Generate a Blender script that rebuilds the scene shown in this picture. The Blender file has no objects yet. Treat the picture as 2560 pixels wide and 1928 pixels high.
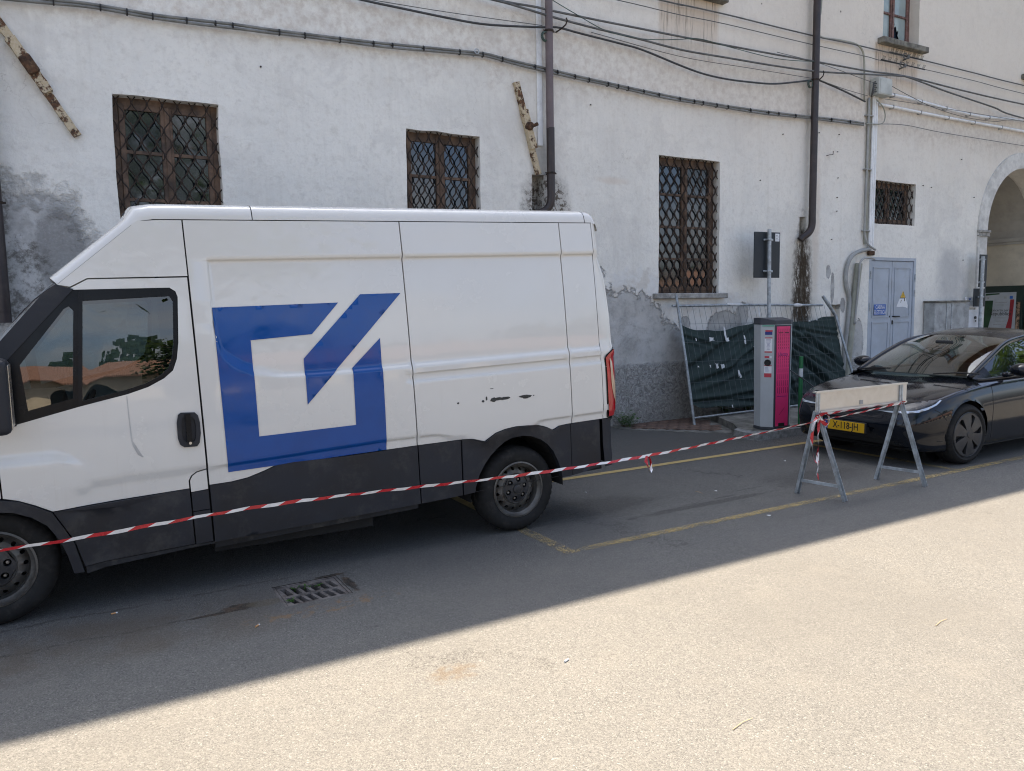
import bpy, bmesh, math, random
import numpy as np
from mathutils import Vector, Matrix, noise as mnoise
from mathutils.geometry import delaunay_2d_cdt
from mathutils.bvhtree import BVHTree
R = math.radians
random.seed(7)
scene = bpy.context.scene
COL = scene.collection

# ------------------------------------------------------------------ camera, sky, sun, exposure
cam_d = bpy.data.cameras.new('camera'); cam = bpy.data.objects.new('camera', cam_d); COL.objects.link(cam)
cam_d.sensor_width = 36.0; cam_d.lens = 1900.34 / 2560 * 36.0
cam_d.clip_start = 0.05; cam_d.clip_end = 800
_r = Vector((0.86749827, -0.49714908, -0.01701599)); _u = Vector((0.065144, 0.07962724, 0.9946938)); _f = Vector((0.49315617, 0.86400364, -0.10146277))
cam.matrix_world = Matrix(((_r.x, _u.x, -_f.x, 0), (_r.y, _u.y, -_f.y, 0), (_r.z, _u.z, -_f.z, 1.8), (0, 0, 0, 1)))
scene.camera = cam

SUN_EL, SUN_AZ = R(65.8), R(6.0)        # elevation; azimuth clockwise from +Y (behind the building)
world = bpy.data.worlds.new('World'); scene.world = world; world.use_nodes = True
wn = world.node_tree.nodes; wl = world.node_tree.links
bg = wn['Background']; sky = wn.new('ShaderNodeTexSky')
sky.sky_type = 'NISHITA'; sky.sun_disc = False; sky.sun_elevation = SUN_EL; sky.sun_rotation = SUN_AZ
sky.altitude = 200; sky.air_density = 0.8; sky.dust_density = 4.0; sky.ozone_density = 2.5
# broken white summer cloud over the blue
_tc = wn.new('ShaderNodeTexCoord'); _mp = wn.new('ShaderNodeMapping'); _mp.inputs['Scale'].default_value = (1.0, 1.0, 2.6); wl.new(_tc.outputs['Generated'], _mp.inputs[0])
_cn = wn.new('ShaderNodeTexNoise'); _cn.inputs['Scale'].default_value = 2.3; _cn.inputs['Detail'].default_value = 9; _cn.inputs['Roughness'].default_value = .58; wl.new(_mp.outputs[0], _cn.inputs['Vector'])
_mr = wn.new('ShaderNodeMapRange'); _mr.interpolation_type = 'SMOOTHSTEP'; _mr.inputs[1].default_value = .44; _mr.inputs[2].default_value = .66; wl.new(_cn.outputs[0], _mr.inputs[0])
_bw = wn.new('ShaderNodeRGBToBW'); wl.new(sky.outputs[0], _bw.inputs[0])
_cl = wn.new('ShaderNodeMix'); _cl.data_type = 'RGBA'; _cl.blend_type = 'MULTIPLY'; _cl.inputs[0].default_value = 1.0; wl.new(_bw.outputs[0], _cl.inputs[6]); _cl.inputs[7].default_value = (1.38, 1.43, 1.50, 1)
_mx = wn.new('ShaderNodeMix'); _mx.data_type = 'RGBA'; wl.new(_mr.outputs[0], _mx.inputs[0]); wl.new(sky.outputs[0], _mx.inputs[6]); wl.new(_cl.outputs[2], _mx.inputs[7])
wl.new(_mx.outputs[2], bg.inputs[0]); bg.inputs[1].default_value = 0.10
sun_d = bpy.data.lights.new('sun', 'SUN'); sun_d.energy = 5.0; sun_d.angle = R(0.53); sun_d.color = (1.0, 0.845, 0.66)
sun = bpy.data.objects.new('sun', sun_d); COL.objects.link(sun)
_sd = Vector((math.sin(SUN_AZ) * math.cos(SUN_EL), math.cos(SUN_AZ) * math.cos(SUN_EL), math.sin(SUN_EL)))
sun.rotation_euler = _sd.to_track_quat('Z', 'Y').to_euler(); sun.location = (0, 20, 40)
vs_ = scene.view_settings
vs_.view_transform = 'Standard'; vs_.look = 'None'; vs_.gamma = 1.0; vs_.use_curve_mapping = False; vs_.exposure = 2.0
scene.render.film_transparent = False
scene.cycles.max_bounces = 10; scene.cycles.diffuse_bounces = 5; scene.cycles.glossy_bounces = 5
scene.cycles.transparent_max_bounces = 24; scene.cycles.use_denoising = True; scene.cycles.denoising_input_passes = 'RGB_ALBEDO_NORMAL'; scene.cycles.denoising_prefilter = 'ACCURATE'; scene.cycles.pixel_filter_type = 'BLACKMAN_HARRIS'; scene.cycles.filter_width = 1.1
scene.cycles.sample_clamp_indirect = 6.0

# ------------------------------------------------------------------ mesh helpers
class MB:
    """collects faces; .build() links ONE mesh object"""
    def __init__(s): s.v = []; s.f = []; s.mi = []
    def add(s, vs, fs, mi=0):
        o = len(s.v); s.v += [tuple(v) for v in vs]
        for f in fs: s.f.append(tuple(i + o for i in f)); s.mi.append(mi)
        return s
    def box(s, a, b, mi=0, M=None):
        x0, y0, z0 = a; x1, y1, z1 = b
        vs = [Vector(p) for p in ((x0,y0,z0),(x1,y0,z0),(x1,y1,z0),(x0,y1,z0),(x0,y0,z1),(x1,y0,z1),(x1,y1,z1),(x0,y1,z1))]
        if M is not None: vs = [M @ v for v in vs]
        return s.add(vs, [(3,2,1,0),(4,5,6,7),(0,1,5,4),(1,2,6,5),(2,3,7,6),(3,0,4,7)], mi)
    def bbox(s, a, b, r=.01, mi=0, M=None, seg=2):
        bm = bmesh.new(); bmesh.ops.create_cube(bm, size=1)
        c = [(a[i]+b[i])/2 for i in range(3)]; d = [abs(b[i]-a[i]) for i in range(3)]
        for v in bm.verts: v.co = Vector((c[0]+v.co.x*d[0], c[1]+v.co.y*d[1], c[2]+v.co.z*d[2]))
        bmesh.ops.bevel(bm, geom=bm.edges[:], offset=min(r, min(d)*.48), segments=seg, profile=.6, affect='EDGES')
        s.bm(bm, mi, M); return s
    def bm(s, bm, mi=0, M=None):
        bm.verts.index_update()
        vs = [(M @ v.co) if M is not None else v.co.copy() for v in bm.verts]
        s.add(vs, [[v.index for v in f.verts] for f in bm.faces], mi); bm.free(); return s
    def prism(s, poly, to3, d, mi=0):
        """poly: CCW 2D outline; to3(p, h) -> 3D; from h=0 to h=d"""
        n = len(poly); vs = [to3(p, 0) for p in poly] + [to3(p, d) for p in poly]
        fs = [tuple(range(n-1, -1, -1)), tuple(range(n, 2*n))] + [(i, (i+1) % n, n+(i+1) % n, n+i) for i in range(n)]
        return s.add(vs, fs, mi)
    def tube(s, path, r, n=8, mi=0, cap=True, flat=1.0):
        P = [Vector(p) for p in path]; rings = []; up = None; base = len(s.v); vs = []; fs = []
        rs = r if isinstance(r, (list, tuple)) else [r]*len(P)
        for i, p in enumerate(P):
            t = (P[min(i+1, len(P)-1)] - P[max(i-1, 0)])
            t = t.normalized() if t.length > 1e-9 else Vector((0,0,1))
            if up is None:
                up = Vector((0,0,1)) if abs(t.z) < .9 else Vector((0,1,0))
            a = t.cross(up); a = a.normalized() if a.length > 1e-6 else t.orthogonal().normalized()
            b = a.cross(t).normalized(); up = b
            for k in range(n):
                q = 2*math.pi*k/n; vs.append(p + (a*math.cos(q)*flat + b*math.sin(q))*rs[i])
        for i in range(len(P)-1):
            for k in range(n):
                fs.append((i*n+k, i*n+(k+1) % n, (i+1)*n+(k+1) % n, (i+1)*n+k))
        if cap: fs += [tuple(range(n))[::-1], tuple(range((len(P)-1)*n, len(P)*n))]
        return s.add(vs, [f[::-1] for f in fs], mi)
    def lathe(s, prof, n=32, mi=0, M=None, mod=None):
        """profile of (radius, height) revolved about +Z of M"""
        vs = []; fs = []; m = len(prof)
        for k in range(n):
            q = 2*math.pi*k/n
            for i, (r, h) in enumerate(prof):
                if mod: r, h = mod(k, i, r, h)
                v = Vector((r*math.cos(q), r*math.sin(q), h)); vs.append((M @ v) if M is not None else v)
        for k in range(n):
            for i in range(m-1):
                a, b = k*m+i, ((k+1) % n)*m+i
                fs.append((a, b, b+1, a+1))
        return s.add(vs, fs, mi)
    def disc(s, r, n=24, M=None, mi=0, h=0):
        vs = [Vector((r*math.cos(2*math.pi*k/n), r*math.sin(2*math.pi*k/n), h)) for k in range(n)]
        if M is not None: vs = [M @ v for v in vs]
        return s.add(vs, [tuple(range(n))], mi)
    def build(s, name, mats, parent=None, smooth=False, angle=None):
        me = bpy.data.meshes.new(name); me.from_pydata(s.v, [], s.f); me.validate()
        if not isinstance(mats, (list, tuple)): mats = [mats]
        for m in mats: me.materials.append(m)
        if len(mats) > 1 and len(me.polygons) == len(s.mi): me.polygons.foreach_set('material_index', s.mi)
        if smooth: me.polygons.foreach_set('use_smooth', [True]*len(me.polygons))
        me.update()
        if smooth and angle is not None:
            bm = bmesh.new(); bm.from_mesh(me)
            for e in bm.edges:
                if len(e.link_faces) == 2 and e.calc_face_angle(0) > angle: e.smooth = False
            bm.to_mesh(me); bm.free()
        return link(name, me, parent)

def link(name, me, parent=None):
    o = bpy.data.objects.new(name, me); COL.objects.link(o)
    if parent is not None: o.parent = parent
    return o
def empty(name, label, cat, loc=(0,0,0), rz=0, group=None):
    o = bpy.data.objects.new(name, None); COL.objects.link(o); o.location = loc; o.rotation_euler = (0,0,rz)
    o.empty_display_size = .2
    return tag(o, label, cat, group)
def tag(o, label, cat, group=None):
    o['label'] = label; o['category'] = cat
    if group: o['group'] = group
    return o
def struct(o): o['kind'] = 'structure'; return o
def children(o): return [c for c in bpy.data.objects if c.parent == o]
def copy_tree(o, parent=None):
    c = o.copy(); COL.objects.link(c)
    if parent is not None: c.parent = parent
    for ch in children(o): copy_tree(ch, c)
    return c
def reparent_local(o, root):
    """parts are modelled in world space while the Empty sits at the thing's base"""
    o.parent = root; o.matrix_parent_inverse = Matrix.Translation(Vector(root.location)).inverted()
def ss(x, a, b):
    t = min(1.0, max(0.0, (x-a)/(b-a))) if a != b else float(x > a)
    return t*t*(3-2*t)
def interp(x, xs, ys): return float(np.interp(x, xs, ys))
def inside(p, poly):
    x, y = p; c = False; n = len(poly); j = n-1
    for i in range(n):
        xi, yi = poly[i]; xj, yj = poly[j]
        if (yi > y) != (yj > y) and x < (xj-xi)*(y-yi)/(yj-yi)+xi: c = not c
        j = i
    return c
def inside_np(P, poly):
    A = np.array(poly, float); B = np.roll(A, 1, 0); x = P[:,0]; y = P[:,1]; c = np.zeros(len(P), bool)
    for (xi, yi), (xj, yj) in zip(A, B):
        if yi == yj: continue
        m = ((yi > y) != (yj > y)) & (x < (xj-xi)*(y-yi)/(yj-yi)+xi); c ^= m
    return c
def dist_edges(P, loops):
    d = np.full(len(P), 1e9)
    for L in loops:
        A = np.array(L); B = np.roll(A, -1, 0)
        for a, b in zip(A, B):
            ab = b-a; t = np.clip(((P-a) @ ab)/max(ab @ ab, 1e-12), 0, 1)
            d = np.minimum(d, np.hypot(*(P-(a+t[:, None]*ab)).T))
    return d
def refine(L, step):
    out = []
    for i in range(len(L)):
        a, b = L[i], L[(i+1) % len(L)]; d = math.hypot(b[0]-a[0], b[1]-a[1]); n = max(1, int(math.ceil(d/step)))
        for k in range(n): out.append((a[0]+(b[0]-a[0])*k/n, a[1]+(b[1]-a[1])*k/n))
    return out
def curve_loop(pts, sub=5, closed=False):
    """Catmull-Rom through points"""
    P = [np.array(p, float) for p in pts]; n = len(P); out = []
    rng = range(n if closed else n-1)
    for i in rng:
        p0 = P[(i-1) % n] if closed or i > 0 else 2*P[0]-P[1]
        p1, p2 = P[i], P[(i+1) % n]
        p3 = P[(i+2) % n] if closed or i+2 < n else 2*P[-1]-P[-2]
        for k in range(sub):
            t = k/sub
            out.append(tuple(.5*((2*p1)+(-p0+p2)*t+(2*p0-5*p1+4*p2-p3)*t*t+(-p0+3*p1-3*p2+p3)*t**3)))
    if not closed: out.append(tuple(P[-1]))
    return out
def cdt(outer, holes=(), step=None, xs=None, ys=None, bstep=None):
    """triangulated polygon with holes; optional interior grid. returns 2D verts, tris, rim edges"""
    loops = [list(outer)] + [list(h) for h in holes]
    if bstep: loops = [refine(L, bstep) for L in loops]
    vs = []; es = []
    for L in loops:
        o = len(vs); vs += L; es += [(o+i, o+(i+1) % len(L)) for i in range(len(L))]
    if step or xs is not None:
        A = np.array(outer)
        gx = xs if xs is not None else np.arange(A[:,0].min()+step/2, A[:,0].max(), step)
        gy = ys if ys is not None else np.arange(A[:,1].min()+step/2, A[:,1].max(), step)
        G = np.array([(x, y) for x in gx for y in gy])
        m = step or .02
        if len(G):
            keep = inside_np(G, loops[0])
            for h in loops[1:]: keep &= ~inside_np(G, h)
            G = G[keep]
        if len(G):
            G = G[dist_edges(G, loops) > m*.35]; vs += [tuple(p) for p in G]
    r = delaunay_2d_cdt([Vector(v) for v in vs], es, [], 0, 1e-6)
    V = [tuple(v) for v in r[0]]; F = []
    if r[2]:
        T = np.array([[V[i] for i in f] for f in r[2]]); C = T.mean(axis=1); ok = inside_np(C, loops[0])
        for h in loops[1:]: ok &= ~inside_np(C, h)
        for f, t, k in zip(r[2], T, ok):
            if not k: continue
            ar = (t[1,0]-t[0,0])*(t[2,1]-t[0,1])-(t[1,1]-t[0,1])*(t[2,0]-t[0,0])
            if abs(ar) < 1e-10: continue
            F.append(tuple(f) if ar > 0 else tuple(f)[::-1])
    cnt = {}
    for f in F:
        for i in range(3): cnt[(f[i], f[(i+1) % 3])] = 1
    rim = [e for e in cnt if (e[1], e[0]) not in cnt]
    return V, F, rim
def panel(mb, outer, to3, holes=(), step=None, thick=0.0, mi=0, xs=None, ys=None, bstep=None, flip=False, back=False):
    """to3(x, y, depth) -> 3D ; front surface + rim going back by thick"""
    V, F, rim = cdt(outer, holes, step, xs, ys, bstep)
    fl = (lambda f: f[::-1]) if flip else (lambda f: f)
    mb.add([to3(x, y, 0) for x, y in V], [fl(f) for f in F], mi)
    if thick:
        vs = []; fs = []
        for a, b in rim:
            o = len(vs); vs += [to3(*V[a], 0), to3(*V[b], 0), to3(*V[b], thick), to3(*V[a], thick)]
            fs.append(fl((o+3, o+2, o+1, o)))
        mb.add(vs, fs, mi)
        if back: mb.add([to3(x, y, thick) for x, y in V], [fl(f)[::-1] for f in F], mi)
    return mb
def circle(cx, cy, r, n=16, ph=0): return [(cx+r*math.cos(2*math.pi*k/n+ph), cy+r*math.sin(2*math.pi*k/n+ph)) for k in range(n)]
def rect(x0, x1, y0, y1): return [(x0,y0),(x1,y0),(x1,y1),(x0,y1)]
def rrect(x0, x1, y0, y1, r, n=5):
    out = []
    for cx, cy, a in ((x1-r,y0+r,-90),(x1-r,y1-r,0),(x0+r,y1-r,90),(x0+r,y0+r,180)):
        for k in range(n+1):
            q = R(a+90*k/n); out.append((cx+r*math.cos(q), cy+r*math.sin(q)))
    return out
_DG = None
def text_mesh(txt, size, M, name, mat, parent=None, align='CENTER', squeeze=1.0, extrude=0.0, bold=0.0):
    cu = bpy.data.curves.new('lettering', 'FONT'); cu.body = txt; cu.size = size; cu.align_x = align; cu.align_y = 'CENTER'
    cu.extrude = extrude; cu.offset = bold; cu.resolution_u = 3
    t = bpy.data.objects.new('lettering_source', cu); COL.objects.link(t)
    dg = bpy.context.evaluated_depsgraph_get(); me = bpy.data.meshes.new_from_object(t.evaluated_get(dg))
    bpy.data.objects.remove(t); bpy.data.curves.remove(cu)
    me.transform(M @ Matrix.Diagonal((squeeze, 1, 1, 1))); me.materials.clear(); me.materials.append(mat); me.name = name
    return link(name, me, parent)
def frame(o, ex, ey): # matrix with local x, y axes in the world
    ex = Vector(ex).normalized(); ey = Vector(ey); ey = (ey-ex*ey.dot(ex)).normalized(); ez = ex.cross(ey)
    return Matrix(((ex.x,ey.x,ez.x,o[0]),(ex.y,ey.y,ez.y,o[1]),(ex.z,ey.z,ez.z,o[2]),(0,0,0,1)))

# ------------------------------------------------------------------ material helpers
class NB:
    def __init__(s, name):
        s.m = bpy.data.materials.new(name); s.m.use_nodes = True
        s.t = s.m.node_tree; s.bsdf = s.t.nodes['Principled BSDF']; s.out = s.t.nodes['Material Output']
    def n(s, ty, ins=None, **at):
        nd = s.t.nodes.new('ShaderNode'+ty)
        for k, v in at.items(): setattr(nd, k, v)
        for k, v in (ins or {}).items(): s.set(nd.inputs[k], v)
        return nd
    def set(s, sock, v):
        if isinstance(v, bpy.types.NodeSocket): s.t.links.new(v, sock)
        elif isinstance(v, (tuple, list)) and sock.type == 'RGBA' and len(v) == 3: sock.default_value = (*v, 1)
        else: sock.default_value = v
    def p(s, **kw):
        for k, v in kw.items(): s.set(s.bsdf.inputs[k.replace('_', ' ')], v)
        return s
    def pos(s):
        if not hasattr(s, '_pos'): s._pos = s.n('NewGeometry').outputs['Position']
        return s._pos
    def obj(s):
        if not hasattr(s, '_obj'): s._obj = s.n('TexCoord').outputs['Object']
        return s._obj
    def noise(s, scale, detail=4, rough=.55, vec=None, dist=0, stretch=None):
        vec = vec if vec is not None else s.pos()
        if stretch: vec = s.vm('MULTIPLY', vec, stretch)
        return s.n('TexNoise', {'Vector': vec, 'Scale': scale, 'Detail': detail, 'Roughness': rough, 'Distortion': dist}).outputs[0]
    def vor(s, scale, vec=None, feature='F1', out=0):
        return s.n('TexVoronoi', {'Vector': vec if vec is not None else s.pos(), 'Scale': scale}, feature=feature).outputs[out]
    def vm(s, op, a, b=None, out=0):
        nd = s.n('VectorMath', operation=op); s.set(nd.inputs[0], a)
        if b is not None: s.set(nd.inputs[1], b)
        return nd.outputs['Value'] if op in ('LENGTH', 'DOT_PRODUCT') else nd.outputs[0]
    def ma(s, op, a, b=0.0, clamp=False):
        nd = s.n('Math', operation=op); nd.use_clamp = clamp; s.set(nd.inputs[0], a); s.set(nd.inputs[1], b); return nd.outputs[0]
    def mr(s, x, a, b, c=0.0, d=1.0, smooth=True):
        nd = s.n('MapRange', {0: x, 1: a, 2: b, 3: c, 4: d}); nd.interpolation_type = 'SMOOTHSTEP' if smooth else 'LINEAR'; nd.clamp = True
        return nd.outputs[0]
    def mix(s, f, a, b, bt='MIX'):
        nd = s.n('Mix', data_type='RGBA', blend_type=bt); s.set(nd.inputs[0], f); s.set(nd.inputs[6], a); s.set(nd.inputs[7], b); return nd.outputs[2]
    def ramp(s, f, stops):
        nd = s.n('ValToRGB', {0: f}); cr = nd.color_ramp
        while len(cr.elements) < len(stops): cr.elements.new(.5)
        for e, (p, c) in zip(cr.elements, stops): e.position = p; e.color = (*c, 1) if len(c) == 3 else c
        return nd.outputs[0]
    def xyz(s):
        if not hasattr(s, '_xyz'):
            nd = s.n('SeparateXYZ', {0: s.pos()}); s._xyz = nd.outputs
        return s._xyz
    def bump(s, h, strength=.3, dist=.01, normal=None):
        ins = {'Height': h, 'Strength': strength, 'Distance': dist}
        if normal is not None: ins['Normal'] = normal
        return s.n('Bump', ins).outputs[0]
    def ell(s, c, r, nz=None, amp=.5, soft=.12):
        """blob of a stain in the wall plane (x, z) with a ragged outline"""
        d = s.vm('LENGTH', s.vm('MULTIPLY', s.vm('SUBTRACT', s.pos(), (c[0], 0, c[1])), (1/r[0], 0, 1/r[1])))
        if nz is not None: d = s.ma('ADD', d, s.ma('MULTIPLY', s.ma('SUBTRACT', nz, .5), amp))
        return s.mr(d, 1+soft, 1-soft)
    def ellxy(s, c, r, nz=None, amp=.5, soft=.2):
        d = s.vm('LENGTH', s.vm('MULTIPLY', s.vm('SUBTRACT', s.pos(), (c[0], c[1], 0)), (1/r[0], 1/r[1], 0)))
        if nz is not None: d = s.ma('ADD', d, s.ma('MULTIPLY', s.ma('SUBTRACT', nz, .5), amp))
        return s.mr(d, 1+soft, 1-soft)
    def mx(s, *a):
        o = a[0]
        for b in a[1:]: o = s.ma('MAXIMUM', o, b)
        return o

def simple(name, col, rough=.5, metal=0.0, var=.12, scale=6.0, bump=0.0, bscale=60.0, coat=0.0, spec=.5, rvar=.1, dirt=None):
    b = NB(name)
    nz = b.noise(scale, 5, .6, b.obj())
    c2 = tuple(max(0, x*(1-var*2)) for x in col); c1 = tuple(min(1, x*(1+var)) for x in col)
    c = b.mix(b.mr(nz, .3, .7), c2, c1)
    if dirt:
        dn = b.noise(scale*1.7, 6, .7, b.obj()); c = b.mix(b.ma('MULTIPLY', b.mr(dn, .48, .72), dirt[1]), c, dirt[0])
    b.p(Base_Color=c, Metallic=metal, Roughness=b.mr(nz, .25, .75, max(.02, rough-rvar), min(1, rough+rvar)))
    b.bsdf.inputs['Specular IOR Level'].default_value = spec
    if coat: b.bsdf.inputs['Coat Weight'].default_value = coat; b.bsdf.inputs['Coat Roughness'].default_value = .03
    if bump: b.p(Normal=b.bump(b.noise(bscale, 4, .6, b.obj()), bump, .004))
    return b.m
def glass(name, tint=(.62,.72,.70), boost=1.0, ior=1.5):
    b = NB(name); b.t.nodes.remove(b.bsdf)
    tr = b.n('BsdfTransparent', {0: tint}); gl = b.n('BsdfGlossy', {'Color': (1,1,1), 'Roughness': .004})
    fc = b.n('LayerWeight', {0: .5}).outputs['Facing']; fr = b.ma('ADD', .05, b.ma('MULTIPLY', b.ma('POWER', fc, 4.6), .9))      # thin pane, same from either side
    mx = b.n('MixShader', {0: b.ma('MULTIPLY', fr, boost, True)})
    b.t.links.new(tr.outputs[0], mx.inputs[1]); b.t.links.new(gl.outputs[0], mx.inputs[2]); b.t.links.new(mx.outputs[0], b.out.inputs[0])
    return b.m
# ------------------------------------------------------------------ materials
def mat_asphalt():
    b = NB('asphalt')
    x, y, z = b.xyz()
    cells = b.n('TexVoronoi', {'Vector': b.pos(), 'Scale': 160.0}); cc = cells.outputs['Color']; cd = cells.outputs['Distance']
    cells2 = b.n('TexVoronoi', {'Vector': b.pos(), 'Scale': 360.0})
    sep = b.n('SeparateColor', {0: cc}).outputs
    sep2 = b.n('SeparateColor', {0: cells2.outputs['Color']}).outputs
    base = b.ramp(sep[0], [(0, (.045,.046,.047)), (.3, (.088,.088,.088)), (.7, (.118,.117,.114)), (.95, (.15,.147,.142)), (1, (.26,.255,.245))])
    base2 = b.ramp(sep2[0], [(0, (.06,.061,.062)), (.6, (.108,.107,.105)), (1, (.165,.163,.158))])
    c = b.mix(.42, base, base2)
    big = b.noise(.55, 5, .6); med = b.noise(3.2, 5, .65); fine = b.noise(14, 4, .6)
    c = b.mix(b.ma('MULTIPLY', b.mr(big, .38, .66), .4), c, (.085,.083,.08))
    c = b.mix(b.ma('MULTIPLY', b.mr(med, .45, .75), .22), c, (.15,.143,.132))
    # dirt swept along the parking lane (a brown strip by the drain), old paint ghosts, oil drips
    strip = b.ma('MULTIPLY', b.mr(b.ma('ADD', y, b.ma('MULTIPLY', b.noise(1.3, 5, .7), .5)), 4.45, 4.75), b.mr(b.ma('ADD', y, b.ma('MULTIPLY', b.noise(1.7, 5, .7), .4)), 5.3, 5.0))
    strip = b.ma('MULTIPLY', strip, b.mr(x, 1.6, .2)); strip = b.ma('MULTIPLY', strip, b.mr(med, .3, .6))
    c = b.mix(b.ma('MULTIPLY', strip, .65), c, (.075,.062,.048))
    n6 = b.noise(6, 6, .7)
    nf = b.noise(21, 7, .8); hole = b.mx(b.ellxy((.76,4.76), (.10,.05), nf, 2.2, .15), b.ellxy((.63,4.72), (.16,.018), nf, 2.4, .15), b.ellxy((1.47,4.80), (.03,.15), nf, 2.4, .15), b.ellxy((1.40,5.01), (.10,.02), nf, 2.4, .15))
    c = b.mix(b.ma('MULTIPLY', hole, .85), c, b.mix(b.mr(fine, .4, .65), (.02,.016,.012), (.075,.05,.034)))
    dirt2 = b.ellxy((.91,4.75), (.12,.055), n6, .8)
    c = b.mix(b.ma('MULTIPLY', dirt2, .6), c, (.1,.085,.062))
    rust = b.ma('MULTIPLY', b.ellxy((1.2,4.47), (.45,.08), nf, 2.4, .3), b.mr(fine, .5, .62))
    c = b.mix(b.ma('MULTIPLY', rust, .75), c, (.17,.105,.055))
    n8 = b.noise(4.5, 8, .8, stretch=(.6,2.2,1)); oil = b.mx(b.ellxy((3.85,5.45), (.75,.28), n8, 2.6, .5), b.ellxy((4.0,4.98), (.06,.03), nf, 1.8), b.ellxy((4.45,5.03), (.11,.025), nf, 2.0), b.ellxy((5.2,5.1), (.14,.02), nf, 2.0), b.ellxy((4.75,5.07), (.1,.012), nf, 2.0), b.ellxy((5.6,5.2), (.25,.010), nf, 2.2), b.ellxy((4.9,5.0), (.9,.05), n8, 2.6, .3), b.ellxy((6.6,5.2), (.6,.25), n8, 2.6, .5))
    c = b.mix(b.ma('MULTIPLY', oil, .5), c, (.03,.029,.028))
    pit = b.ma('MULTIPLY', b.ellxy((1.52,3.3), (.13,.08), nf, 2.6, .3), b.mr(fine, .35, .6))
    c = b.mix(b.ma('MULTIPLY', pit, .6), c, (.085,.06,.036))
    spots = b.mr(b.vor(.9, feature='F1'), .035, .018); c = b.mix(b.ma('MULTIPLY', spots, .55), c, (.045,.036,.034))
    # lane near the wall is darker
    wv = b.n('TexNoise', {'Vector': b.pos(), 'Scale': 1.6, 'Detail': 7, 'Roughness': .7}).outputs['Color']
    ce = b.vor(.38, b.vm('ADD', b.pos(), b.vm('MULTIPLY', wv, (1.4,1.4,0))), 'DISTANCE_TO_EDGE')
    crk = b.ma('MULTIPLY', b.mr(ce, .0042, .0012), b.mr(b.noise(.9, 3, .6), .52, .6)); c = b.mix(b.ma('MULTIPLY', crk, .75), c, (.03,.029,.028))
    for yy, xx in ((5.12, 1.0), (4.72, .45)):
        sm = b.ma('ABSOLUTE', b.ma('ADD', b.ma('SUBTRACT', y, yy), b.ma('MULTIPLY', b.ma('SUBTRACT', b.noise(1.9, 6, .7), .5), .22)))
        sm = b.ma('MULTIPLY', b.mr(sm, .022, .003), b.ma('MULTIPLY', b.mr(x, xx+.6, xx), b.mr(nf, .42, .56))); c = b.mix(b.ma('MULTIPLY', sm, .7), c, (.035,.031,.027))
    lane = b.mr(b.ma('ADD', y, b.ma('MULTIPLY', med, .35)), 6.4, 7.0)
    c = b.mix(b.ma('MULTIPLY', lane, .4), c, (.05,.05,.049))
    h = b.ma('ADD', b.ma('MULTIPLY', cd, -1.0), b.ma('ADD', b.ma('MULTIPLY', cells2.outputs['Distance'], -.5), b.ma('MULTIPLY', hole, -2.5)))
    c = b.mix(1.0, c, (.97,.965,.93), 'MULTIPLY')
    b.p(Base_Color=c, Roughness=b.mr(sep[1], 0, 1, .55, .95), Normal=b.bump(h, .42, .005)); b.bsdf.inputs['Specular IOR Level'].default_value = .35
    return b.m
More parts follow.
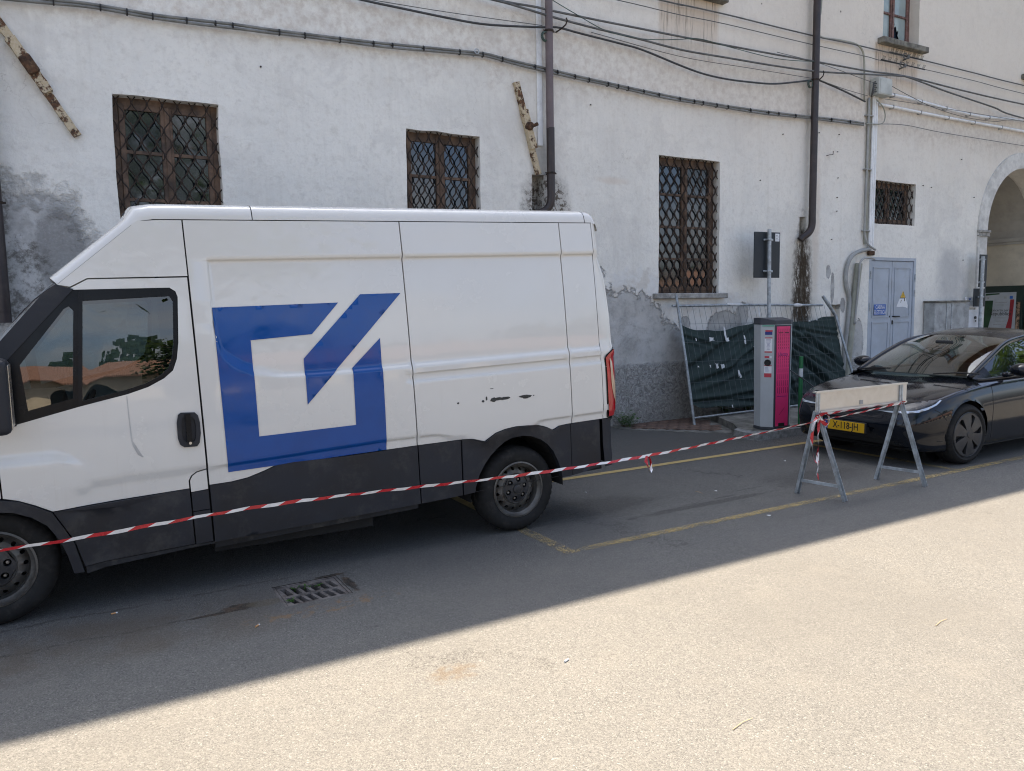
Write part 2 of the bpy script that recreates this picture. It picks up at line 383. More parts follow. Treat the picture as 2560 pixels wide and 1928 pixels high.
def mat_plaster():
    b = NB('old_plaster')
    x, y, z = b.xyz()
    n1 = b.noise(.7, 6, .6); n2 = b.noise(2.6, 7, .65); n3 = b.noise(9, 7, .68); n4 = b.noise(40, 5, .6)
    streak = b.noise(1.0, 5, .65, stretch=(9, 9, .55)); streak2 = b.noise(1.0, 6, .7, stretch=(28, 28, 1.3))
    c = b.mix(b.mr(n1, .35, .68), (.84,.815,.75), (.75,.73,.675))
    c = b.mix(b.ma('MULTIPLY', b.mr(n2, .42, .66), .6), c, (.87,.845,.775))
    c = b.mix(b.ma('MULTIPLY', b.mr(n3, .5, .7), .5), c, (.63,.60,.54))
    c = b.mix(b.ma('MULTIPLY', b.mr(streak, .5, .74), .26), c, (.60,.57,.51))
    n5 = b.noise(22, 6, .7); c = b.mix(b.ma('MULTIPLY', b.mr(n5, .5, .68), .3), c, (.61,.58,.53))
    n7 = b.noise(1.3, 7, .7, dist=.6); c = b.mix(b.ma('MULTIPLY', b.mr(n7, .52, .62), .35), c, (.63,.605,.565))
    # warmer beige tone high on the wall towards the right
    warm = b.ma('MULTIPLY', b.mr(x, 3, 11), b.mr(b.ma('ADD', z, b.ma('MULTIPLY', n2, 1.2)), 3.6, 6.2))
    c = b.mix(b.ma('MULTIPLY', warm, .6), c, (.70,.62,.52))
    band = b.ma('MULTIPLY', b.mr(b.ma('ADD', z, b.ma('MULTIPLY', n2, .6)), 4.9, 5.35), b.mr(b.ma('ADD', z, b.ma('MULTIPLY', n2, .7)), 6.3, 5.8))
    c = b.mix(b.ma('MULTIPLY', b.ma('MULTIPLY', band, b.mr(n3, .35, .65)), .5), c, (.55,.48,.41))
    # streaks of rust and lichen under the two upper sills
    for x0, x1 in ((12.86, 14.16), (7.8, 9.02)):
        m = b.ma('MULTIPLY', b.ma('MULTIPLY', b.mr(x, x0-.03, x0+.06), b.mr(x, x1+.03, x1-.06)), b.ma('MULTIPLY', b.mr(z, 6.5, 6.44), b.mr(z, 5.3, 6.4)))
        c = b.mix(b.ma('MULTIPLY', m, .6), c, (.56,.43,.31)); c = b.mix(b.ma('MULTIPLY', m, b.mr(streak2, .5, .66)), c, (.22,.17,.12))
    for cx, cz, rx, rz in ((11.4, 3.2, .09, 1.0), (6.95, 3.62, .25, .05)):
        c = b.mix(b.ma('MULTIPLY', b.ell((cx, cz), (rx, rz), n2, 1.6, .6), .35), c, (.62,.49,.37))
    # peeled plaster: grey render below, pale rims
    np_ = b.ma('ADD', b.ma('MULTIPLY', n2, .5), b.ma('MULTIPLY', n3, .5)); peel = b.mx(b.ell((6.3,1.2), (.95,1.12), np_, 1.5, .05), b.ell((7.25,1.05), (.75,.95), np_, 1.7, .05), b.ell((7.95,.6), (.75,.95), np_, 1.3, .05), b.ell((9.25,1.42), (.42,.28), n3, .9, .03), b.ell((9.62,1.63), (.14,.2), n3, .9, .03),
                b.ell((8.35,1.5), (.12,.12), n3, .9, .03), b.ell((12.42,1.2), (.17,.52), n3, .7, .03), b.ell((12.62,1.05), (.16,.42), n3, .8, .03), b.ell((12.17,1.75), (.07,.14), n3, .9, .03),
                b.ell((11.87,2.05), (.05,.28), n3, 1.2, .03), b.ell((11.75,2.35), (.06,.12), n3, 1.2, .03))
    left = b.mx(b.ell((-.5,2.0), (.85,1.08), np_, 1.5, .16), b.ell((-1.6,1.6), (1.2,1.3), n3, .6, .05))
    grey = b.mix(b.mr(n2, .35, .65), (.50,.49,.465), (.31,.303,.29)); grey = b.mix(b.ma('MULTIPLY', b.mr(n7, .47, .6), .8), grey, (.52,.515,.50)); grey = b.mix(b.ma('MULTIPLY', b.mr(n3, .5, .7), .5), grey, (.24,.235,.22))
    rim = b.mr(b.noise(5, 5, .6), .45, .62)
    c = b.mix(b.ma('MULTIPLY', b.mx(b.ell((7.4,1.75), (.75,.6), n3, .8, .1), b.ell((9.1,1.5), (1.0,.5), n3, .8, .1)), .6), c, b.mix(rim, (.68,.675,.66), (.55,.51,.46)))
    c = b.mix(b.mx(peel, b.ma('MULTIPLY', left, .85)), c, grey)
    lighter = b.ma('MULTIPLY', b.ell((-.25,2.62), (.4,.42), n3, .7, .12), .75); c = b.mix(lighter, c, b.mix(b.mr(n3, .35, .65), (.56,.555,.54), (.38,.375,.36)))
    dk = b.ma('MULTIPLY', b.ell((-.08,2.45), (.22,.42), n3, 1.0, .15), b.mr(n4, .2, .6, .6, 1.0)); c = b.mix(b.ma('MULTIPLY', dk, .8), c, (.25,.245,.235))
    alg = b.ma('MULTIPLY', b.mx(b.ell((-.46,2.0), (.34,.62), n3, 1.2, .2), b.ell((-.75,2.6), (.28,.8), n3, 1.2, .2)), b.mr(b.noise(7, 8, .8), .42, .62)); c = b.mix(b.ma('MULTIPLY', alg, .8), c, (.085,.075,.06))
    # mould fans under the two downpipes
    fan = b.ma('MULTIPLY', b.mx(b.ell((5.8,3.2), (.38,.52), n3, .9, .3), b.ell((5.72,3.75), (.16,.3), n3, 1.0, .4)), .55); c = b.mix(fan, c, (.30,.285,.26))
    fan2 = b.ma('MULTIPLY', b.ell((5.8,3.1), (.36,.5), n3, 1.0, .25), b.mr(b.noise(17, 6, .75), .47, .56)); c = b.mix(b.ma('MULTIPLY', fan2, .9), c, (.075,.052,.034))
    fan3 = b.ma('MULTIPLY', b.ell((5.8,3.0), (.3,.35), n3, 1.0, .25), b.mr(b.noise(9, 6, .75), .56, .62)); c = b.mix(fan3, c, (.62,.61,.59))
    sh = b.ma('MULTIPLY', b.ell((11.0,1.9), (.42,1.2), n3, .9, .4), .45); c = b.mix(sh, c, (.45,.40,.32))
    st = b.ma('MULTIPLY', b.ell((11.06,1.75), (.24,1.35), n3, .8, .3), b.mr(b.noise(1.0, 7, .78, stretch=(16, 16, 6)), .40, .50)); c = b.mix(b.ma('MULTIPLY', st, .95), c, (.05,.036,.023))
    st2 = b.ma('MULTIPLY', b.ell((11.07,1.6), (.11,1.4), n3, .9, .3), .85); c = b.mix(st2, c, (.05,.036,.022))
    grey_patch = b.ma('MULTIPLY', b.ell((15.5,2.3), (.45,.55), n2, .8, .5), .5); c = b.mix(grey_patch, c, (.33,.34,.36))  # soft grey patch on the wall above the grey cabinet
    # small dark nail holes
    nails = b.mr(b.vor(.7, feature='F1'), .016, .010); c = b.mix(b.ma('MULTIPLY', nails, .8), c, (.06,.05,.045))
    cr = b.vor(1.15, b.vm('ADD', b.pos(), b.vm('MULTIPLY', b.n('TexNoise', {'Vector': b.pos(), 'Scale': 2.2, 'Detail': 6}).outputs['Color'], (1.1,1.1,1.1))), 'DISTANCE_TO_EDGE')
    crack = b.ma('MULTIPLY', b.mr(cr, .006, .001), b.mr(n1, .55, .62)); c = b.mix(b.ma('MULTIPLY', crack, .35), c, (.4,.37,.33))
    # rough-cast base
    base = b.ma('MULTIPLY', b.mr(b.ma('ADD', z, b.ma('MULTIPLY', b.ma('SUBTRACT', n3, .5), .14)), .94, .88), b.mr(x, 10.6, 10.2))
    base2 = b.ma('MULTIPLY', b.mr(z, .80, .74), b.mr(x, 12.0, 12.1)); base = b.mx(base, base2)
    rc = b.noise(11, 7, .68, dist=2.2)
    c = b.mix(base, c, b.mix(b.mr(rc, .3, .7), (.27,.265,.25), (.66,.65,.625)))
    dark_foot = b.mr(b.ma('ADD', z, b.ma('MULTIPLY', n2, .5)), .75, .15); c = b.mix(b.ma('MULTIPLY', dark_foot, .22), c, (.24,.23,.2))  # plaster gets darker towards the wall foot
    h = b.ma('ADD', b.ma('MULTIPLY', n2, .9), b.ma('ADD', b.ma('MULTIPLY', n3, .4), b.ma('MULTIPLY', n4, .10)))
    h = b.ma('ADD', h, b.ma('MULTIPLY', b.mx(peel, left), -1.1)); h = b.ma('ADD', h, b.ma('MULTIPLY', base, b.ma('MULTIPLY', rc, 4.5)))
    b.p(Base_Color=c, Roughness=.93, Normal=b.bump(h, .8, .03)); b.bsdf.inputs['Specular IOR Level'].default_value = .2
    return b.m
def mat_vanpaint(name='van_white_paint', col=(.64,.63,.60)):
    b = NB(name); x, y, z = b.xyz()
    n = b.noise(2.0, 6, .65, b.obj()); s = b.noise(1.0, 6, .7, stretch=(20, 20, 1.0))
    c = b.mix(b.ma('MULTIPLY', b.mr(n, .4, .75), .25), col, (.58,.565,.53))
    c = b.mix(b.ma('MULTIPLY', b.ma('MULTIPLY', b.mr(s, .55, .75), b.mr(z, 1.6, .7)), .35), c, (.52,.49,.44))
    c = b.mix(b.ma('MULTIPLY', b.mr(b.ma('ADD', z, b.ma('MULTIPLY', n, .3)), 1.15, .75), .22), c, (.5,.47,.42))
    b.p(Base_Color=c, Roughness=b.mr(n, .3, .7, .16, .3)); b.bsdf.inputs['Coat Weight'].default_value = .8; b.bsdf.inputs['Coat Roughness'].default_value = .03
    wav = b.noise(1.6, 2, .5, b.obj()); b.p(Normal=b.bump(wav, .12, .02)); b.t.links.new(b.bsdf.inputs['Normal'].links[0].from_socket, b.bsdf.inputs['Coat Normal'])
    return b.m
def mat_anchor():
    b = NB('flaking_cream_paint'); n = b.noise(14, 7, .72, b.obj()); n2 = b.noise(50, 5, .7, b.obj()); n3 = b.noise(4, 4, .6, b.obj())
    m = b.mr(b.ma('ADD', n, b.ma('MULTIPLY', b.ma('SUBTRACT', n3, .5), .5)), .52, .57)
    c = b.mix(b.mr(n2, .35, .7), (.48,.385,.245), (.60,.51,.37)); c = b.mix(m, c, b.mix(b.mr(n2, .4, .6), (.05,.03,.02), (.17,.08,.035)))
    c = b.mix(b.ma('MULTIPLY', b.mr(n2, .6, .66), .7), c, (.06,.045,.035))
    b.p(Base_Color=c, Roughness=.85, Normal=b.bump(b.ma('ADD', m, n2), .6, .004)); return b.m
def mat_marking():
    b = NB('worn_yellow_paint'); n = b.noise(9, 7, .75); n2 = b.noise(60, 4, .6); n3 = b.noise(1.4, 4, .6)
    x, y, z = b.xyz()
    near = b.mr(y, 5.6, 5.2); west = b.mr(x, 2.97, 2.9)                       # the line by the traffic is far more worn than the one by the wall
    thr = b.ma('ADD', b.ma('ADD', .31, b.ma('MULTIPLY', near, .135)), b.ma('MULTIPLY', west, .10))
    v = b.ma('ADD', b.ma('MULTIPLY', n, .45), b.ma('ADD', b.ma('MULTIPLY', n2, .5), b.ma('MULTIPLY', b.ma('SUBTRACT', n3, .5), .3)))
    m = b.mr(b.ma('SUBTRACT', v, thr), -.05, .07)
    m = b.ma('MULTIPLY', m, b.mr(near, 0, 1, .9, .5)); m = b.ma('MULTIPLY', m, b.mr(west, 0, 1, 1.0, .45))
    b.p(Base_Color=b.mix(b.mr(n, .3, .7), (.36,.26,.09), (.50,.38,.17)), Roughness=.8)
    tr = b.n('BsdfTransparent'); mx = b.n('MixShader', {0: m}); b.t.links.new(tr.outputs[0], mx.inputs[1]); b.t.links.new(b.bsdf.outputs[0], mx.inputs[2]); b.t.links.new(mx.outputs[0], b.out.inputs[0])
    return b.m
def mat_carpaint():
    b = NB('black_car_paint'); n = b.noise(3, 6, .7, b.obj()); n2 = b.noise(40, 4, .6, b.obj())
    g = b.n('NewGeometry').outputs['Normal']; up = b.n('SeparateXYZ', {0: g}).outputs[2]
    dust = b.ma('MULTIPLY', b.mr(up, .3, .95), b.mr(n, .3, .7, .35, 1.0))
    b.p(Base_Color=b.mix(b.ma('MULTIPLY', dust, .07), (.004,.006,.011), (.22,.19,.165)), Roughness=b.mr(n2, .4, .7, .1, .2))
    b.bsdf.inputs['Coat Weight'].default_value = .55; b.bsdf.inputs['Coat Roughness'].default_value = .02; b.bsdf.inputs['Specular IOR Level'].default_value = .15
    return b.m
def mat_leaf(name, c1, c2):
    b = NB(name); r = b.n('NewGeometry').outputs['Random Per Island']
    b.p(Base_Color=b.mix(r, c1, c2), Roughness=.5)
    tl = b.n('BsdfTranslucent', {0: b.mix(.5, c2, (.12,.2,.03))}); mx = b.n('MixShader', {0: .3})
    b.t.links.new(b.bsdf.outputs[0], mx.inputs[1]); b.t.links.new(tl.outputs[0], mx.inputs[2]); b.t.links.new(mx.outputs[0], b.out.inputs[0])
    return b.m
def mat_tarp():
    b = NB('dark_green_netting'); n = b.noise(3, 5, .6, b.obj()); n2 = b.noise(30, 5, .7, b.obj())
    c = b.mix(b.mr(n, .3, .7), (.009,.022,.021), (.018,.037,.033)); c = b.mix(b.ma('MULTIPLY', b.mr(n2, .5, .75), .3), c, (.03,.044,.04))
    b.p(Base_Color=c, Roughness=.8, Normal=b.bump(n2, .4, .008)); return b.m
def mat_tiles():
    b = NB('terracotta_tiles'); n = b.noise(1.2, 6, .7); n2 = b.noise(9, 4, .6)
    w = b.n('TexWave', {'Vector': b.pos(), 'Scale': 2.4}, bands_direction='X').outputs[1]
    c = b.mix(b.mr(n, .35, .7), (.20,.105,.075), (.15,.085,.062)); c = b.mix(b.mr(n2, .4, .7), c, (.24,.15,.11))
    b.p(Base_Color=c, Roughness=.85, Normal=b.bump(w, .8, .05)); return b.m

MT = dict(
    asphalt=mat_asphalt(), plaster=mat_plaster(), vanpaint=mat_vanpaint(), anchor=mat_anchor(), marking=mat_marking(), carpaint=mat_carpaint(), tarp=mat_tarp(), tiles=mat_tiles(),
    blue=simple('logo_blue_vinyl', (.003,.062,.27), .12, var=.04, coat=.15, spec=.35),
    cladding=simple('black_moulded_plastic', (.016,.018,.024), .5, var=.15, scale=3, bump=.15, bscale=500, dirt=((.06,.058,.055), .5), spec=.35),
    cladding_dirty=simple('dirty_black_plastic', (.02,.021,.024), .62, var=.2, scale=4, dirt=((.085,.08,.072), .6), spec=.3),
    gloss_black=simple('gloss_black_trim', (.007,.008,.010), .22, var=.1, spec=.2),
    rubber=simple('black_rubber_seal', (.010,.010,.011), .7, var=.1),
    shadow_gap=simple('dark_gap', (.012,.012,.012), .9, var=.1),
    tyre=simple('tyre_rubber', (.018,.018,.018), .82, var=.2, scale=5, bump=.25, bscale=120, dirt=((.06,.055,.05), .45), spec=.25),
    straw=simple('dry_straw', (.42,.30,.17), .8, var=.2),
    rim_steel=simple('grey_steel_rim', (.13,.126,.118), .5, .6, var=.2, scale=8, dirt=((.07,.055,.042), .8)),
    rim_dark=simple('dark_wheel_cap', (.022,.023,.026), .45, var=.15, scale=8, dirt=((.07,.066,.06), .5)),
    nut=simple('wheel_nut_metal', (.3,.28,.25), .45, .8, var=.2, scale=30),
    red_lens=simple('red_tail_lens', (.42,.006,.012), .10, var=.08, coat=.8),
    clear_lens=simple('clear_tail_lens', (.52,.37,.25), .12, var=.08, coat=.8),
    glass_van=glass('van_side_glass', (.27,.33,.33), 1.75), glass_car=glass('car_glass', (.40,.49,.46), 1.7),
    cab_dark=simple('cab_interior_plastic', (.03,.031,.034), .65, var=.15),
    seat=simple('dark_seat_fabric', (.03,.032,.037), .85, var=.2, bump=.2, bscale=200),
    wood=simple('brown_window_wood', (.165,.105,.07), .65, var=.3, scale=7, bump=.25, bscale=50, dirt=((.05,.03,.02), .6)),
    wood_old=simple('faded_red_brown_wood', (.17,.085,.07), .75, var=.25, scale=9, bump=.4, bscale=60, dirt=((.3,.26,.24), .55)),
    iron=simple('rusty_dark_iron', (.040,.028,.021), .75, .3, var=.35, scale=18, bump=.4, bscale=90, dirt=((.10,.052,.03), .6)),
    pane=simple('dark_window_pane', (.010,.012,.014), .03, var=.1, spec=1.0),
    pane_pale=simple('pane_painted_sky_reflection', (.30,.37,.37), .05, var=.08, scale=3, spec=.6),  # pale teal sky reflection put into the pane colour
    pane_dark=simple('dark_blue_gap', (.03,.045,.07), .3, var=.2),
    sill=simple('weathered_sill_stone', (.20,.19,.16), .9, var=.25, scale=9, bump=.5, bscale=60, dirt=((.07,.07,.05), .7)),
    sill_light=simple('pale_sill_stone', (.36,.35,.325), .9, var=.2, scale=9, bump=.4, bscale=60, dirt=((.16,.15,.13), .6)),
    arch=simple('arch_stucco', (.66,.65,.615), .92, var=.12, scale=5, bump=.5, bscale=70, dirt=((.52,.50,.46), .5), spec=.2),
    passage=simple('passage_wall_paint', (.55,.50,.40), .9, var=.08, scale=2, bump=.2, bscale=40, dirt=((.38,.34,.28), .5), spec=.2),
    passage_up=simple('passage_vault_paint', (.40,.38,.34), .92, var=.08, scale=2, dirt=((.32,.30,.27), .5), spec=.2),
    pipe_old=simple('mauve_pipe_paint', (.15,.115,.118), .55, var=.1, scale=3, dirt=((.2,.16,.15), .4)),
    pipe_dark=simple('dark_brown_pipe_paint', (.036,.026,.026), .45, var=.15, scale=4, dirt=((.07,.05,.045), .5)),
    white_pvc=simple('white_plastic_duct', (.84,.85,.85), .45, var=.06, scale=3, dirt=((.5,.49,.46), .5)),
    grey_pvc=simple('grey_plastic_duct', (.34,.345,.335), .5, var=.1, scale=4, dirt=((.22,.21,.19), .5)),
    olive_pvc=simple('greenish_grey_duct', (.33,.33,.27), .55, var=.1, scale=4, dirt=((.2,.2,.16), .5)),
    cable=simple('grey_cable_sheath', (.12,.122,.12), .6, var=.2, scale=8, dirt=((.16,.155,.14), .5)),
    cable_black=simple('black_cable_sheath', (.05,.052,.054), .55, var=.2, scale=8),
    cable_green=simple('green_wire_sheath', (.06,.10,.085), .6, var=.2, scale=8),
    cable_conduit=simple('grey_bundle_conduit', (.20,.20,.185), .6, var=.15, scale=8, dirt=((.1,.1,.085), .6)),
    jbox=simple('pale_grey_junction_box', (.48,.50,.47), .55, var=.08, scale=5, dirt=((.34,.33,.29), .5)),
    door=simple('light_blue_grey_paint', (.40,.445,.505), .5, var=.06, scale=2.5, dirt=((.33,.35,.37), .6), bump=.1, bscale=30),
    cab_grey=simple('weathered_grey_cabinet', (.38,.39,.39), .75, var=.15, scale=5, dirt=((.20,.195,.18), .7), bump=.2),
    cab_white=simple('white_meter_box', (.62,.64,.67), .5, var=.06, scale=5, dirt=((.5,.49,.46), .4)),
    sign_blue=simple('enamel_blue', (.03,.12,.42), .35, var=.06, scale=10), white=simple('white_print', (.75,.76,.78), .55, var=.03),
    warn_yellow=simple('warning_yellow', (.68,.42,.03), .5, var=.08, scale=10), black=simple('black_print', (.012,.012,.013), .6, var=.05),
    sign_back=simple('dark_grey_sign_back', (.014,.021,.028), .5, var=.1, scale=3, dirt=((.03,.04,.047), .4)),
    galv=simple('galvanised_steel', (.43,.47,.50), .45, .3, var=.18, scale=14, dirt=((.25,.25,.24), .6)),
    wire=simple('dull_fence_wire', (.11,.13,.135), .6, .3, var=.2),
    galv_fence=simple('weathered_galvanised_tube', (.36,.39,.41), .5, .55, var=.2, scale=14, dirt=((.2,.19,.17), .6)),
    alu=simple('bare_aluminium_sheet', (.62,.58,.52), .42, .55, var=.06, scale=4, dirt=((.5,.45,.38), .5), bump=.05, bscale=30),
    alu_edge=simple('pale_folded_sheet_edge', (.64,.60,.53), .5, .2, var=.06, scale=6),
    kiosk_grey=simple('silver_grey_housing', (.46,.49,.51), .42, .15, var=.04, scale=3), kiosk_dark=simple('dark_grey_trim', (.045,.05,.062), .5, var=.08),
    pink=simple('magenta_panel', (.72,.038,.16), .42, var=.05, scale=3), pink_dark=simple('dark_magenta_groove', (.20,.008,.04), .6, var=.05), purple=simple('purple_print', (.14,.012,.13), .5, var=.05),
    led=simple('green_light_strip', (.10,.38,.25), .3, var=.05), red_print=simple('red_print', (.52,.045,.07), .5, var=.05), navy=simple('navy_print', (.03,.04,.22), .5, var=.05),
    paper=simple('torn_white_paper', (.62,.63,.63), .9, var=.1, scale=20), post_green=simple('green_post_paint', (.018,.15,.05), .5, var=.08, scale=6), post_white=simple('white_post_band', (.62,.64,.64), .5, var=.05),
    tape_red=simple('red_tape_plastic', (.48,.020,.030), .3, var=.08, scale=20), tape_white=simple('white_tape_plastic', (.72,.72,.73), .3, var=.05, scale=20),
    kerb=simple('grey_kerb_stone', (.26,.265,.26), .9, var=.2, scale=12, bump=.5, bscale=80, dirt=((.12,.12,.10), .6)),
    pave=simple('dirty_concrete_paving', (.17,.165,.15), .92, var=.3, scale=5, bump=.5, bscale=70, dirt=((.07,.08,.045), .7)),
    brick=simple('worn_red_brick_paving', (.15,.095,.072), .9, var=.3, scale=8, bump=.5, bscale=60, dirt=((.10,.08,.06), .6)),
    rust=simple('deep_rust', (.085,.042,.022), .9, var=.4, scale=18, bump=.6, bscale=60, dirt=((.22,.15,.085), .6)),
    cast=simple('cast_iron_grate', (.145,.132,.125), .75, .15, var=.3, scale=12, bump=.5, bscale=80, dirt=((.14,.11,.09), .6)),
    pit=simple('drain_pit_mud', (.014,.012,.010), .9, var=.4), mud=simple('dark_leaf_litter', (.035,.025,.017), .95, var=.5, scale=20, bump=.8),
    plate_yellow=simple('yellow_number_plate', (.62,.36,.012), .4, var=.03), plate_blue=simple('blue_plate_strip', (.02,.05,.26), .4, var=.03),
    lamp_chrome=simple('headlight_lens', (.50,.56,.64), .12, .3, var=.1, scale=6, coat=.9), lamp_dark=simple('headlight_interior', (.035,.04,.048), .3, 0, var=.2, scale=12, coat=.1, spec=.3),
    car_black=simple('black_lower_trim', (.011,.011,.012), .45, var=.1), aero=simple('dark_grey_aero_cover', (.026,.027,.03), .42, var=.1, scale=8, dirt=((.10,.095,.085), .35)),
    leaf=mat_leaf('broad_green_leaf', (.022,.055,.012), (.055,.115,.025)), leaf_dark=mat_leaf('dark_evergreen_leaf', (.010,.030,.010), (.03,.062,.018)), weed=mat_leaf('weed_leaf', (.03,.09,.015), (.07,.16,.03)),
    bark=simple('grey_brown_bark', (.11,.09,.07), .95, var=.3, scale=9, bump=.8, bscale=30),
    cream=simple('cream_house_wall', (.52,.46,.35), .9, var=.08, scale=.6), dark_open=simple('dark_arched_opening', (.02,.02,.02), .8, var=.2),
    butt=simple('tan_cigarette_filter', (.50,.27,.12), .9, var=.1), board_green=simple('dark_green_board', (.012,.03,.025), .5, var=.1),
    poster=simple('grey_white_poster', (.42,.45,.48), .5, var=.06), poster_green=simple('poster_green_stripe', (.012,.06,.022), .5, var=.2, scale=9), poster_red=simple('poster_red_stripe', (.30,.018,.03), .5, var=.05),
    poster_photo=simple('small_colour_print', (.32,.2,.13), .5, var=.5, scale=14),
    scuff=simple('bare_dark_scrape', (.035,.037,.035), .6, var=.4, scale=40), drip=simple('grey_drip_stain', (.45,.45,.44), .5, var=.1), chrome=simple('lock_metal', (.5,.48,.44), .3, .9, var=.05),
)
# ------------------------------------------------------------------ ground
WY = 9.1                                   # street face of the building
DRN = (1.005, 1.432, 4.61, 4.992)          # drain hole in the road
mb = MB()
xs = [-150, -30, DRN[0], DRN[1], 30, 170]; ys = [-170, -20, DRN[2], DRN[3], WY+.4, 70]
for i in range(5):
    for j in range(5):
        if i == 2 and j == 2: continue
        mb.add([(xs[i],ys[j],0),(xs[i+1],ys[j],0),(xs[i+1],ys[j+1],0),(xs[i],ys[j+1],0)], [(0,1,2,3)])
road = struct(mb.build('road', MT['asphalt']))
# painted bay lines, 4 mm sheets
mk = MB()
def strip(x0, x1, y0, y1, z=.004): mk.add([(x0,y0,z),(x1,y0,z),(x1,y1,z),(x0,y1,z)], [(0,1,2,3)])
strip(3.11, 20, 4.50, 4.585); strip(-8, 20, 6.50, 6.59); strip(3.0, 3.105, 4.50, 6.50); strip(8.0, 8.09, 4.586, 6.499)
struct(mk.build('parking_bay_line', MT['marking']))
# raised paving by the wall with kerb stones
pv = MB(); pv.prism([(7.86,7.14),(24,7.14),(24,9.1),(8.75,9.1),(8.1,7.8),(7.86,7.5)], lambda p, h: (p[0], p[1], h), .098)
pave = struct(pv.build('pavement', MT['pave']))
xk = 7.74
random.seed(3)
for i in range(16):
    L = .98; k = MB()
    if i == 0: k.prism([(7.70,7.0),(7.72,6.985),(8.62,6.985),(8.62,7.135),(7.855,7.135),(7.855,7.49),(7.74,7.45),(7.66,7.2)], lambda p, h: (p[0], p[1], h*(1 if p[0] > 8 else .9)), .104)
    else: k.bbox((xk, 6.985+random.uniform(-.004,.004), -.05), (xk+L-.012, 7.135, .104+random.uniform(-.003,.003)), .012)
    k.build('kerb_stone', MT['kerb'], pave); xk = (8.632 if i == 0 else xk+L)
# worn brick patch at the foot of the mesh fence: single setts
br = struct(MB().prism([(6.85,8.75),(7.55,7.92),(7.86,7.6),(8.1,7.84),(8.72,9.08),(6.85,9.08)], lambda p, h: (p[0], p[1], h), .006).build('brick_paving', MT['pave']))
bk = MB().bbox((-.105,-.052,0), (.105,.052,.03), .006, seg=1); bme = None
poly = [(6.95,8.72),(7.57,7.97),(7.85,7.66),(8.05,7.86),(8.66,9.05),(6.95,9.05)]
for r in range(15):
    for c in range(10):
        x = 6.9+c*.218+(r % 2)*.109; y = 7.62+r*.112
        if not all(inside((x+dx, y+dy), poly) for dx in (-.07,.07) for dy in (-.04,.04)): continue
        if bme is None: o = bk.build('brick', MT['brick'], br); bme = o.data
        else: o = link('brick', bme, br)
        o.location = (x, y, -.012+random.uniform(-.003,.003)); o.rotation_euler = (random.uniform(-.015,.015), random.uniform(-.015,.015), random.uniform(-.03,.03))

# ------------------------------------------------------------------ the old building
bld = empty('old_building', 'long two storey building with weathered pale plaster wall behind the van', 'building', (6, WY, 0))
def bp(mb_, name, mats, parent=None, **k):
    o = mb_.build(name, mats, parent if parent is not None else bld, **k)
    if parent is None: reparent_local(o, bld)
    return o
EAVE = 10.6
WIN = [(0.48,1.52,1.98,4.08), (3.73,4.77,1.98,4.05), (7.82,9.08,1.98,4.06), (12.94,14.24,3.25,4.04)]
UPW = [(-2.6,-1.55,6.55,8.25), (2.6,3.65,6.55,8.25), (7.88,8.94,6.55,8.25), (13.08,14.16,6.55,8.25), (17.95,19.0,6.55,8.25)]
EXTRA = [(-6.0,-4.9,1.98,4.07), (-10.5,-9.4,1.98,4.07), (23.5,24.7,1.98,4.06)]
DOOR = (12.90,14.33,.0,2.63)
ARC = (18.08, 3.25, 1.36)                   # arch centre x, spring height, radius
NICHE = [(11.84,12.10,.45,1.77), (10.955,11.125,2.86,3.285), (5.56,5.76,2.95,3.62)]
arch_in = [(ARC[0]-ARC[2], 0.0)] + [(ARC[0]-ARC[2]*math.cos(q), ARC[1]+ARC[2]*math.sin(q)) for q in np.linspace(0, math.pi, 25)] + [(ARC[0]+ARC[2], 0.0)]
arch_in = arch_in[::-1]
arch_hole = [(x, max(z, .001)) for x, z in arch_in]
random.seed(5)
def ragged(x0, x1, z0, z1, s=.008):         # hand-trowelled reveals are not dead straight
    L = refine(rect(x0, x1, z0, z1), .22); return [(x+(random.uniform(-s,s) if x0 < x < x1 or True else 0), z+random.uniform(-s,s)) for x, z in L]
holes = [(ragged(*w), .30) for w in WIN+UPW+EXTRA] + [(rect(DOOR[0],DOOR[1],.001,DOOR[3]), .10)] + [(ragged(*n, .012), .22) for n in NICHE] + [(arch_hole, .55)]
wm = MB()
panel(wm, rect(-28, 42, 0, EAVE), lambda x, z, d: (x, WY+d, z), holes=[h for h, _ in holes])
for h, d in holes:                           # reveals
    n = len(h)
    for i in range(n):
        a, b_ = h[i], h[(i+1) % n]
        wm.add([(a[0],WY,a[1]),(b_[0],WY,b_[1]),(b_[0],WY+d,b_[1]),(a[0],WY+d,a[1])], [(0,1,2,3)])
for x0, x1, z0, z1 in NICHE: wm.add([(x0-.03,WY+.22,z0-.03),(x1+.03,WY+.22,z0-.03),(x1+.03,WY+.22,z1+.03),(x0-.03,WY+.22,z1+.03)], [(0,1,2,3)])
bp(wm, 'wall', MT['plaster'])
# side and back walls, floors and roof so that it is a closed house with an eave
sh = MB(); D2 = WY+6.2
sh.add([(-28,WY+.01,0),(-28,D2,0),(-28,D2,EAVE),(-28,WY+.01,EAVE)], [(0,1,2,3)]); sh.add([(42,WY+.01,0),(42,D2,0),(42,D2,EAVE),(42,WY+.01,EAVE)], [(3,2,1,0)])
panel(sh, rect(-28, 42, 0, EAVE), lambda x, z, d: (x, D2, z), holes=[arch_hole], flip=True)
bp(sh, 'back_wall', MT['cream'])
rf = MB()
rf.prism([(WY-.62,EAVE-.05),(WY-.62,EAVE+.07),(WY+3.1,EAVE+1.45),(D2+.6,EAVE+.07),(D2+.6,EAVE-.05)], lambda p, h: (-28.5+h, p[0], p[1]), 71)
bp(rf, 'roof', MT['tiles'])
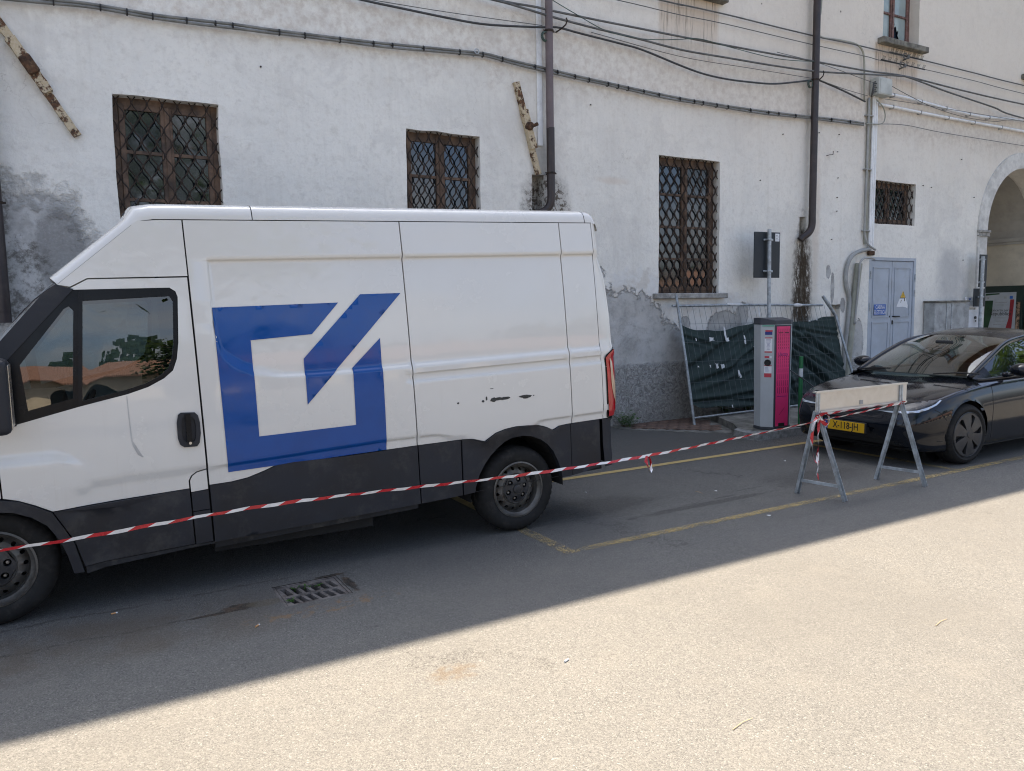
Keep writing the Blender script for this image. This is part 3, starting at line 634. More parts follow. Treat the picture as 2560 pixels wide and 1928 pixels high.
# covered passage behind the arch
ps = MB(); x0, x1 = ARC[0]-ARC[2], ARC[0]+ARC[2]
for xa, fl in ((x0-.12, False), (x1, True)):
    q = [(xa,WY+.5,0),(xa,D2,0),(xa,D2,3.2),(xa,WY+.5,3.2)]; ps.add(q, [(0,1,2,3) if fl else (3,2,1,0)])
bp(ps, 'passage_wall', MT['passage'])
vt = MB(); n = 20; rx = (x1-x0+.12)/2; cx = (x1+x0-.12)/2; ring = []
for i in range(n+1):
    q = math.pi*i/n; ring.append((cx-rx*math.cos(q), 3.2+1.42*math.sin(q)))
for i in range(n):
    a, b_ = ring[i], ring[i+1]; vt.add([(a[0],WY+.5,a[1]),(b_[0],WY+.5,b_[1]),(b_[0],D2,b_[1]),(a[0],D2,a[1])], [(0,1,2,3)])
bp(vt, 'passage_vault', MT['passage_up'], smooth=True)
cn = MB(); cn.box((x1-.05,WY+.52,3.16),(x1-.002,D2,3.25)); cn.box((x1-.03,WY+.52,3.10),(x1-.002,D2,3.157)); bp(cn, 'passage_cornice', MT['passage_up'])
ab = MB(); ab.box((x1-.04,WY+.54,.02),(x1-.003,WY+3.3,2.125)); bp(ab, 'notice_board', MT['board_green'])
# moulded arch surround and impost blocks
su = MB(); ro = 1.69; prof = [(ARC[0]-ro*math.cos(q), ARC[1]+ro*math.sin(q)) for q in np.linspace(0, math.pi, 41)]
inn = [(ARC[0]-(ARC[2]+.004)*math.cos(q), ARC[1]+(ARC[2]+.004)*math.sin(q)) for q in np.linspace(math.pi, 0, 41)]
su.prism((prof+inn)[::-1], lambda p, h: (p[0], WY+.02-h, p[1]), .055)
for s in (-1, 1):
    a, b_ = sorted((ARC[0]+s*(ARC[2]+.004), ARC[0]+s*ro)); su.box((a, WY-.035, .0), (b_, WY+.02, ARC[1]-.055))
bp(su, 'arch_surround', MT['arch'], smooth=True, angle=R(30))
for s in (-1, 1):
    im = MB(); a, b_ = sorted((ARC[0]+s*(ARC[2]-.06), ARC[0]+s*(ro+.01))); im.bbox((a, WY-.075, 3.20), (b_, WY+.3, 3.245), .008); im.bbox((a+.02, WY-.055, 3.145), (b_-.01, WY+.3, 3.20), .01); im.bbox((a+.005, WY-.06, 3.12), (b_-.003, WY+.3, 3.145), .006)
    bp(im, 'impost_block', MT['sill_light'])

def wave_bar(x0, z0, z1, y, phase, amp=.073, per=.262, rad=.0105):
    path = []; n = int((z1-z0)/per*10)
    for i in range(n+1):
        z = z0+(z1-z0)*i/n; t = (z1-z)/per+phase/2
        w = math.sin(2*math.pi*t); w = math.copysign(abs(w)**.85, w); path.append((x0+amp*w, y-.004*abs(w), z))
    m = MB().tube(path, rad, 6, flat=.36 if rad > .012 else .75); k = 0
    while True:                                # collars where two bars meet
        t0 = .25-phase/2+k*.5; z = z1-t0*per; k += 1
        if z < z0: break
        if z > z1: continue
        if math.sin(2*math.pi*(t0+phase/2)) > 0: m.bbox((x0+amp-.010, y-.013, z-.014), (x0+amp+.010, y+.011, z+.014), .004, seg=1)
    return m
def window(w, rows, depth=.17, grille=True, sill=None, pane='pane', wood='wood', broken=False):
    x0, x1, z0, z1 = w; xm = (x0+x1)/2; Y = WY+depth
    fr = MB()
    fr.box((x0-.02,Y,z0-.02),(x0+.055,Y+.07,z1+.02)); fr.box((x1-.055,Y,z0-.02),(x1+.02,Y+.07,z1+.02)); fr.box((x0+.056,Y+.001,z1-.055),(x1-.056,Y+.069,z1+.02)); fr.box((x0+.056,Y+.001,z0-.02),(x1-.056,Y+.069,z0+.05))
    f = bp(fr, 'window', MT[wood])
    for s, (a, b_) in enumerate(((x0+.058, xm-.002), (xm+.002, x1-.058))):
        sh_ = MB(); za, zb = z0+.052, z1-.057; st = .058
        sh_.bbox((a,Y-.018,za),(a+st,Y+.04,zb), .006, seg=1); sh_.bbox((b_-st,Y-.018,za),(b_,Y+.04,zb), .006, seg=1)
        hh = (zb-za)/rows
        sh_.box((a+st+.001,Y-.012,za),(b_-st-.001,Y+.036,za+.06)); sh_.box((a+st+.001,Y-.012,zb-.06),(b_-st-.001,Y+.036,zb))
        for k in range(1, rows): sh_.box((a+st+.001,Y-.012,za+hh*k-.017),(b_-st-.001,Y+.036,za+hh*k+.017))
        if s == 1: sh_.bbox((a-.022,Y-.034,za),(a+.030,Y-.019,zb), .006, seg=1)
        bp(sh_, 'casement', MT[wood], f)
        for k in range(rows):
            pm = MB(); pa, pb = za+hh*k+.012, za+hh*(k+1)-.012; t1, t2 = random.uniform(-.004,.004), random.uniform(-.004,.004)
            if broken and s == 1 and k == 0:
                jag = [(a+st,pa),(b_-st,pa),(b_-st,pb),(a+st,pb),(a+st,pb-.10),(a+st+.05,pb-.13),(a+st+.035,pb-.2),(a+st+.09,pb-.17),(a+st+.12,pb-.26),(a+st+.17,pb-.24),(a+st+.15,pb-.33),(a+st+.20,pb-.40),(a+st+.19,pb-.47)]
                jag = [p for p in jag if p[1] > pa-.001][1:]; jag[0:0] = [(a+st+.22,pa)]
                pm.prism(jag, lambda p, h: (p[0], Y+.012+h, p[1]), .004); bp(pm, 'broken_pane', MT[pane], f)
                gap = MB(); gap.box((a+st,Y+.06,pa),(b_-st,Y+.064,pb)); bp(gap, 'window_gap', MT['pane_dark'], f); continue
            pm.add([(a+.01,Y+.01+t1,pa),(b_-.01,Y+.01-t1,pa),(b_-.01,Y+.01-t1+t2,pb),(a+.01,Y+.01+t1+t2,pb)], [(0,1,2,3)])
            bp(pm, 'pane', MT[pane], f)
    if grille:
        n = max(8, 2*round((x1-x0)/.149)); sp = (x1-x0)/n
        g = None
        for i in range(n+1):
            m = wave_bar(x0+sp*i, z0-.01, z1+.005, WY+.055, i % 2, amp=sp*.5-.0035, rad=.0145 if x0 > 7 else .0075 if x0 < 2 else .0095)
            m.v = [(min(max(v[0], x0-.03), x1+.03), v[1], v[2]) for v in m.v]
            if g is None: g = bp(m, 'window_grille', MT['iron'])
            else: bp(m, 'grille_bar', MT['iron'], g, smooth=True)
    if sill:
        s = MB(); ov, th, pr, mt = sill; s.bbox((x0-ov,WY-pr,z0-th),(x1+ov,WY+.28,z0+.004), .01, seg=1); bp(s, 'window_sill', MT[mt])
for i, w in enumerate(WIN): window(w, 1 if i == 3 else 4 if i == 2 else 4, depth=.14 if i != 3 else .16, sill=(.12,.08,.10,'sill_light') if i < 3 else None)
for w in EXTRA: window(w, 4, sill=(.12,.08,.10,'sill_light'))
for i, w in enumerate(UPW): window(w, 3, depth=.2, grille=False, sill=(.17 if i != 3 else .14,.10,.13,'sill'), pane='pane_pale', wood='wood_old', broken=(i == 3))
# dark rooms behind the windows, light does not leak through the house
rm = MB()
for x0_, x1_, z0_, z1_ in WIN+UPW+EXTRA: rm.box((x0_-.2,WY+.302,z0_-.2),(x1_+.2,WY+.34,z1_+.2))
bp(rm, 'room_backing', MT['shadow_gap'])
# two-leaf metal door of the transformer room
dx0, dx1, _, dz1 = DOOR; dm = (dx0+dx1)/2+.0
fr = MB(); fr.bbox((dx0-.005,WY-.004,0),(dx0+.06,WY+.09,dz1-.002), .006, seg=1); fr.bbox((dx1-.06,WY-.004,0),(dx1+.005,WY+.09,dz1-.002), .006, seg=1); fr.bbox((dx0+.06,WY-.002,dz1-.062),(dx1-.06,WY+.09,dz1+.004), .006, seg=1)
dframe = bp(fr, 'door_frame', MT['door'])
for s, (a, b_) in enumerate(((dx0+.066, dm-.005), (dm+.005, dx1-.066))):
    lf = MB(); lf.bbox((a,WY+.018,.04),(b_,WY+.06,dz1-.068), .004, seg=1)
    for za, zb in ((.12,1.42),(1.50,2.45)):
        for p, q in (((a+.07,za),(b_-.07,za+.022)),((a+.07,zb-.022),(b_-.07,zb)),((a+.07,za+.022),(a+.092,zb-.022)),((b_-.092,za+.022),(b_-.07,zb-.022))):
            lf.box((p[0],WY+.006,p[1]),(q[0],WY+.017,q[1]))
        xm_ = (a+b_)/2; zz = (za+zb)/2                      # pressed diamond of the sheet
        pt = [(a+.095,za+.025),(b_-.095,za+.025),(b_-.095,zb-.025),(a+.095,zb-.025)]
        for k in range(4):
            p, q = pt[k], pt[(k+1) % 4]; lf.add([(p[0],WY+.017,p[1]),(q[0],WY+.017,q[1]),(xm_,WY+.010,zz)], [(0,1,2)])
    leaf_ = bp(lf, 'door_leaf', MT['door'])
    if s == 1:
        h = MB(); h.tube([(a+.045,WY+.02,1.515),(a+.045,WY-.03,1.515),(a+.20,WY-.035,1.512)], .011, 8); h.bbox((a+.025,WY+.008,1.36),(a+.062,WY+.02,1.44), .004, seg=1); h.bbox((a-.06,WY+.010,1.495),(a-.03,WY+.02,1.53), .004, seg=1)
        bp(h, 'door_handle', MT['black'], leaf_)
    for z in (1.95, 2.25) if s == 1 else (1.7, 2.3):
        h = MB(); xx = dx1-.03 if s == 1 else dx0+.03; h.tube([(xx,WY-.012,z-.07),(xx,WY-.012,z+.07)], .014, 8); bp(h, 'hinge', MT['galv'], leaf_)
# timber nailed over the pipe gap above the door, small wall hooks and nails (metal bits left in the plaster)
def hook(x, z, kind=0):
    h = MB()
    if kind == 0: h.tube([(x,WY+.01,z),(x+.02,WY-.05,z+.01),(x+.10,WY-.06,z+.02),(x+.105,WY-.06,z+.08)], .006, 6)
    else: h.tube([(x,WY+.01,z),(x,WY-.018,z)], .006, 6); h.bbox((x-.009,WY-.024,z-.009),(x+.009,WY-.016,z+.009), .003, seg=1)
    bp(h, 'wall_hook', MT['iron'])
for a in ((11.62,4.36,0),(11.4,4.73,1),(11.93,4.75,1),(11.9,4.45,1),(11.93,4.0,1),(11.92,3.66,1),(11.92,3.42,1),(9.98,3.83,1),(10.5,4.62,1),(14.45,4.03,1),(14.72,4.01,1),(16.2,3.9,1),(15.7,4.62,1),(11.8,2.92,1),(6.55,4.65,1),(2.0,4.55,1),(15.9,2.62,1)): hook(*a)
# ------------------------------------------------------------------ wheels (shared by builders)
def wheel(root, X, Y, r, width, out, kind, steer=0.0, name='wheel'):
    """axle along Y; out = -1 faces the street (-Y), +1 faces the wall"""
    M = Matrix.Translation((X, Y, r)) @ Matrix.Rotation(steer, 4, 'Z') @ Matrix.Rotation(R(90) if out < 0 else R(-90), 4, 'X')   # +Z of the wheel points outwards
    w2 = width/2; rb = .222 if kind == 'van' else .246
    N = 132
    tw = MB()
    def mod(k, i, rr, h):
        if i in (4, 5) and k % 3 == 0: return rr-.008, h
        if i in (11, 12) and k % 3 == 0: return rr-.008, h
        return rr, h
    prof = [(rb-.012,w2-.03),(rb,w2-.008),(rb+.03,w2+.004),(r-.055,w2+.006),(r-.022,w2-.006),(r-.006,w2-.030),(r,w2-.052),(r+.0005,.028),(r-.008,.022),(r-.008,-.0),(r,-.006),(r,-w2+.05),(r-.008,-w2+.02),(r-.05,-w2),(rb,-w2+.01)]
    tw.lathe(prof, N, M=M, mod=mod)
    ty = tw.build(name, MT['tyre'], root, smooth=True, angle=R(50))
    if root is not None: reparent_local(ty, root)
    rm = MB()
    if kind == 'van':
        rm.lathe([(rb-.004,w2-.016),(rb+.006,w2-.002),(rb-.006,w2+.002),(rb-.012,w2-.014),(rb-.03,w2-.03),(rb-.036,w2-.075),(.186,w2-.085)], 64, M=M)
        V, F, rim = cdt(circle(0,0,.187,64), [circle(.163*math.cos(2*math.pi*k/15), .163*math.sin(2*math.pi*k/15), .0135, 12) for k in range(15)] + [circle(0,0,.125,48)])
        hz = lambda x, y: w2-.083+.034*ss(math.hypot(x,y), .190, .135)
        panel(rm, circle(0,0,.187,64), lambda x, y, d: M @ Vector((x, y, hz(x,y)-d)), holes=[circle(.163*math.cos(2*math.pi*k/15), .163*math.sin(2*math.pi*k/15), .0135, 12) for k in range(15)]+[circle(0,0,.125,48)], thick=.02)
        rm.lathe([(.125,w2-.05),(.118,w2-.040),(.110,w2-.050)], 48, M=M)
        rm.build('rim', MT['rim_steel'], ty, smooth=True, angle=R(35))
        cp = MB(); star = []
        for k in range(48):
            q = 2*math.pi*k/48; star.append(((.113+.006*math.cos(6*q))*math.cos(q), (.113+.006*math.cos(6*q))*math.sin(q)))
        hs = [circle(.078*math.cos(2*math.pi*k/6+.3), .078*math.sin(2*math.pi*k/6+.3), .0215, 14) for k in range(6)]
        panel(cp, star, lambda x, y, d: M @ Vector((x, y, w2-.040+.012*ss(math.hypot(x,y), .112, .05)-d)), holes=hs, thick=.035, step=.02)
        cp.lathe([(.036,w2-.030),(.034,w2-.020),(.030,w2-.018),(.0,w2-.018)], 24, M=M)
        cp.build('wheel_cap', MT['rim_dark'], ty, smooth=True, angle=R(35))
        nt = MB()
        for k in range(6): nt.lathe([(.0125,w2-.075),(.0125,w2-.045),(.008,w2-.038),(0,w2-.037)], 6, M=M @ Matrix.Translation((.078*math.cos(2*math.pi*k/6+.3), .078*math.sin(2*math.pi*k/6+.3), 0)))
        nt.build('wheel_nuts', MT['nut'], ty)
        bk = MB(); bk.disc(.19, 32, M=M, h=w2-.13); bk.build('brake_drum', MT['shadow_gap'], ty)
    else:
        rm.lathe([(rb-.004,w2-.016),(rb+.004,w2-.002),(rb-.004,w2+.004),(rb-.010,w2-.004)], 64, M=M)
        hs = []
        for k in range(6):
            q0 = 2*math.pi*k/6
            P = lambda rr, a: (rr*math.cos(q0+a), rr*math.sin(q0+a))
            hs.append([P(.062,.22),P(.13,.05),P(.205,.0),P(.219,.16),P(.221,.36),P(.15,.30)])
        panel(rm, circle(0,0,rb-.008,64), lambda x, y, d: M @ Vector((x, y, w2+.001+.010*ss(math.hypot(x,y), .235, .08)-d)), holes=hs, thick=.028, step=.03)
        rm.lathe([(.034,w2+.012),(.031,w2+.0165),(0,w2+.0165)], 24, M=M)
        rm.build('wheel_cover', MT['aero'], ty, smooth=True, angle=R(30))
        bk = MB(); bk.disc(rb, 32, M=M, h=w2-.035); bk.build('rim_barrel', MT['shadow_gap'], ty)
    return ty

# ------------------------------------------------------------------ the white van (nose towards -X, parked along the wall)
TH = R(1.9); HX, VY, VW = 3.01, 5.15, 2.01           # rear axle X, near flank Y, width; unladen van sits nose down
ct, st = math.cos(TH), math.sin(TH)
def vtum(w): t = max(0.0, (w-1.1)/1.1); return .05*t*t+.02*t
def vw3(u, v, w): return Vector((HX+u*ct-w*st, VY+v, w*ct+u*st))
van = empty('white_van', 'white panel van with blue square arrow logo, dark scrapes and black lower cladding', 'van', (HX-1.76, VY+VW/2, 0))
def vp(mb_, name, mat, parent=None, **k):
    o = mb_.build(name, mat, parent if parent is not None else van, **k)
    if parent is None: reparent_local(o, van)
    return o
RECX = [-2.19,-2.178,-2.152,-2.08,-1.972,-1.816,-1.6,-1.356,.9]; RECW = [1.95,1.76,1.62,1.54,1.482,1.438,1.427,1.424,1.424]
CRX = [-3.3,-3.118,-2.917,-2.78,-2.3,-1.09,-.697,-.39,-.25,.15,.234,.506,.9]; CRW = [.80,.829,.892,.902,.890,.904,.895,.816,.76,.86,.891,.890,.888]
def vflank(u, w):
    v = vtum(w)
    if u > -2.2:
        rec = ss(w, 2.218, 2.198)*ss(w, interp(u,RECX,RECW)-.012, interp(u,RECX,RECW)+.016)*ss(u, -2.196, -2.165)*(1-ss(u,.835,.85)*0)
        v += .020*rec
        g = ss(w,1.300,1.312)*(1-ss(w,1.356,1.368))*ss(u,-.895,-.87); v += .012*g
        v += .003*(1-ss(w,1.300,1.312))*ss(u,-.895,-.87)*ss(w,.9,1.25)
    wc = interp(u, CRX, CRW); v += .013*(1-ss(w, wc-.016, wc+.006))*ss(u,-3.2,-2.95)
    if u < -2.85: v -= .022*ss(u,-2.9,-3.15)*(1-ss(w, interp(u,[-4.5,-3.1,-2.95],[1.08,1.06,.98]), interp(u,[-4.5,-3.1,-2.95],[1.14,1.10,1.02])))
    v += .20*ss(u,-3.7,-4.6)**2
    return v
def near(off=0.0): return lambda u, w, d: vw3(u, vflank(u,w)+off+d, w)
def far(off=0.0): return lambda u, w, d: vw3(u, VW-(vflank(u,w)+off+d), w)
WTOP = 2.463
ux = lambda a, b_, s: np.arange(a+s*.6, b_, s)
WS = np.unique(np.round(np.concatenate([np.arange(.80,2.45,.03), [1.296,1.304,1.312,1.352,1.36,1.37,1.412,1.420,1.428,1.436,1.446,.872,.88,.888,.896,.904,2.195,2.203,2.211,2.220]]), 4))
arc_f = [(-3.421,.880),(-3.334,.858),(-3.255,.817),(-3.172,.765)]
door_out = [(-2.309,.772),(-2.309,2.104),(-2.863,2.110),(-2.955,2.062),(-3.40,1.585),(-3.405,.885)]+arc_f[1:]+[(-2.415,.771),(-2.415,.82),(-2.40,.848),(-2.37,.868),(-2.309,.880)]
door_out = [(-3.172,.765),(-2.4225,.771),(-2.4225,.82),(-2.405,.852),(-2.37,.873),(-2.3115,.884),(-2.3115,2.104),(-2.863,2.108),(-2.955,2.060),(-3.40,1.585),(-3.405,.882)]+arc_f[1:3]
win_out = [(-3.300,1.292),(-2.970,1.362),(-2.716,1.408),(-2.600,1.440),(-2.505,1.485),(-2.449,1.530),(-2.42,1.60),(-2.402,1.70),(-2.378,1.985),(-2.388,2.02),(-2.42,2.044),(-2.949,2.050),(-3.33,1.64)]
def doorpair(flip):
    F = far if flip else near
    m = MB(); panel(m, door_out, F(), holes=[win_out], step=.03, thick=.03, bstep=.04, flip=flip, back=True)
    d = vp(m, 'front_door', MT['vanpaint'], smooth=True, angle=R(40))
    q_in = [(-3.272,1.33),(-2.985,1.388),(-2.922,2.012),(-2.955,2.012),(-3.29,1.62)]
    g_in = [(-2.958,1.392),(-2.718,1.435),(-2.61,1.463),(-2.525,1.503),(-2.475,1.545),(-2.447,1.61),(-2.43,1.70),(-2.408,1.96),(-2.425,1.992),(-2.902,1.982)]
    q2 = [(-3.235,1.365),(-3.005,1.412),(-2.952,1.93),(-2.972,1.955),(-3.0,1.94),(-3.25,1.63)]
    t = MB(); panel(t, [(u*1.0+(-.004 if u < -2.8 else .004), w) for u, w in win_out], F(.004), holes=[g_in, q2], step=.06, thick=.02, flip=flip); vp(t, 'window_surround', MT['gloss_black'], d, smooth=True, angle=R(40))
    # the quarter light and the sliding glass, a hand's breadth of frit round the small one
    q2 = [(-3.235,1.365),(-3.005,1.412),(-2.955,1.93),(-2.975,1.955),(-3.0,1.94),(-3.25,1.63)]
    t = MB(); panel(t, q2, F(.007), flip=flip, step=.1); vp(t, 'quarter_glass', MT['glass_van'], d, smooth=True)
    t = MB(); panel(t, g_in, F(.012), flip=flip, step=.1); vp(t, 'door_glass', MT['glass_van'], d, smooth=True)
    t = MB(); panel(t, [(-2.915,1.372),(-2.899,1.372),(-2.885,2.045),(-2.901,2.045)] if False else [(-2.984,1.37),(-2.960,1.375),(-2.894,2.04),(-2.918,2.04)], F(-.002), flip=flip, thick=.03); vp(t, 'glass_divider', MT['gloss_black'], d)
    # handle
    hb = [(-2.462,1.10),(-2.452,1.06),(-2.43,1.042),(-2.355,1.038),(-2.338,1.06),(-2.326,1.12),(-2.326,1.19),(-2.333,1.235),(-2.35,1.255),(-2.43,1.262),(-2.448,1.25),(-2.46,1.20)]
    inn = [(-2.395+(u+2.395)*.62, 1.155+(w-1.155)*.72) for u, w in hb]
    t = MB(); panel(t, hb, F(-.014), holes=[inn], thick=.013, flip=flip); 
    V_, F_, _ = cdt(inn); t.add([F(-.0025)(u,w,0) for u, w in V_], [f[::-1] if flip else f for f in F_]); panel(t, inn, F(-.0135), thick=.026, flip=not flip) if False else None
    h = vp(t, 'door_handle', MT['cladding'], d)
    t = MB(); panel(t, [(-2.413,1.078),(-2.382,1.076),(-2.378,1.25),(-2.408,1.252)], F(-.030), thick=.02, flip=flip); panel(t, circle(-2.394,1.068,.011,12), F(-.031), thick=.01, flip=flip); vp(t, 'grip_bar', MT['gloss_black'], h)
    t = MB(); panel(t, circle(-2.395,1.067,.009,12), F(-.034), flip=flip); vp(t, 'lock_cylinder', MT['chrome'], h)
    # lower door cladding
    t = MB(); panel(t, [(-3.168,.760),(-3.12,.66),(-3.075,.56),(-3.040,.40),(-2.93,.405),(-2.4225,.408),(-2.4225,.767)], F(-.010), step=.05, thick=.03, flip=flip); vp(t, 'door_cladding', MT['cladding'], d, smooth=True, angle=R(40))
    return d
doorN = doorpair(False); doorpair(True)
# flank panels: sliding door, rear side panel, quarter panel, fuel flap, cab roof side
sl_out = [(-2.300,.774),(-2.166,.774),(-2.06,.785),(-1.95,.815),(-1.871,.842),(-1.75,.846),(-1.409,.835),(-.8545,.832),(-.8545,WTOP),(-2.300,WTOP)]
rs_out = [(-.8455,.832),(-.495,.827),(-.42,.823),(-.39,.819),(-.34,.803),(-.297,.790),(-.25,.815),(-.198,.842),(-.11,.862),(-.014,.870),(.10,.864),(.202,.852),(.25,.838),(.290,.822),(.334,.798),(.36,.806),(.395,.822),(.503,.828),(.5245,.828),(.5245,WTOP),(-.8455,WTOP)]
qp_out = [(.5335,.828),(.845,.828),(.845,WTOP),(.5335,WTOP)]
uc_out = [(-2.3085,2.113),(-2.3085,WTOP),(-2.44,WTOP),(-2.565,2.455),(-2.80,2.262),(-3.02,2.082),(-2.957,2.068),(-2.863,2.116)]
fl_out = [(-2.4135,.745),(-2.3115,.749),(-2.3115,.876),(-2.368,.866),(-2.398,.847),(-2.4135,.818)]
flanks = {}
for flip in (False, True):
    F = far if flip else near
    for nm, out, xs_, ys_ in (('sliding_door', sl_out, np.concatenate([np.arange(-2.19,-2.13,.012), ux(-2.12,-.86,.045)]), WS), ('rear_side_panel', rs_out, ux(-.84,.52,.045), WS), ('rear_quarter_panel', qp_out, ux(.54,.84,.045), WS), ('cab_roof_side', uc_out, ux(-3.0,-2.32,.06), np.arange(2.1,2.46,.05))):
        m = MB(); panel(m, out, F(), xs=xs_, ys=ys_, step=.016, thick=.025, bstep=.03, flip=flip)
        o = vp(m, nm, MT['vanpaint'], smooth=True, angle=R(40))
        if not flip: flanks[nm] = o
    m = MB(); panel(m, fl_out, F(-.001), step=.03, thick=.02, flip=flip); vp(m, 'fuel_flap', MT['vanpaint'], smooth=True, angle=R(40))
    m = MB(); panel(m, [(-2.4135,.62),(-2.3115,.62),(-2.3115,.7445),(-2.4135,.7405)], F(-.010), thick=.02, flip=flip); panel(m, [(-2.4135,.405),(-2.3115,.405),(-2.3115,.615),(-2.4135,.615)], F(-.013), thick=.02, flip=flip); vp(m, 'fuel_flap_cladding', MT['cladding'])
    # the seams' dark backing and inner skin
    m = MB(); panel(m, [(-2.34,.39),(.84,.39),(.84,2.46),(-2.34,2.46)], F(.032), holes=[[(-.47,.395),(.45,.395),(.40,.60),(.20,.79),(-.15,.79),(-.38,.6)]], step=.12, flip=flip); vp(m, 'inner_skin', MT['shadow_gap'])
    # cladding along the flank
    for nm, out in (('side_cladding', [(-2.300,.395),(-.8545,.392),(-.8545,.828),(-1.409,.831),(-1.75,.842),(-1.871,.838),(-1.95,.811),(-2.06,.781),(-2.166,.770),(-2.300,.770)]),
                    ('side_cladding', [(-.8455,.392),(-.507,.396),(-.500,.823),(-.8455,.828)]),
                    ('rear_arch_cladding', [(-.4975,.398),(-.402,.402),(-.395,.44),(-.36,.53),(-.305,.612),(-.25,.672),(-.19,.72),(-.12,.762),(-.05,.783),(.05,.788),(.13,.771),(.21,.735),(.27,.69),(.325,.625),(.37,.53),(.40,.43),(.405,.392),(.499,.392),(.499,.824),(.395,.818),(.36,.802),(.334,.793),(.290,.817),(.25,.834),(.202,.847),(.10,.860),(-.014,.865),(-.11,.858),(-.198,.838),(-.25,.811),(-.297,.785),(-.34,.799),(-.39,.815),(-.42,.819),(-.490,.823)]),
                    ('rear_corner_cladding', [(.508,.392),(.60,.40),(.800,.425),(.800,.824),(.508,.824)]),
                    ('front_arch_cladding', [(-3.99,.40),(-3.93,.40),(-3.91,.50),(-3.86,.61),(-3.77,.71),(-3.66,.775),(-3.54,.805),(-3.43,.810),(-3.363,.795),(-3.279,.752),(-3.207,.689),(-3.153,.589),(-3.125,.50),(-3.100,.375),(-3.046,.368),(-3.082,.555),(-3.125,.655),(-3.176,.760),(-3.258,.812),(-3.334,.853),(-3.421,.876),(-3.54,.885),(-3.70,.868),(-3.82,.815),(-3.92,.73),(-3.97,.62)])):
        m = MB(); panel(m, out, F(-.012 if 'arch' not in nm else -.018), step=.05, thick=.05 if 'arch' in nm else .035, bstep=.06, flip=flip); vp(m, nm, MT['cladding'], smooth=True, angle=R(40))
    # sill under the door
    m = MB(); panel(m, [(-3.036,.352),(-2.93,.366),(-2.43,.384),(-2.30,.384),(-2.30,.398),(-2.43,.402),(-2.93,.400),(-3.036,.395)], F(-.002), thick=.04, flip=flip); panel(m, [(-2.296,.345),(-.86,.350),(-.86,.388),(-2.296,.390)], F(.03), thick=.03, flip=flip); vp(m, 'door_sill', MT['cladding_dirty'])
    # front wing
    m = MB(); panel(m, [(-3.4135,.885),(-3.4135,1.575),(-3.62,1.37),(-3.80,1.27),(-4.25,1.17),(-4.42,1.05),(-4.45,.62),(-4.0,.60),(-3.97,.63),(-3.92,.735),(-3.82,.82),(-3.70,.873),(-3.54,.890),(-3.421,.881)], F(), step=.05, thick=.03, flip=flip, bstep=.05); vp(m, 'front_wing', MT['vanpaint'], smooth=True, angle=R(40))
    # A-pillar
    m = MB(); panel(m, [(-2.940,2.054),(-3.022,2.080),(-3.10,2.03),(-3.52,1.56),(-3.64,1.38),(-3.60,1.285),(-3.38,1.268),(-3.298,1.286),(-3.322,1.648)], F(-.008), step=.06, thick=.03, flip=flip); vp(m, 'pillar_trim', MT['cladding'], smooth=True, angle=R(40))
# wheel houses
m = MB()
for flip in (False, True):
    for cu, rr in ((0.0,.43),(-3.52,.43)):
        ring = [(cu+rr*math.cos(q), .36+rr*math.sin(q)*1.0) for q in np.linspace(-.1, math.pi+.1, 17)]
        a0, a1 = (.03,.42) if not flip else (VW-.42, VW-.03)
        for i in range(16): m.add([vw3(ring[i][0],a0,ring[i][1]),vw3(ring[i+1][0],a0,ring[i+1][1]),vw3(ring[i+1][0],a1,ring[i+1][1]),vw3(ring[i][0],a1,ring[i][1])], [(0,1,2,3)])
m.box((HX-3.4,VY+.44,.36),(HX+.8,VY+VW-.44,.5)); m.box((HX-3.0,VY+.30,.30),(HX-.55,VY+.44,.42)); m.box((HX-.06,VY+.2,.3),(HX+.06,VY+VW-.2,.42)); m.box((HX-3.58,VY+.2,.3),(HX-3.46,VY+VW-.2,.4)); m.box((HX-2.3,VY+.12,.22),(HX-1.2,VY+.5,.38))
vp(m, 'underbody', MT['shadow_gap'])
# roof cap with the slanted front rake
rk = Vector((-.645,0,.765)); up = Vector((0,0,1))
stn = [((-3.02,2.084),rk),((-2.80,2.264),rk),((-2.60,2.428),rk),((-2.54,2.458),(rk*.7+up*.5).normalized()),((-2.47,2.468),(rk*.3+up*.9).normalized()),((-2.38,2.469),up)]+[((u,2.469),up) for u in (-2.0,-1.6,-1.2,-.8,-.4,0,.4,.70,.785)]
def sect(off=0.0):
    hs = [(0,0),(.003,.022),(.010,.046),(.022,.068),(.042,.085),(.075,.098),(.14,.108),(.30,.118),(.6,.126),(1.0,.128)]
    return hs+[(2-a, b_) for a, b_ in hs[-2::-1]]
def roofgrid(stations):
    m = MB(); vs = []; n = len(sect())
    for (u, w), nd in stations:
        e = vtum(w); half = VW/2-e; k = .55 if nd.x < -.6 else .12 if nd.x > .95 else .55 if nd.x > .6 else .85 if nd.x > .3 else 1.0
        for a, b_ in sect():
            v = e+half*a if a <= 1 else VW-e-half*(2-a); v = min(max(v, e), VW-e)
            q = Vector((u,0,w))+nd*(b_*k); vs.append(vw3(q.x, v, q.z))
    fs = []
    for i in range(len(stations)-1):
        for j in range(n-1): fs.append((i*n+j, (i+1)*n+j, (i+1)*n+j+1, i*n+j+1))
    m.add(vs, fs); return m
i_c = 7                                                       # cross seam behind the cab
stn.insert(i_c, ((-1.878,2.469),up)); stn.insert(i_c+1, ((-1.872,2.469),up))
vp(roofgrid(stn[:i_c+1]), 'cab_roof', MT['vanpaint'], smooth=True); vp(roofgrid(stn[i_c+1:]), 'roof', MT['vanpaint'], smooth=True)
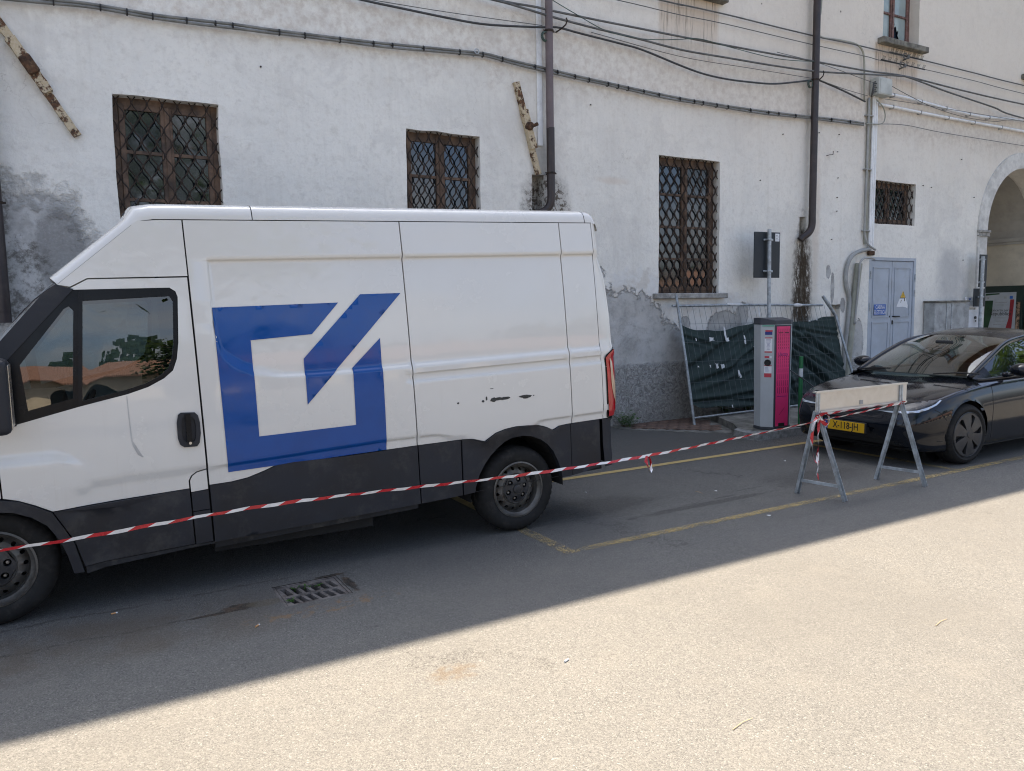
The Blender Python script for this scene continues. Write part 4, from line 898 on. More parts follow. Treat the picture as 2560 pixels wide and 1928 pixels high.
vp(roofgrid([((.791,2.469),up),((.83,2.469),up),((.855,2.468),(up+Vector((.35,0,0))).normalized()),((.870,2.462),(up+Vector((1.0,0,0))).normalized()),((.895,2.455),Vector((1,0,.15)).normalized()),((.908,2.40),Vector((1,0,.0)).normalized())]), 'rear_roof_cap', MT['vanpaint'], smooth=True)
m = MB(); m.add([vw3(-2.5,.12,2.46),vw3(.8,.12,2.46),vw3(.8,VW-.12,2.46),vw3(-2.5,VW-.12,2.46)], [(0,1,2,3)]); vp(m, 'roof_lining', MT['cab_dark'])
# rear corner pillars and doors: swept round the tail
REW = [.42,.80,.85,1.42,1.70,2.01,2.17,2.30,2.47]; REU = [.93,.935,.985,.998,.992,.968,.918,.905,.905]
CD = .035
def tail(q, w, flip=False, off=0.0):
    """q 0..1 from the flank round the corner towards the middle of the rear face"""
    ue = interp(w, REW, REU); u0 = .8495; e = vflank(.84, w) if w > .5 else vtum(w)
    if q < .5:
        a = q/.5*math.pi/2; u = u0+(ue-u0)*math.sin(a); v = e+CD*(1-math.cos(a))
        nu, nv = math.sin(a), -math.cos(a)
    else: u = ue; v = e+CD+(q-.5)*2*(VW/2-e-CD-.003); nu, nv = 1, 0
    u += off*nu; v += off*nv
    return vw3(u, VW-v if flip else v, w)
def tailpatch(m, qs, ws, flip, off=0.0, mi=0):
    vs = [tail(q, w, flip, off) for w in ws for q in qs]; n = len(qs); fs = []
    for i in range(len(ws)-1):
        for j in range(n-1):
            f = (i*n+j, i*n+j+1, (i+1)*n+j+1, (i+1)*n+j); fs.append(f[::-1] if flip else f)
    m.add(vs, fs, mi)
for flip in (False, True):
    wz = np.concatenate([np.arange(.828,2.46,.04), [2.466]])
    m = MB(); tailpatch(m, np.linspace(0,.62,16), wz, flip); vp(m, 'rear_pillar', MT['vanpaint'], smooth=True)
    m = MB(); tailpatch(m, np.concatenate([[.625],np.linspace(.65,1,6)]), wz, flip); vp(m, 'rear_door', MT['vanpaint'], smooth=True)
    m = MB(); tailpatch(m, np.linspace(-.06,1,26), [.42,.45,.5,.6,.7,.78,.80,.824], flip, .012); vp(m, 'rear_bumper', MT['cladding'], smooth=True)
    # tail lamp: red lens with a clear centre that narrows upwards
    def lens(m, prof, off):
        vs = []; fs = []; n = 7
        for w, qa, qb in prof:
            for j in range(n): vs.append(tail(qa+(qb-qa)*j/(n-1), w, flip, off))
        for i in range(len(prof)-1):
            for j in range(n-1):
                f = (i*n+j, i*n+j+1, (i+1)*n+j+1, (i+1)*n+j); fs.append(f[::-1] if flip else f)
        m.add(vs, fs)
    m = MB(); lens(m, [(.828,.14,.58),(.84,.09,.58),(1.0,.08,.58),(1.2,.075,.58),(1.33,.07,.58),(1.365,.10,.58),(1.39,.20,.58),(1.42,.40,.58)], .005); lb = vp(m, 'tail_lamp', MT['gloss_black'], smooth=True)
    m = MB(); lens(m, [(.840,.135,.56),(.9,.11,.56),(1.2,.10,.56),(1.34,.095,.56),(1.365,.14,.56),(1.405,.34,.56)], .010); vp(m, 'red_lens', MT['red_lens'], lb, smooth=True)
    m = MB(); lens(m, [(.93,.42,.47),(.97,.33,.50),(1.02,.26,.50),(1.07,.22,.46),(1.12,.20,.38),(1.2,.19,.27),(1.3,.18,.235),(1.33,.18,.22)], .013); vp(m, 'clear_lens', MT['clear_lens'], lb, smooth=True)
    for zz in (1.60,1.05):                                   # door hinges
        m = MB(); c = tail(.55, zz+.1, flip, .0); m.bbox((c.x-.012,c.y-.03,c.z-.12),(c.x+.022,c.y+.025,c.z+.12), .006); m.bbox((c.x+.02,c.y-.012,c.z-.03),(c.x+.034,c.y+.05,c.z+.1), .004); vp(m, 'rear_hinge', MT['white'])
# logo: two shapes in blue film following the dented panel
lg = MB()
panel(lg, [(-2.182,1.908),(-2.180,.838),(-1.091,.834),(-1.074,1.640),(-1.297,1.444),(-1.307,1.044),(-1.969,1.049),(-1.963,1.684),(-1.557,1.698),(-1.354,1.904)], near(-.0042), xs=np.concatenate([np.arange(-2.19,-2.13,.012), ux(-2.12,-1.07,.045)]), ys=WS, step=.016, bstep=.025)
panel(lg, [(-1.634,1.224),(-.888,1.952),(-1.191,1.955),(-1.629,1.536)], near(-.0042), xs=ux(-1.64,-.88,.045), ys=WS, step=.016, bstep=.025)
vp(lg, 'square_arrow_logo', MT['blue'], flanks['sliding_door'], smooth=True)
# scrapes on the rear panel, drip stain on the door
sc = MB()
def blob(u, w, a, b_, s):
    rg = random.Random(s); L = [(u+a*math.cos(q)*rg.uniform(.75,1.15), w+b_*math.sin(q)*rg.uniform(.7,1.15)) for q in np.linspace(0,2*math.pi,15)[:-1]]
    panel(sc, L, near(-.0012))
blob(-.504,1.108,.011,.008,1); blob(-.292,1.100,.012,.011,2); blob(-.260,1.118,.008,.018,3); blob(-.20,1.103,.032,.018,4); blob(-.155,1.104,.055,.013,12); blob(-.10,1.102,.05,.013,5); blob(.085,1.10,.06,.011,6); blob(.095,1.094,.045,.013,9); blob(.165,1.098,.006,.006,7); blob(-.21,1.19,.02,.003,8)
vp(sc, 'paint_scrapes', MT['scuff'], flanks['rear_side_panel'])
dr = MB(); L = [(-2.722,1.40),(-2.722,1.25),(-2.720,1.12),(-2.708,1.085),(-2.685,1.03),(-2.668,1.012)]
wd = [.0025,.003,.004,.009,.010,.004]
panel(dr, [(u-w_, z) for (u, z), w_ in zip(L, wd)]+[(u+w_, z) for (u, z), w_ in list(zip(L, wd))[::-1]], near(-.0012)); vp(dr, 'drip_stain', MT['drip'], doorN)
# cab front: windscreen, bonnet, nose
def across(path, ins, name, mat, vin=.0):
    m = MB(); vs = []; fr_ = [0,.03,.08,.2,.35,.5,.65,.8,.92,.97,1]; n = len(fr_)
    for (u, w), e in zip(path, ins):
        for f in fr_: v = e+(VW-2*e)*f; vs.append(vw3(u-.10*(1-(2*f-1)**2)+vin, v, w+.012*(1-(2*f-1)**2)))
    m.add(vs, [(i*n+j, (i+1)*n+j, (i+1)*n+j+1, i*n+j+1) for i in range(len(path)-1) for j in range(n-1)]); return vp(m, name, mat, smooth=True)
across([(-3.0,2.105),(-3.12,2.0),(-3.5,1.565),(-3.66,1.385)], [.11,.10,.06,.055], 'windscreen', MT['glass_van'], .03)
across([(-3.66,1.375),(-3.80,1.29),(-4.1,1.22),(-4.3,1.15),(-4.42,1.05)], [.06,.06,.10,.14,.17], 'bonnet', MT['vanpaint'], .03)
across([(-4.425,1.045),(-4.46,.9),(-4.47,.72)], [.16,.17,.17], 'grille_panel', MT['gloss_black'], .02); across([(-4.47,.715),(-4.52,.6),(-4.50,.42),(-4.40,.34)], [.16,.15,.15,.16], 'front_bumper', MT['cladding'], .02)
# cab interior
ci = MB(); S = Matrix.Translation((HX,VY,0))
def cb(a, b_, r=.03): ci.bbox(a, b_, r, M=S @ Matrix.Rotation(-0.0,4,'Y'))
cb((-3.60,.12,.92),(-3.10,VW-.12,1.24),.08); cb((-3.2,.1,.42),(-2.3,VW-.1,.60)); cb((-2.33,.12,.5),(-2.29,VW-.12,1.15),.01)
vp(ci, 'dashboard', MT['cab_dark'], smooth=True, angle=R(40))
for v0, w_ in ((.20,.50),(1.02,.85)):
    s = MB(); s.bbox((-2.95,v0,.58),(-2.45,v0+w_,.80),.05,M=S); s.bbox((-2.56,v0+.02,.72),(-2.42,v0+w_-.02,1.36),.05,M=S); s.bbox((-2.54,v0+w_*.5-.13,1.385),(-2.43,v0+w_*.5+.13,1.58),.04,M=S); vp(s, 'seat', MT['seat'], smooth=True, angle=R(40))
s = MB(); c = Vector((HX-3.03,VY+.46,1.13)); Mw = Matrix.Translation(c) @ Matrix.Rotation(R(-62),4,'Y')
ring = [Mw @ Vector((.2*math.cos(q), .2*math.sin(q), 0)) for q in np.linspace(0,2*math.pi,25)]; s.tube(ring, .016, 8, cap=False); s.box((-.19,-.02,-.01),(.19,.02,.01),M=Mw); s.box((-.02,-.19,-.01),(.02,.0,.01),M=Mw); vp(s, 'steering_wheel', MT['cab_dark'], smooth=True, angle=R(50))
# near door mirror
m = MB(); A = vw3(-3.33,vflank(-3.33,1.45),1.47)
m.bbox((A.x-.14,A.y-.30,A.z-.20),(A.x+.035,A.y-.075,A.z+.215), .05, seg=4); m.bbox((A.x-.11,A.y-.10,A.z-.17),(A.x-.02,A.y+.02,A.z-.07), .02); m.bbox((A.x-.11,A.y-.10,A.z+.07),(A.x-.02,A.y+.02,A.z+.15), .02)
mr_ = vp(m, 'door_mirror', MT['cladding'], smooth=True, angle=R(40))
m = MB(); m.bbox((A.x+.033,A.y-.27,A.z-.165),(A.x+.038,A.y-.10,A.z+.18), .02); vp(m, 'mirror_glass', MT['chrome'], mr_)
m = MB(); B = vw3(-3.33,VW-vflank(-3.33,1.45),1.47); m.bbox((B.x-.14,B.y+.075,B.z-.20),(B.x+.035,B.y+.30,B.z+.215), .05, seg=4); m.bbox((B.x-.11,B.y-.02,B.z-.17),(B.x-.02,B.y+.10,B.z-.07), .02); vp(m, 'door_mirror', MT['cladding'], smooth=True, angle=R(40))
m = MB(); q = vw3(-2.61,.5,2.53); m.tube([q, q+Vector((.03,0,.035)), q+Vector((.10,0,.12))], [.012,.007,.004], 8); vp(m, 'roof_aerial', MT['cladding'])
for xx, stv in ((HX,0),(HX-3.52,0)):
    for yy, o in ((VY+.155,-1),(VY+VW-.155,1)): wheel(van, xx, yy, .345, .225, o, 'van', stv)
# ------------------------------------------------------------------ the black saloon (nose towards -X)
CX, CY = 7.57, 5.58                                    # nose X, axis Y ; local: a back from the nose, b to the street side, z
car = empty('black_car', 'dusty black saloon with yellow number plate, nose behind the metal barrier', 'car', (CX+2.3, CY, 0))
def cp_(mb_, name, mat, parent=None, **k):
    o = mb_.build(name, mat, parent if parent is not None else car, **k)
    if parent is None: reparent_local(o, car)
    return o
def c3(a, b, z): return Vector((CX+a, CY-b, z))
# cross sections from the sill up over the shoulder to the middle of the bonnet
SA = np.array([0, .02, .06, .12, .20, .32, .48, .66, .85, 1.05, 1.25, 1.5, 1.9, 2.4, 2.9, 3.4, 3.72, 4.05, 4.35, 4.55, 4.66, 4.70, 4.72])
def row(xs, ys): return np.interp(SA, xs, ys)
def smooth_row(xs, ys):
    from_ = curve_loop(list(zip(xs, ys)), 12); X = np.array(from_); return np.interp(SA, X[:,0], X[:,1])
half = smooth_row([0,.02,.06,.12,.20,.32,.48,.66,.85,1.25,1.9,2.9,3.72,4.05,4.35,4.55,4.66,4.70,4.72],[.36,.53,.665,.745,.80,.850,.885,.905,.918,.918,.920,.922,.922,.905,.862,.80,.72,.62,.45])
zbot = smooth_row([0,.02,.06,.12,.2,.32,.48,.85,1.5,2.9,3.72,4.2,4.5,4.66,4.72],[.36,.285,.235,.20,.185,.175,.17,.165,.165,.17,.18,.22,.28,.36,.5])
ztop = smooth_row([0,.02,.06,.12,.20,.32,.48,.66,.85,1.05,1.25,1.5,1.9,2.9,3.72,4.05,4.35,4.55,4.66,4.70,4.72],[.560,.608,.648,.683,.712,.745,.785,.822,.852,.880,.905,.918,.92,.935,.95,.985,1.015,1.03,1.02,.97,.85])     # bonnet / deck centre
crest = smooth_row([0,.02,.06,.12,.20,.32,.48,.66,.85,1.05,1.25,1.5,1.9,2.9,3.72,4.05,4.35,4.55,4.66,4.70,4.72],[.545,.590,.622,.650,.678,.715,.757,.797,.826,.848,.866,.880,.892,.91,.93,.95,.965,.965,.945,.90,.80])   # wing crest
NR = 11
ctrl = np.zeros((len(SA), NR, 3))
for i, a in enumerate(SA):
    h, z0, zt, zc = half[i], zbot[i], ztop[i], crest[i]
    tuck = .055 if .9 < a < 3.2 else .03
    Hs = zc-z0
    pts = [(0, z0+.0), (h-.16, z0), (h-tuck-.012, z0+.008), (h-tuck+.018, z0+.06), (h-.012, z0+Hs*.30), (h, z0+Hs*.52), (h-.004, z0+Hs*.70), (h-.030, zc-Hs*.10), (h-.085, zc-.004), (h*.62, zt-(zt-zc)*.10+.002), (0, zt)]
    # the front has a scooped flank: waist line pulls in above the sill behind the wheel
    for j, (b, z) in enumerate(pts): ctrl[i, j] = (a, max(b, 0), z)
    # round plan of the nose: upper rows lean back, lip leans forward
    if a < .3:
        k = 1-a/.3
        for j, da in enumerate([.06,.06,.05,.03,.008,0,.006,.03,.05,.055,.055]): ctrl[i, j, 0] += da*k
def cr1(P, t):
    i = np.clip(np.floor(t).astype(int), 0, len(P)-2); f = (t-i)[..., None] if P.ndim == 2 else (t-i)[:, None, None]
    p0 = P[np.maximum(i-1, 0)]; p1 = P[i]; p2 = P[i+1]; p3 = P[np.minimum(i+2, len(P)-1)]
    return .5*((2*p1)+(-p0+p2)*f+(2*p0-5*p1+4*p2-p3)*f**2+(-p0+3*p1-3*p2+p3)*f**3)
ti = np.linspace(0, len(SA)-1, (len(SA)-1)*7+1); tj = np.linspace(0, NR-1, (NR-1)*5+1)
G_ = cr1(ctrl, ti); G_ = np.transpose(cr1(np.transpose(G_, (1,0,2)), tj), (1,0,2))     # dense [along, around, xyz]
G_[:, :, 1] = np.maximum(G_[:, :, 1], 0); G_[:, 0, 1] = 0; G_[:, -1, 1] = 0
FH, RH, TR = .85, 3.725, .334
def body_faces(sel, side):
    """faces of the skin chosen by sel(i, j); wheel openings cut round the hubs"""
    m = MB(); idx = {}; RA = .372
    ni, nj = G_.shape[:2]
    def inarch(p): return any((p[0]-h)**2+(p[2]-TR)**2 < RA*RA for h in (FH, RH)) and p[1] > .55
    for i in range(ni-1):
        for j in range(nj-1):
            if not sel(i, j): continue
            q = [(i,j),(i+1,j),(i+1,j+1),(i,j+1)]; P = [G_[k] for k in q]; ins = [inarch(p) for p in P]
            if all(ins): continue
            f = []
            for k, p, n_ in zip(q, P, ins):
                key = (k, n_)
                if key not in idx:
                    pp = p.copy()
                    if n_:
                        h = FH if abs(p[0]-FH) < abs(p[0]-RH) else RH; d = np.array([p[0]-h, p[2]-TR]); d = d/np.linalg.norm(d)*RA; pp[0] = h+d[0]; pp[2] = TR+d[1]
                    idx[key] = len(m.v); m.v.append(tuple(c3(pp[0], side*pp[1], pp[2])))
                f.append(idx[key])
            m.f.append(tuple(f if side < 0 else f[::-1])); m.mi.append(0)
    return m
nj = G_.shape[1]; ni = G_.shape[0]
ia = lambda a: int(np.argmin(np.abs(G_[:, nj//2, 0]-a)))
J8 = 8*5-1                                            # row of the wing crest
iC, iD0, iD1, iH = ia(1.32), ia(1.30), ia(3.45), ia(.30)
def join(parts):
    m = MB()
    for p in parts: m.add(p.v, p.f)
    return m
deck = lambda i, j: j >= J8 and iC <= i < ia(3.95)
hoodsel = lambda i, j: j >= J8+1 and iH <= i < iC
lowsel = lambda i, j: j < 9
bsel = lambda i, j: not deck(i, j) and not hoodsel(i, j) and not lowsel(i, j) and not (ia(1.30) <= i < ia(3.45) and j < J8)
cp_(join([body_faces(lambda i, j: bsel(i, j) and i < ia(2.38), s) for s in (1,-1)]), 'front_body', MT['carpaint'], smooth=True)
cp_(join([body_faces(lambda i, j: bsel(i, j) and i >= ia(2.38), s) for s in (1,-1)]), 'rear_body', MT['carpaint'], smooth=True)
for s in (1, -1):
    cp_(body_faces(lambda i, j: ia(1.30) <= i < ia(2.38) and 9 <= j < J8, s), 'front_door', MT['carpaint'], smooth=True)
    cp_(body_faces(lambda i, j: ia(2.38) <= i < ia(3.45) and 9 <= j < J8, s), 'rear_door', MT['carpaint'], smooth=True)
hood = cp_(join([body_faces(hoodsel, s) for s in (1,-1)]), 'bonnet', MT['carpaint'], smooth=True)
cp_(join([body_faces(lambda i, j: deck(i, j), s) for s in (1,-1)]), 'dashboard', MT['cab_dark'], smooth=True)
cp_(join([body_faces(lowsel, s) for s in (1,-1)]), 'lower_trim', MT['car_black'], smooth=True)
caps = []
for i_, nm_ in ((0, 'front_bumper'), (ni-1, 'rear_bumper')):
    nose = MB(); q_ = [c3(*p) for p in G_[i_]]+[c3(p[0], -p[1], p[2]) for p in G_[i_]]
    nose.add(q_, [(j, j+1, nj+j+1, nj+j) for j in range(nj-1)]); cp_(nose, nm_, MT['carpaint'], smooth=True); caps.append(nose)
# skin lookup for lamps, seams and the plate
bv = []; bf = []
for s in (1, -1):
    o = len(bv); bv += [c3(*(p*np.array([1, s, 1]))) for p in G_.reshape(-1, 3)]; bf += [tuple(o+k for k in (i*nj+j, (i+1)*nj+j, (i+1)*nj+j+1, i*nj+j+1)) for i in range(ni-1) for j in range(nj-1)]
for nose in caps:
    o = len(bv); bv += nose.v; bf += [tuple(o+k for k in f) for f in nose.f]
BVH = BVHTree.FromPolygons(bv, bf)
def onskin(origin, d, off):
    h = BVH.ray_cast(Vector(origin), Vector(d).normalized())
    if h[0] is None:
        h = BVH.find_nearest(Vector(origin)+Vector(d)*1.0)
    n = h[1] if h[1].dot(Vector(d)) < 0 else -h[1]
    return h[0]+n*off
def patch(poly, fr, off, step, name, mat, parent=None, holes=(), bstep=None):
    """poly in the plane of fr (4x4, looking along -Z), projected on the skin"""
    m = MB(); d = -(fr.col[2].to_3d()); cache = {}
    def to3(x, y, _):
        return onskin(fr @ Vector((x, y, 1.0)), d, off)
    panel(m, poly, to3, holes=holes, step=step, bstep=bstep); return cp_(m, name, mat, parent, smooth=True)
def seam(pts, fr, w=.0035, off=.0012, name='panel_gap'):
    L = refine_open(pts, .02); A = []; B = []
    for i, p in enumerate(L):
        t = Vector((*L[min(i+1, len(L)-1)], 0))-Vector((*L[max(i-1, 0)], 0)); t.normalize(); A.append((p[0]-t.y*w, p[1]+t.x*w)); B.append((p[0]+t.y*w, p[1]-t.x*w))
    m = MB(); d = -(fr.col[2].to_3d())
    vs = [onskin(fr @ Vector((x, y, 1.0)), d, off) for x, y in A]+[onskin(fr @ Vector((x, y, 1.0)), d, off) for x, y in B]; n = len(A)
    m.add(vs, [(i, i+1, n+i+1, n+i) for i in range(n-1)]); return cp_(m, name, MT['shadow_gap'])
def refine_open(L, s):
    out = []
    for a, b in zip(L[:-1], L[1:]):
        n = max(1, int(math.hypot(b[0]-a[0], b[1]-a[1])/s)); out += [(a[0]+(b[0]-a[0])*k/n, a[1]+(b[1]-a[1])*k/n) for k in range(n)]
    return out+[L[-1]]
frS = {1: frame((CX, CY-.9, 0), (1,0,0), (0,0,1)), -1: frame((CX, CY+.9, 0), (-1,0,0), (0,0,1))}          # flank frames: x = a
frT = frame((CX, CY, 1.0), (1,0,0), (0,1,0)); frF = frame((CX, CY, 0), (0,-1,0), (0,0,1))
for s in (1, -1):
    F_ = frS[s]; sg = s
    seam([(sg*1.32,.875),(sg*1.30,.66),(sg*1.30,.42),(sg*1.33,.25)], F_); seam([(sg*2.38,.905),(sg*2.38,.5),(sg*2.36,.24)], F_)
    seam([(sg*.33,.64),(sg*.40,.60),(sg*.47,.52)], F_)
    # headlamp wraps the corner
    e1 = Vector((.80,-.60*s,0)); fl = frame((CX+.2, CY-.55*s, 0), e1 if s > 0 else -e1, (0,0,1))
    lamp = [(-.235,.603),(-.12,.590),(.0,.596),(.10,.610),(.20,.640),(.30,.682),(.385,.735),(.33,.738),(.20,.725),(.08,.700),(-.05,.665),(-.16,.630)]
    lamp = [(x*s, z) for x, z in lamp]; lamp = lamp if s > 0 else lamp[::-1]
    lp = patch(lamp, fl, .003, .03, 'headlamp', MT['lamp_dark'], bstep=.03)
    drl = [(-.225,.603),(-.12,.594),(.0,.600),(.10,.613),(.20,.643),(.30,.686),(.37,.733),(.345,.729),(.285,.697),(.19,.662),(.09,.633),(-.01,.619),(-.12,.611)]
    drl = [(x*s, z) for x, z in drl]; drl = drl if s > 0 else drl[::-1]
    patch(drl, fl, .006, .03, 'light_strip', MT['lamp_chrome'], lp, bstep=.03)
    # wheel arch lip and liner
    for h in (FH, RH):
        lm_ = MB(); ring = [(h+.372*math.cos(q), TR+.372*math.sin(q)) for q in np.linspace(-.25, math.pi+.25, 25)]
        for k in range(24):
            a_, b_ = ring[k], ring[k+1]; lm_.add([c3(a_[0],s*.885,a_[1]),c3(b_[0],s*.885,b_[1]),c3(b_[0],s*.55,b_[1]),c3(a_[0],s*.55,a_[1])], [(0,1,2,3)])
        cp_(lm_, 'wheel_liner', MT['car_black'])
    seam([(sg*a, z) for a, z in [(.36,.30),(.44,.29)]], F_)
# bonnet shut line across the nose, bumper intake, lip
seam([(.30,-.80),(.24,-.60),(.205,-.3),(.195,0),(.205,.3),(.24,.60),(.30,.80)], frT, .004)
for s in (1, -1): seam([(.30,s*.80),(.6,s*.842),(.95,s*.852),(1.28,s*.84)], frT, .0035)
patch([(-.55,.232),(.55,.232),(.64,.262),(.60,.290),(-.60,.290),(-.64,.262)], frF, .002, .05, 'lower_intake', MT['shadow_gap'], bstep=.04)
patch([(-.62,.196),(.62,.196),(.70,.232),(.55,.228),(-.55,.228),(-.70,.232)], frF, .010, .05, 'bumper_lip', MT['car_black'], bstep=.04)
for s in (1, -1): patch([(s*.60,.32),(s*.70,.33),(s*.74,.42),(s*.71,.47),(s*.66,.40)][::s], frF, .002, .03, 'bumper_vent', MT['shadow_gap'])
# number plate
pc = onskin((CX-1, CY+.0, .395), (1,0,0), 0); px0 = pc.x-.058
pl = MB(); pl.bbox((px0-.010,CY-.272,.334),(px0+.075,CY+.272,.458), .006); plate = cp_(pl, 'number_plate', MT['black'])
pl = MB(); pl.bbox((px0-.0135,CY-.258,.342),(px0-.009,CY+.217,.451), .002, seg=1); cp_(pl, 'plate_face', MT['plate_yellow'], plate)
pl = MB(); pl.bbox((px0-.0135,CY+.2175,.342),(px0-.009,CY+.258,.451), .002, seg=1); cp_(pl, 'country_strip', MT['plate_blue'], plate)
text_mesh('X-118-JH', .108, frame((px0-.0145, CY-.02, .398), (0,-1,0), (0,0,1)), 'plate_lettering', MT['black'], plate, squeeze=.80, bold=.0018)
text_mesh('NL', .030, frame((px0-.0145, CY+.238, .362), (0,-1,0), (0,0,1)), 'plate_lettering', MT['white'], plate)
# greenhouse
RAIL = [(1.19,.70,.932),(1.61,.665,1.118),(2.02,.615,1.272),(2.35,.585,1.325),(2.75,.575,1.355),(3.15,.575,1.33),(3.6,.60,1.235),(4.0,.64,1.105),(4.32,.68,1.015)]
MID = [(1.09,0,.945),(1.51,0,1.145),(1.90,0,1.298),(2.16,0,1.392),(2.55,0,1.440),(3.02,0,1.425),(3.5,0,1.345),(3.98,0,1.195),(4.38,0,1.035)]
BELT = [(1.20,.80,.895),(1.62,.835,.903),(2.02,.850,.910),(2.35,.855,.917),(2.75,.855,.925),(3.15,.85,.935),(3.6,.83,.95),(4.0,.80,.968),(4.32,.765,.98)]
rl = np.array(curve_loop(RAIL, 6)); md = np.array(curve_loop(MID, 6)); bl = np.array(curve_loop(BELT, 6)); NS = len(rl)
def topgrid(i0, i1, inset=.0, sub=14, lift=0.0):
    m = MB(); vs = []; n = sub+1
    for i in range(i0, i1+1):
        for k in range(n):
            s_ = (-1+2*k/sub)*(1-inset); e = 1-abs(s_)**2.9; e2 = e
            a = rl[i][0]+(md[i][0]-rl[i][0])*e; z = rl[i][2]+(md[i][2]-rl[i][2])*e2; vs.append(c3(a, rl[i][1]*s_, z+lift))
    m.add(vs, [(i*n+k, (i+1)*n+k, (i+1)*n+k+1, i*n+k+1) for i in range(i1-i0) for k in range(sub)]); return m
cp_(topgrid(0, 16, .04), 'windscreen', MT['glass_car'], smooth=True)
cp_(topgrid(16, 33, .02), 'roof', MT['gloss_black'], smooth=True); cp_(topgrid(33, NS-1, .04), 'rear_window', MT['glass_car'], smooth=True)
for s in (1, -1):
    m = MB(); m.tube([c3(p[0], s*(p[1]+.004), p[2]-.004) for p in rl], .030, 10); cp_(m, 'roof_rail', MT['carpaint'], smooth=True)
    def sidegrid(i0, i1, name, mat, o=0.0, lo=0.05, hi=.95):
        m = MB(); vs = []; n = 7
        for i in range(i0, i1+1):
            for k in range(n):
                f = lo+(hi-lo)*k/(n-1); P = bl[i]*(1-f)+rl[i]*f; b = P[1]-.02+.05*f*(1-f)+.012*f
                vs.append(c3(P[0], s*(b+o), P[2]))
        fs = [(i*n+k, (i+1)*n+k, (i+1)*n+k+1, i*n+k+1) for i in range(i1-i0) for k in range(n-1)]
        m.add(vs, [f if s < 0 else f[::-1] for f in fs]); return cp_(m, name, mat, smooth=True)
    sidegrid(4, 22, 'side_window', MT['glass_car']); sidegrid(22, 24, 'door_pillar', MT['gloss_black'], .004); sidegrid(24, 36, 'side_window', MT['glass_car']); sidegrid(36, NS-1, 'rear_pillar', MT['carpaint'], .004, 0, 1)
    sidegrid(0, 4, 'mirror_sail', MT['gloss_black'], .004, 0, 1)
    m = MB(); vs = []
    m.tube([c3(p[0], s*(p[1]-.015), p[2]+.006) for p in bl], .016, 8); cp_(m, 'belt_moulding', MT['car_black'], smooth=True)
    # shoulder between skin and belt moulding
    m = MB(); vs = []
    crs = [G_[i, J8] for i in range(ia(1.15), ia(4.2))]
    for p in crs:
        q = np.array([np.interp(p[0], bl[:,0], bl[:,c]) for c in range(3)]); vs += [c3(p[0], s*p[1], p[2]), c3(p[0], s*(q[1]-.03), q[2]-.002)]
    m.add(vs, [(2*i, 2*i+1, 2*i+3, 2*i+2) if s < 0 else (2*i, 2*i+2, 2*i+3, 2*i+1) for i in range(len(crs)-1)]); cp_(m, 'shoulder', MT['carpaint'], smooth=True)
    # mirror on its arm
    m = MB(); bm = bmesh.new(); bmesh.ops.create_uvsphere(bm, u_segments=20, v_segments=12, radius=1)
    for v in bm.verts:
        v.co = Vector((v.co.x*(.115 if v.co.x < 0 else .075), v.co.y*.125, v.co.z*.075)); v.co.x += .02*v.co.y/.1*(-s)*0
    m.bm(bm, 0, Matrix.Translation(c3(1.70, s*1.00, 1.005))); m.tube([c3(1.66, s*.82, .935), c3(1.67, s*.88, .945), c3(1.69, s*.95, .965)], [.03,.026,.02], 8)
    cp_(m, 'door_mirror', MT['carpaint'], smooth=True)
    m = MB(); m.bbox((-.10,-.011,-.011),(.10,.011,.011), .008, M=Matrix.Translation(c3(2.16, s*.918, .735))); cp_(m, 'door_handle', MT['carpaint'])
    for h in (FH, RH): wheel(car, CX+h, CY-s*.795, TR, .235, -1 if s > 0 else 1, 'car', R(-4) if h == FH else 0, name='wheel')
# wipers, cowl, interior
m = MB()
for s, L in ((1,.62),(-1,.5)):
    a0 = c3(1.06, .48*s-.12, .955); a1 = a0+Vector((.03, -L*.82*1 if s > 0 else L*.0-L*.8, .03)); m.tube([a0, a0+(a1-a0)*.5+Vector((0,0,.012)), a1], .009, 6)
cp_(m, 'wiper', MT['car_black'])
for b0 in (.38,-.38):
    m = MB(); M_ = Matrix.Translation(c3(2.35,b0,0)); m.bbox((-.06,-.24,.6),(.10,.24,1.10), .06, M=M_); m.bbox((-.01,-.13,1.10),(.10,.13,1.245), .045, M=M_); cp_(m, 'seat', MT['seat'], smooth=True, angle=R(40))
m = MB(); m.bbox((3.15-.0,-.6,.6),(3.35,.6,1.07), .06, M=Matrix.Translation((CX,CY,0))); 
for b0 in (.38,-.38): m.bbox((3.22,b0-.12,1.07),(3.32,b0+.12,1.17), .04, M=Matrix.Translation((CX,CY,0)))
cp_(m, 'rear_seat', MT['seat'], smooth=True, angle=R(40))
m = MB(); Mw = Matrix.Translation(c3(1.78,.38,1.0)) @ Matrix.Rotation(R(-65),4,'Y'); m.tube([Mw @ Vector((.18*math.cos(q), .18*math.sin(q), 0)) for q in np.linspace(0,2*math.pi,21)], .016, 8, cap=False); cp_(m, 'steering_wheel', MT['cab_dark'])
m = MB(); m.bbox((-.012,-.11,-.03),(.012,.11,.03), .012, M=Matrix.Translation(c3(1.86,0,1.275))); cp_(m, 'interior_mirror', MT['cab_dark'])
m = MB(); m.box((.3,-.55,.15),(4.3,.55,.2), M=Matrix.Translation((CX,CY,0))); cp_(m, 'underbody', MT['shadow_gap'])
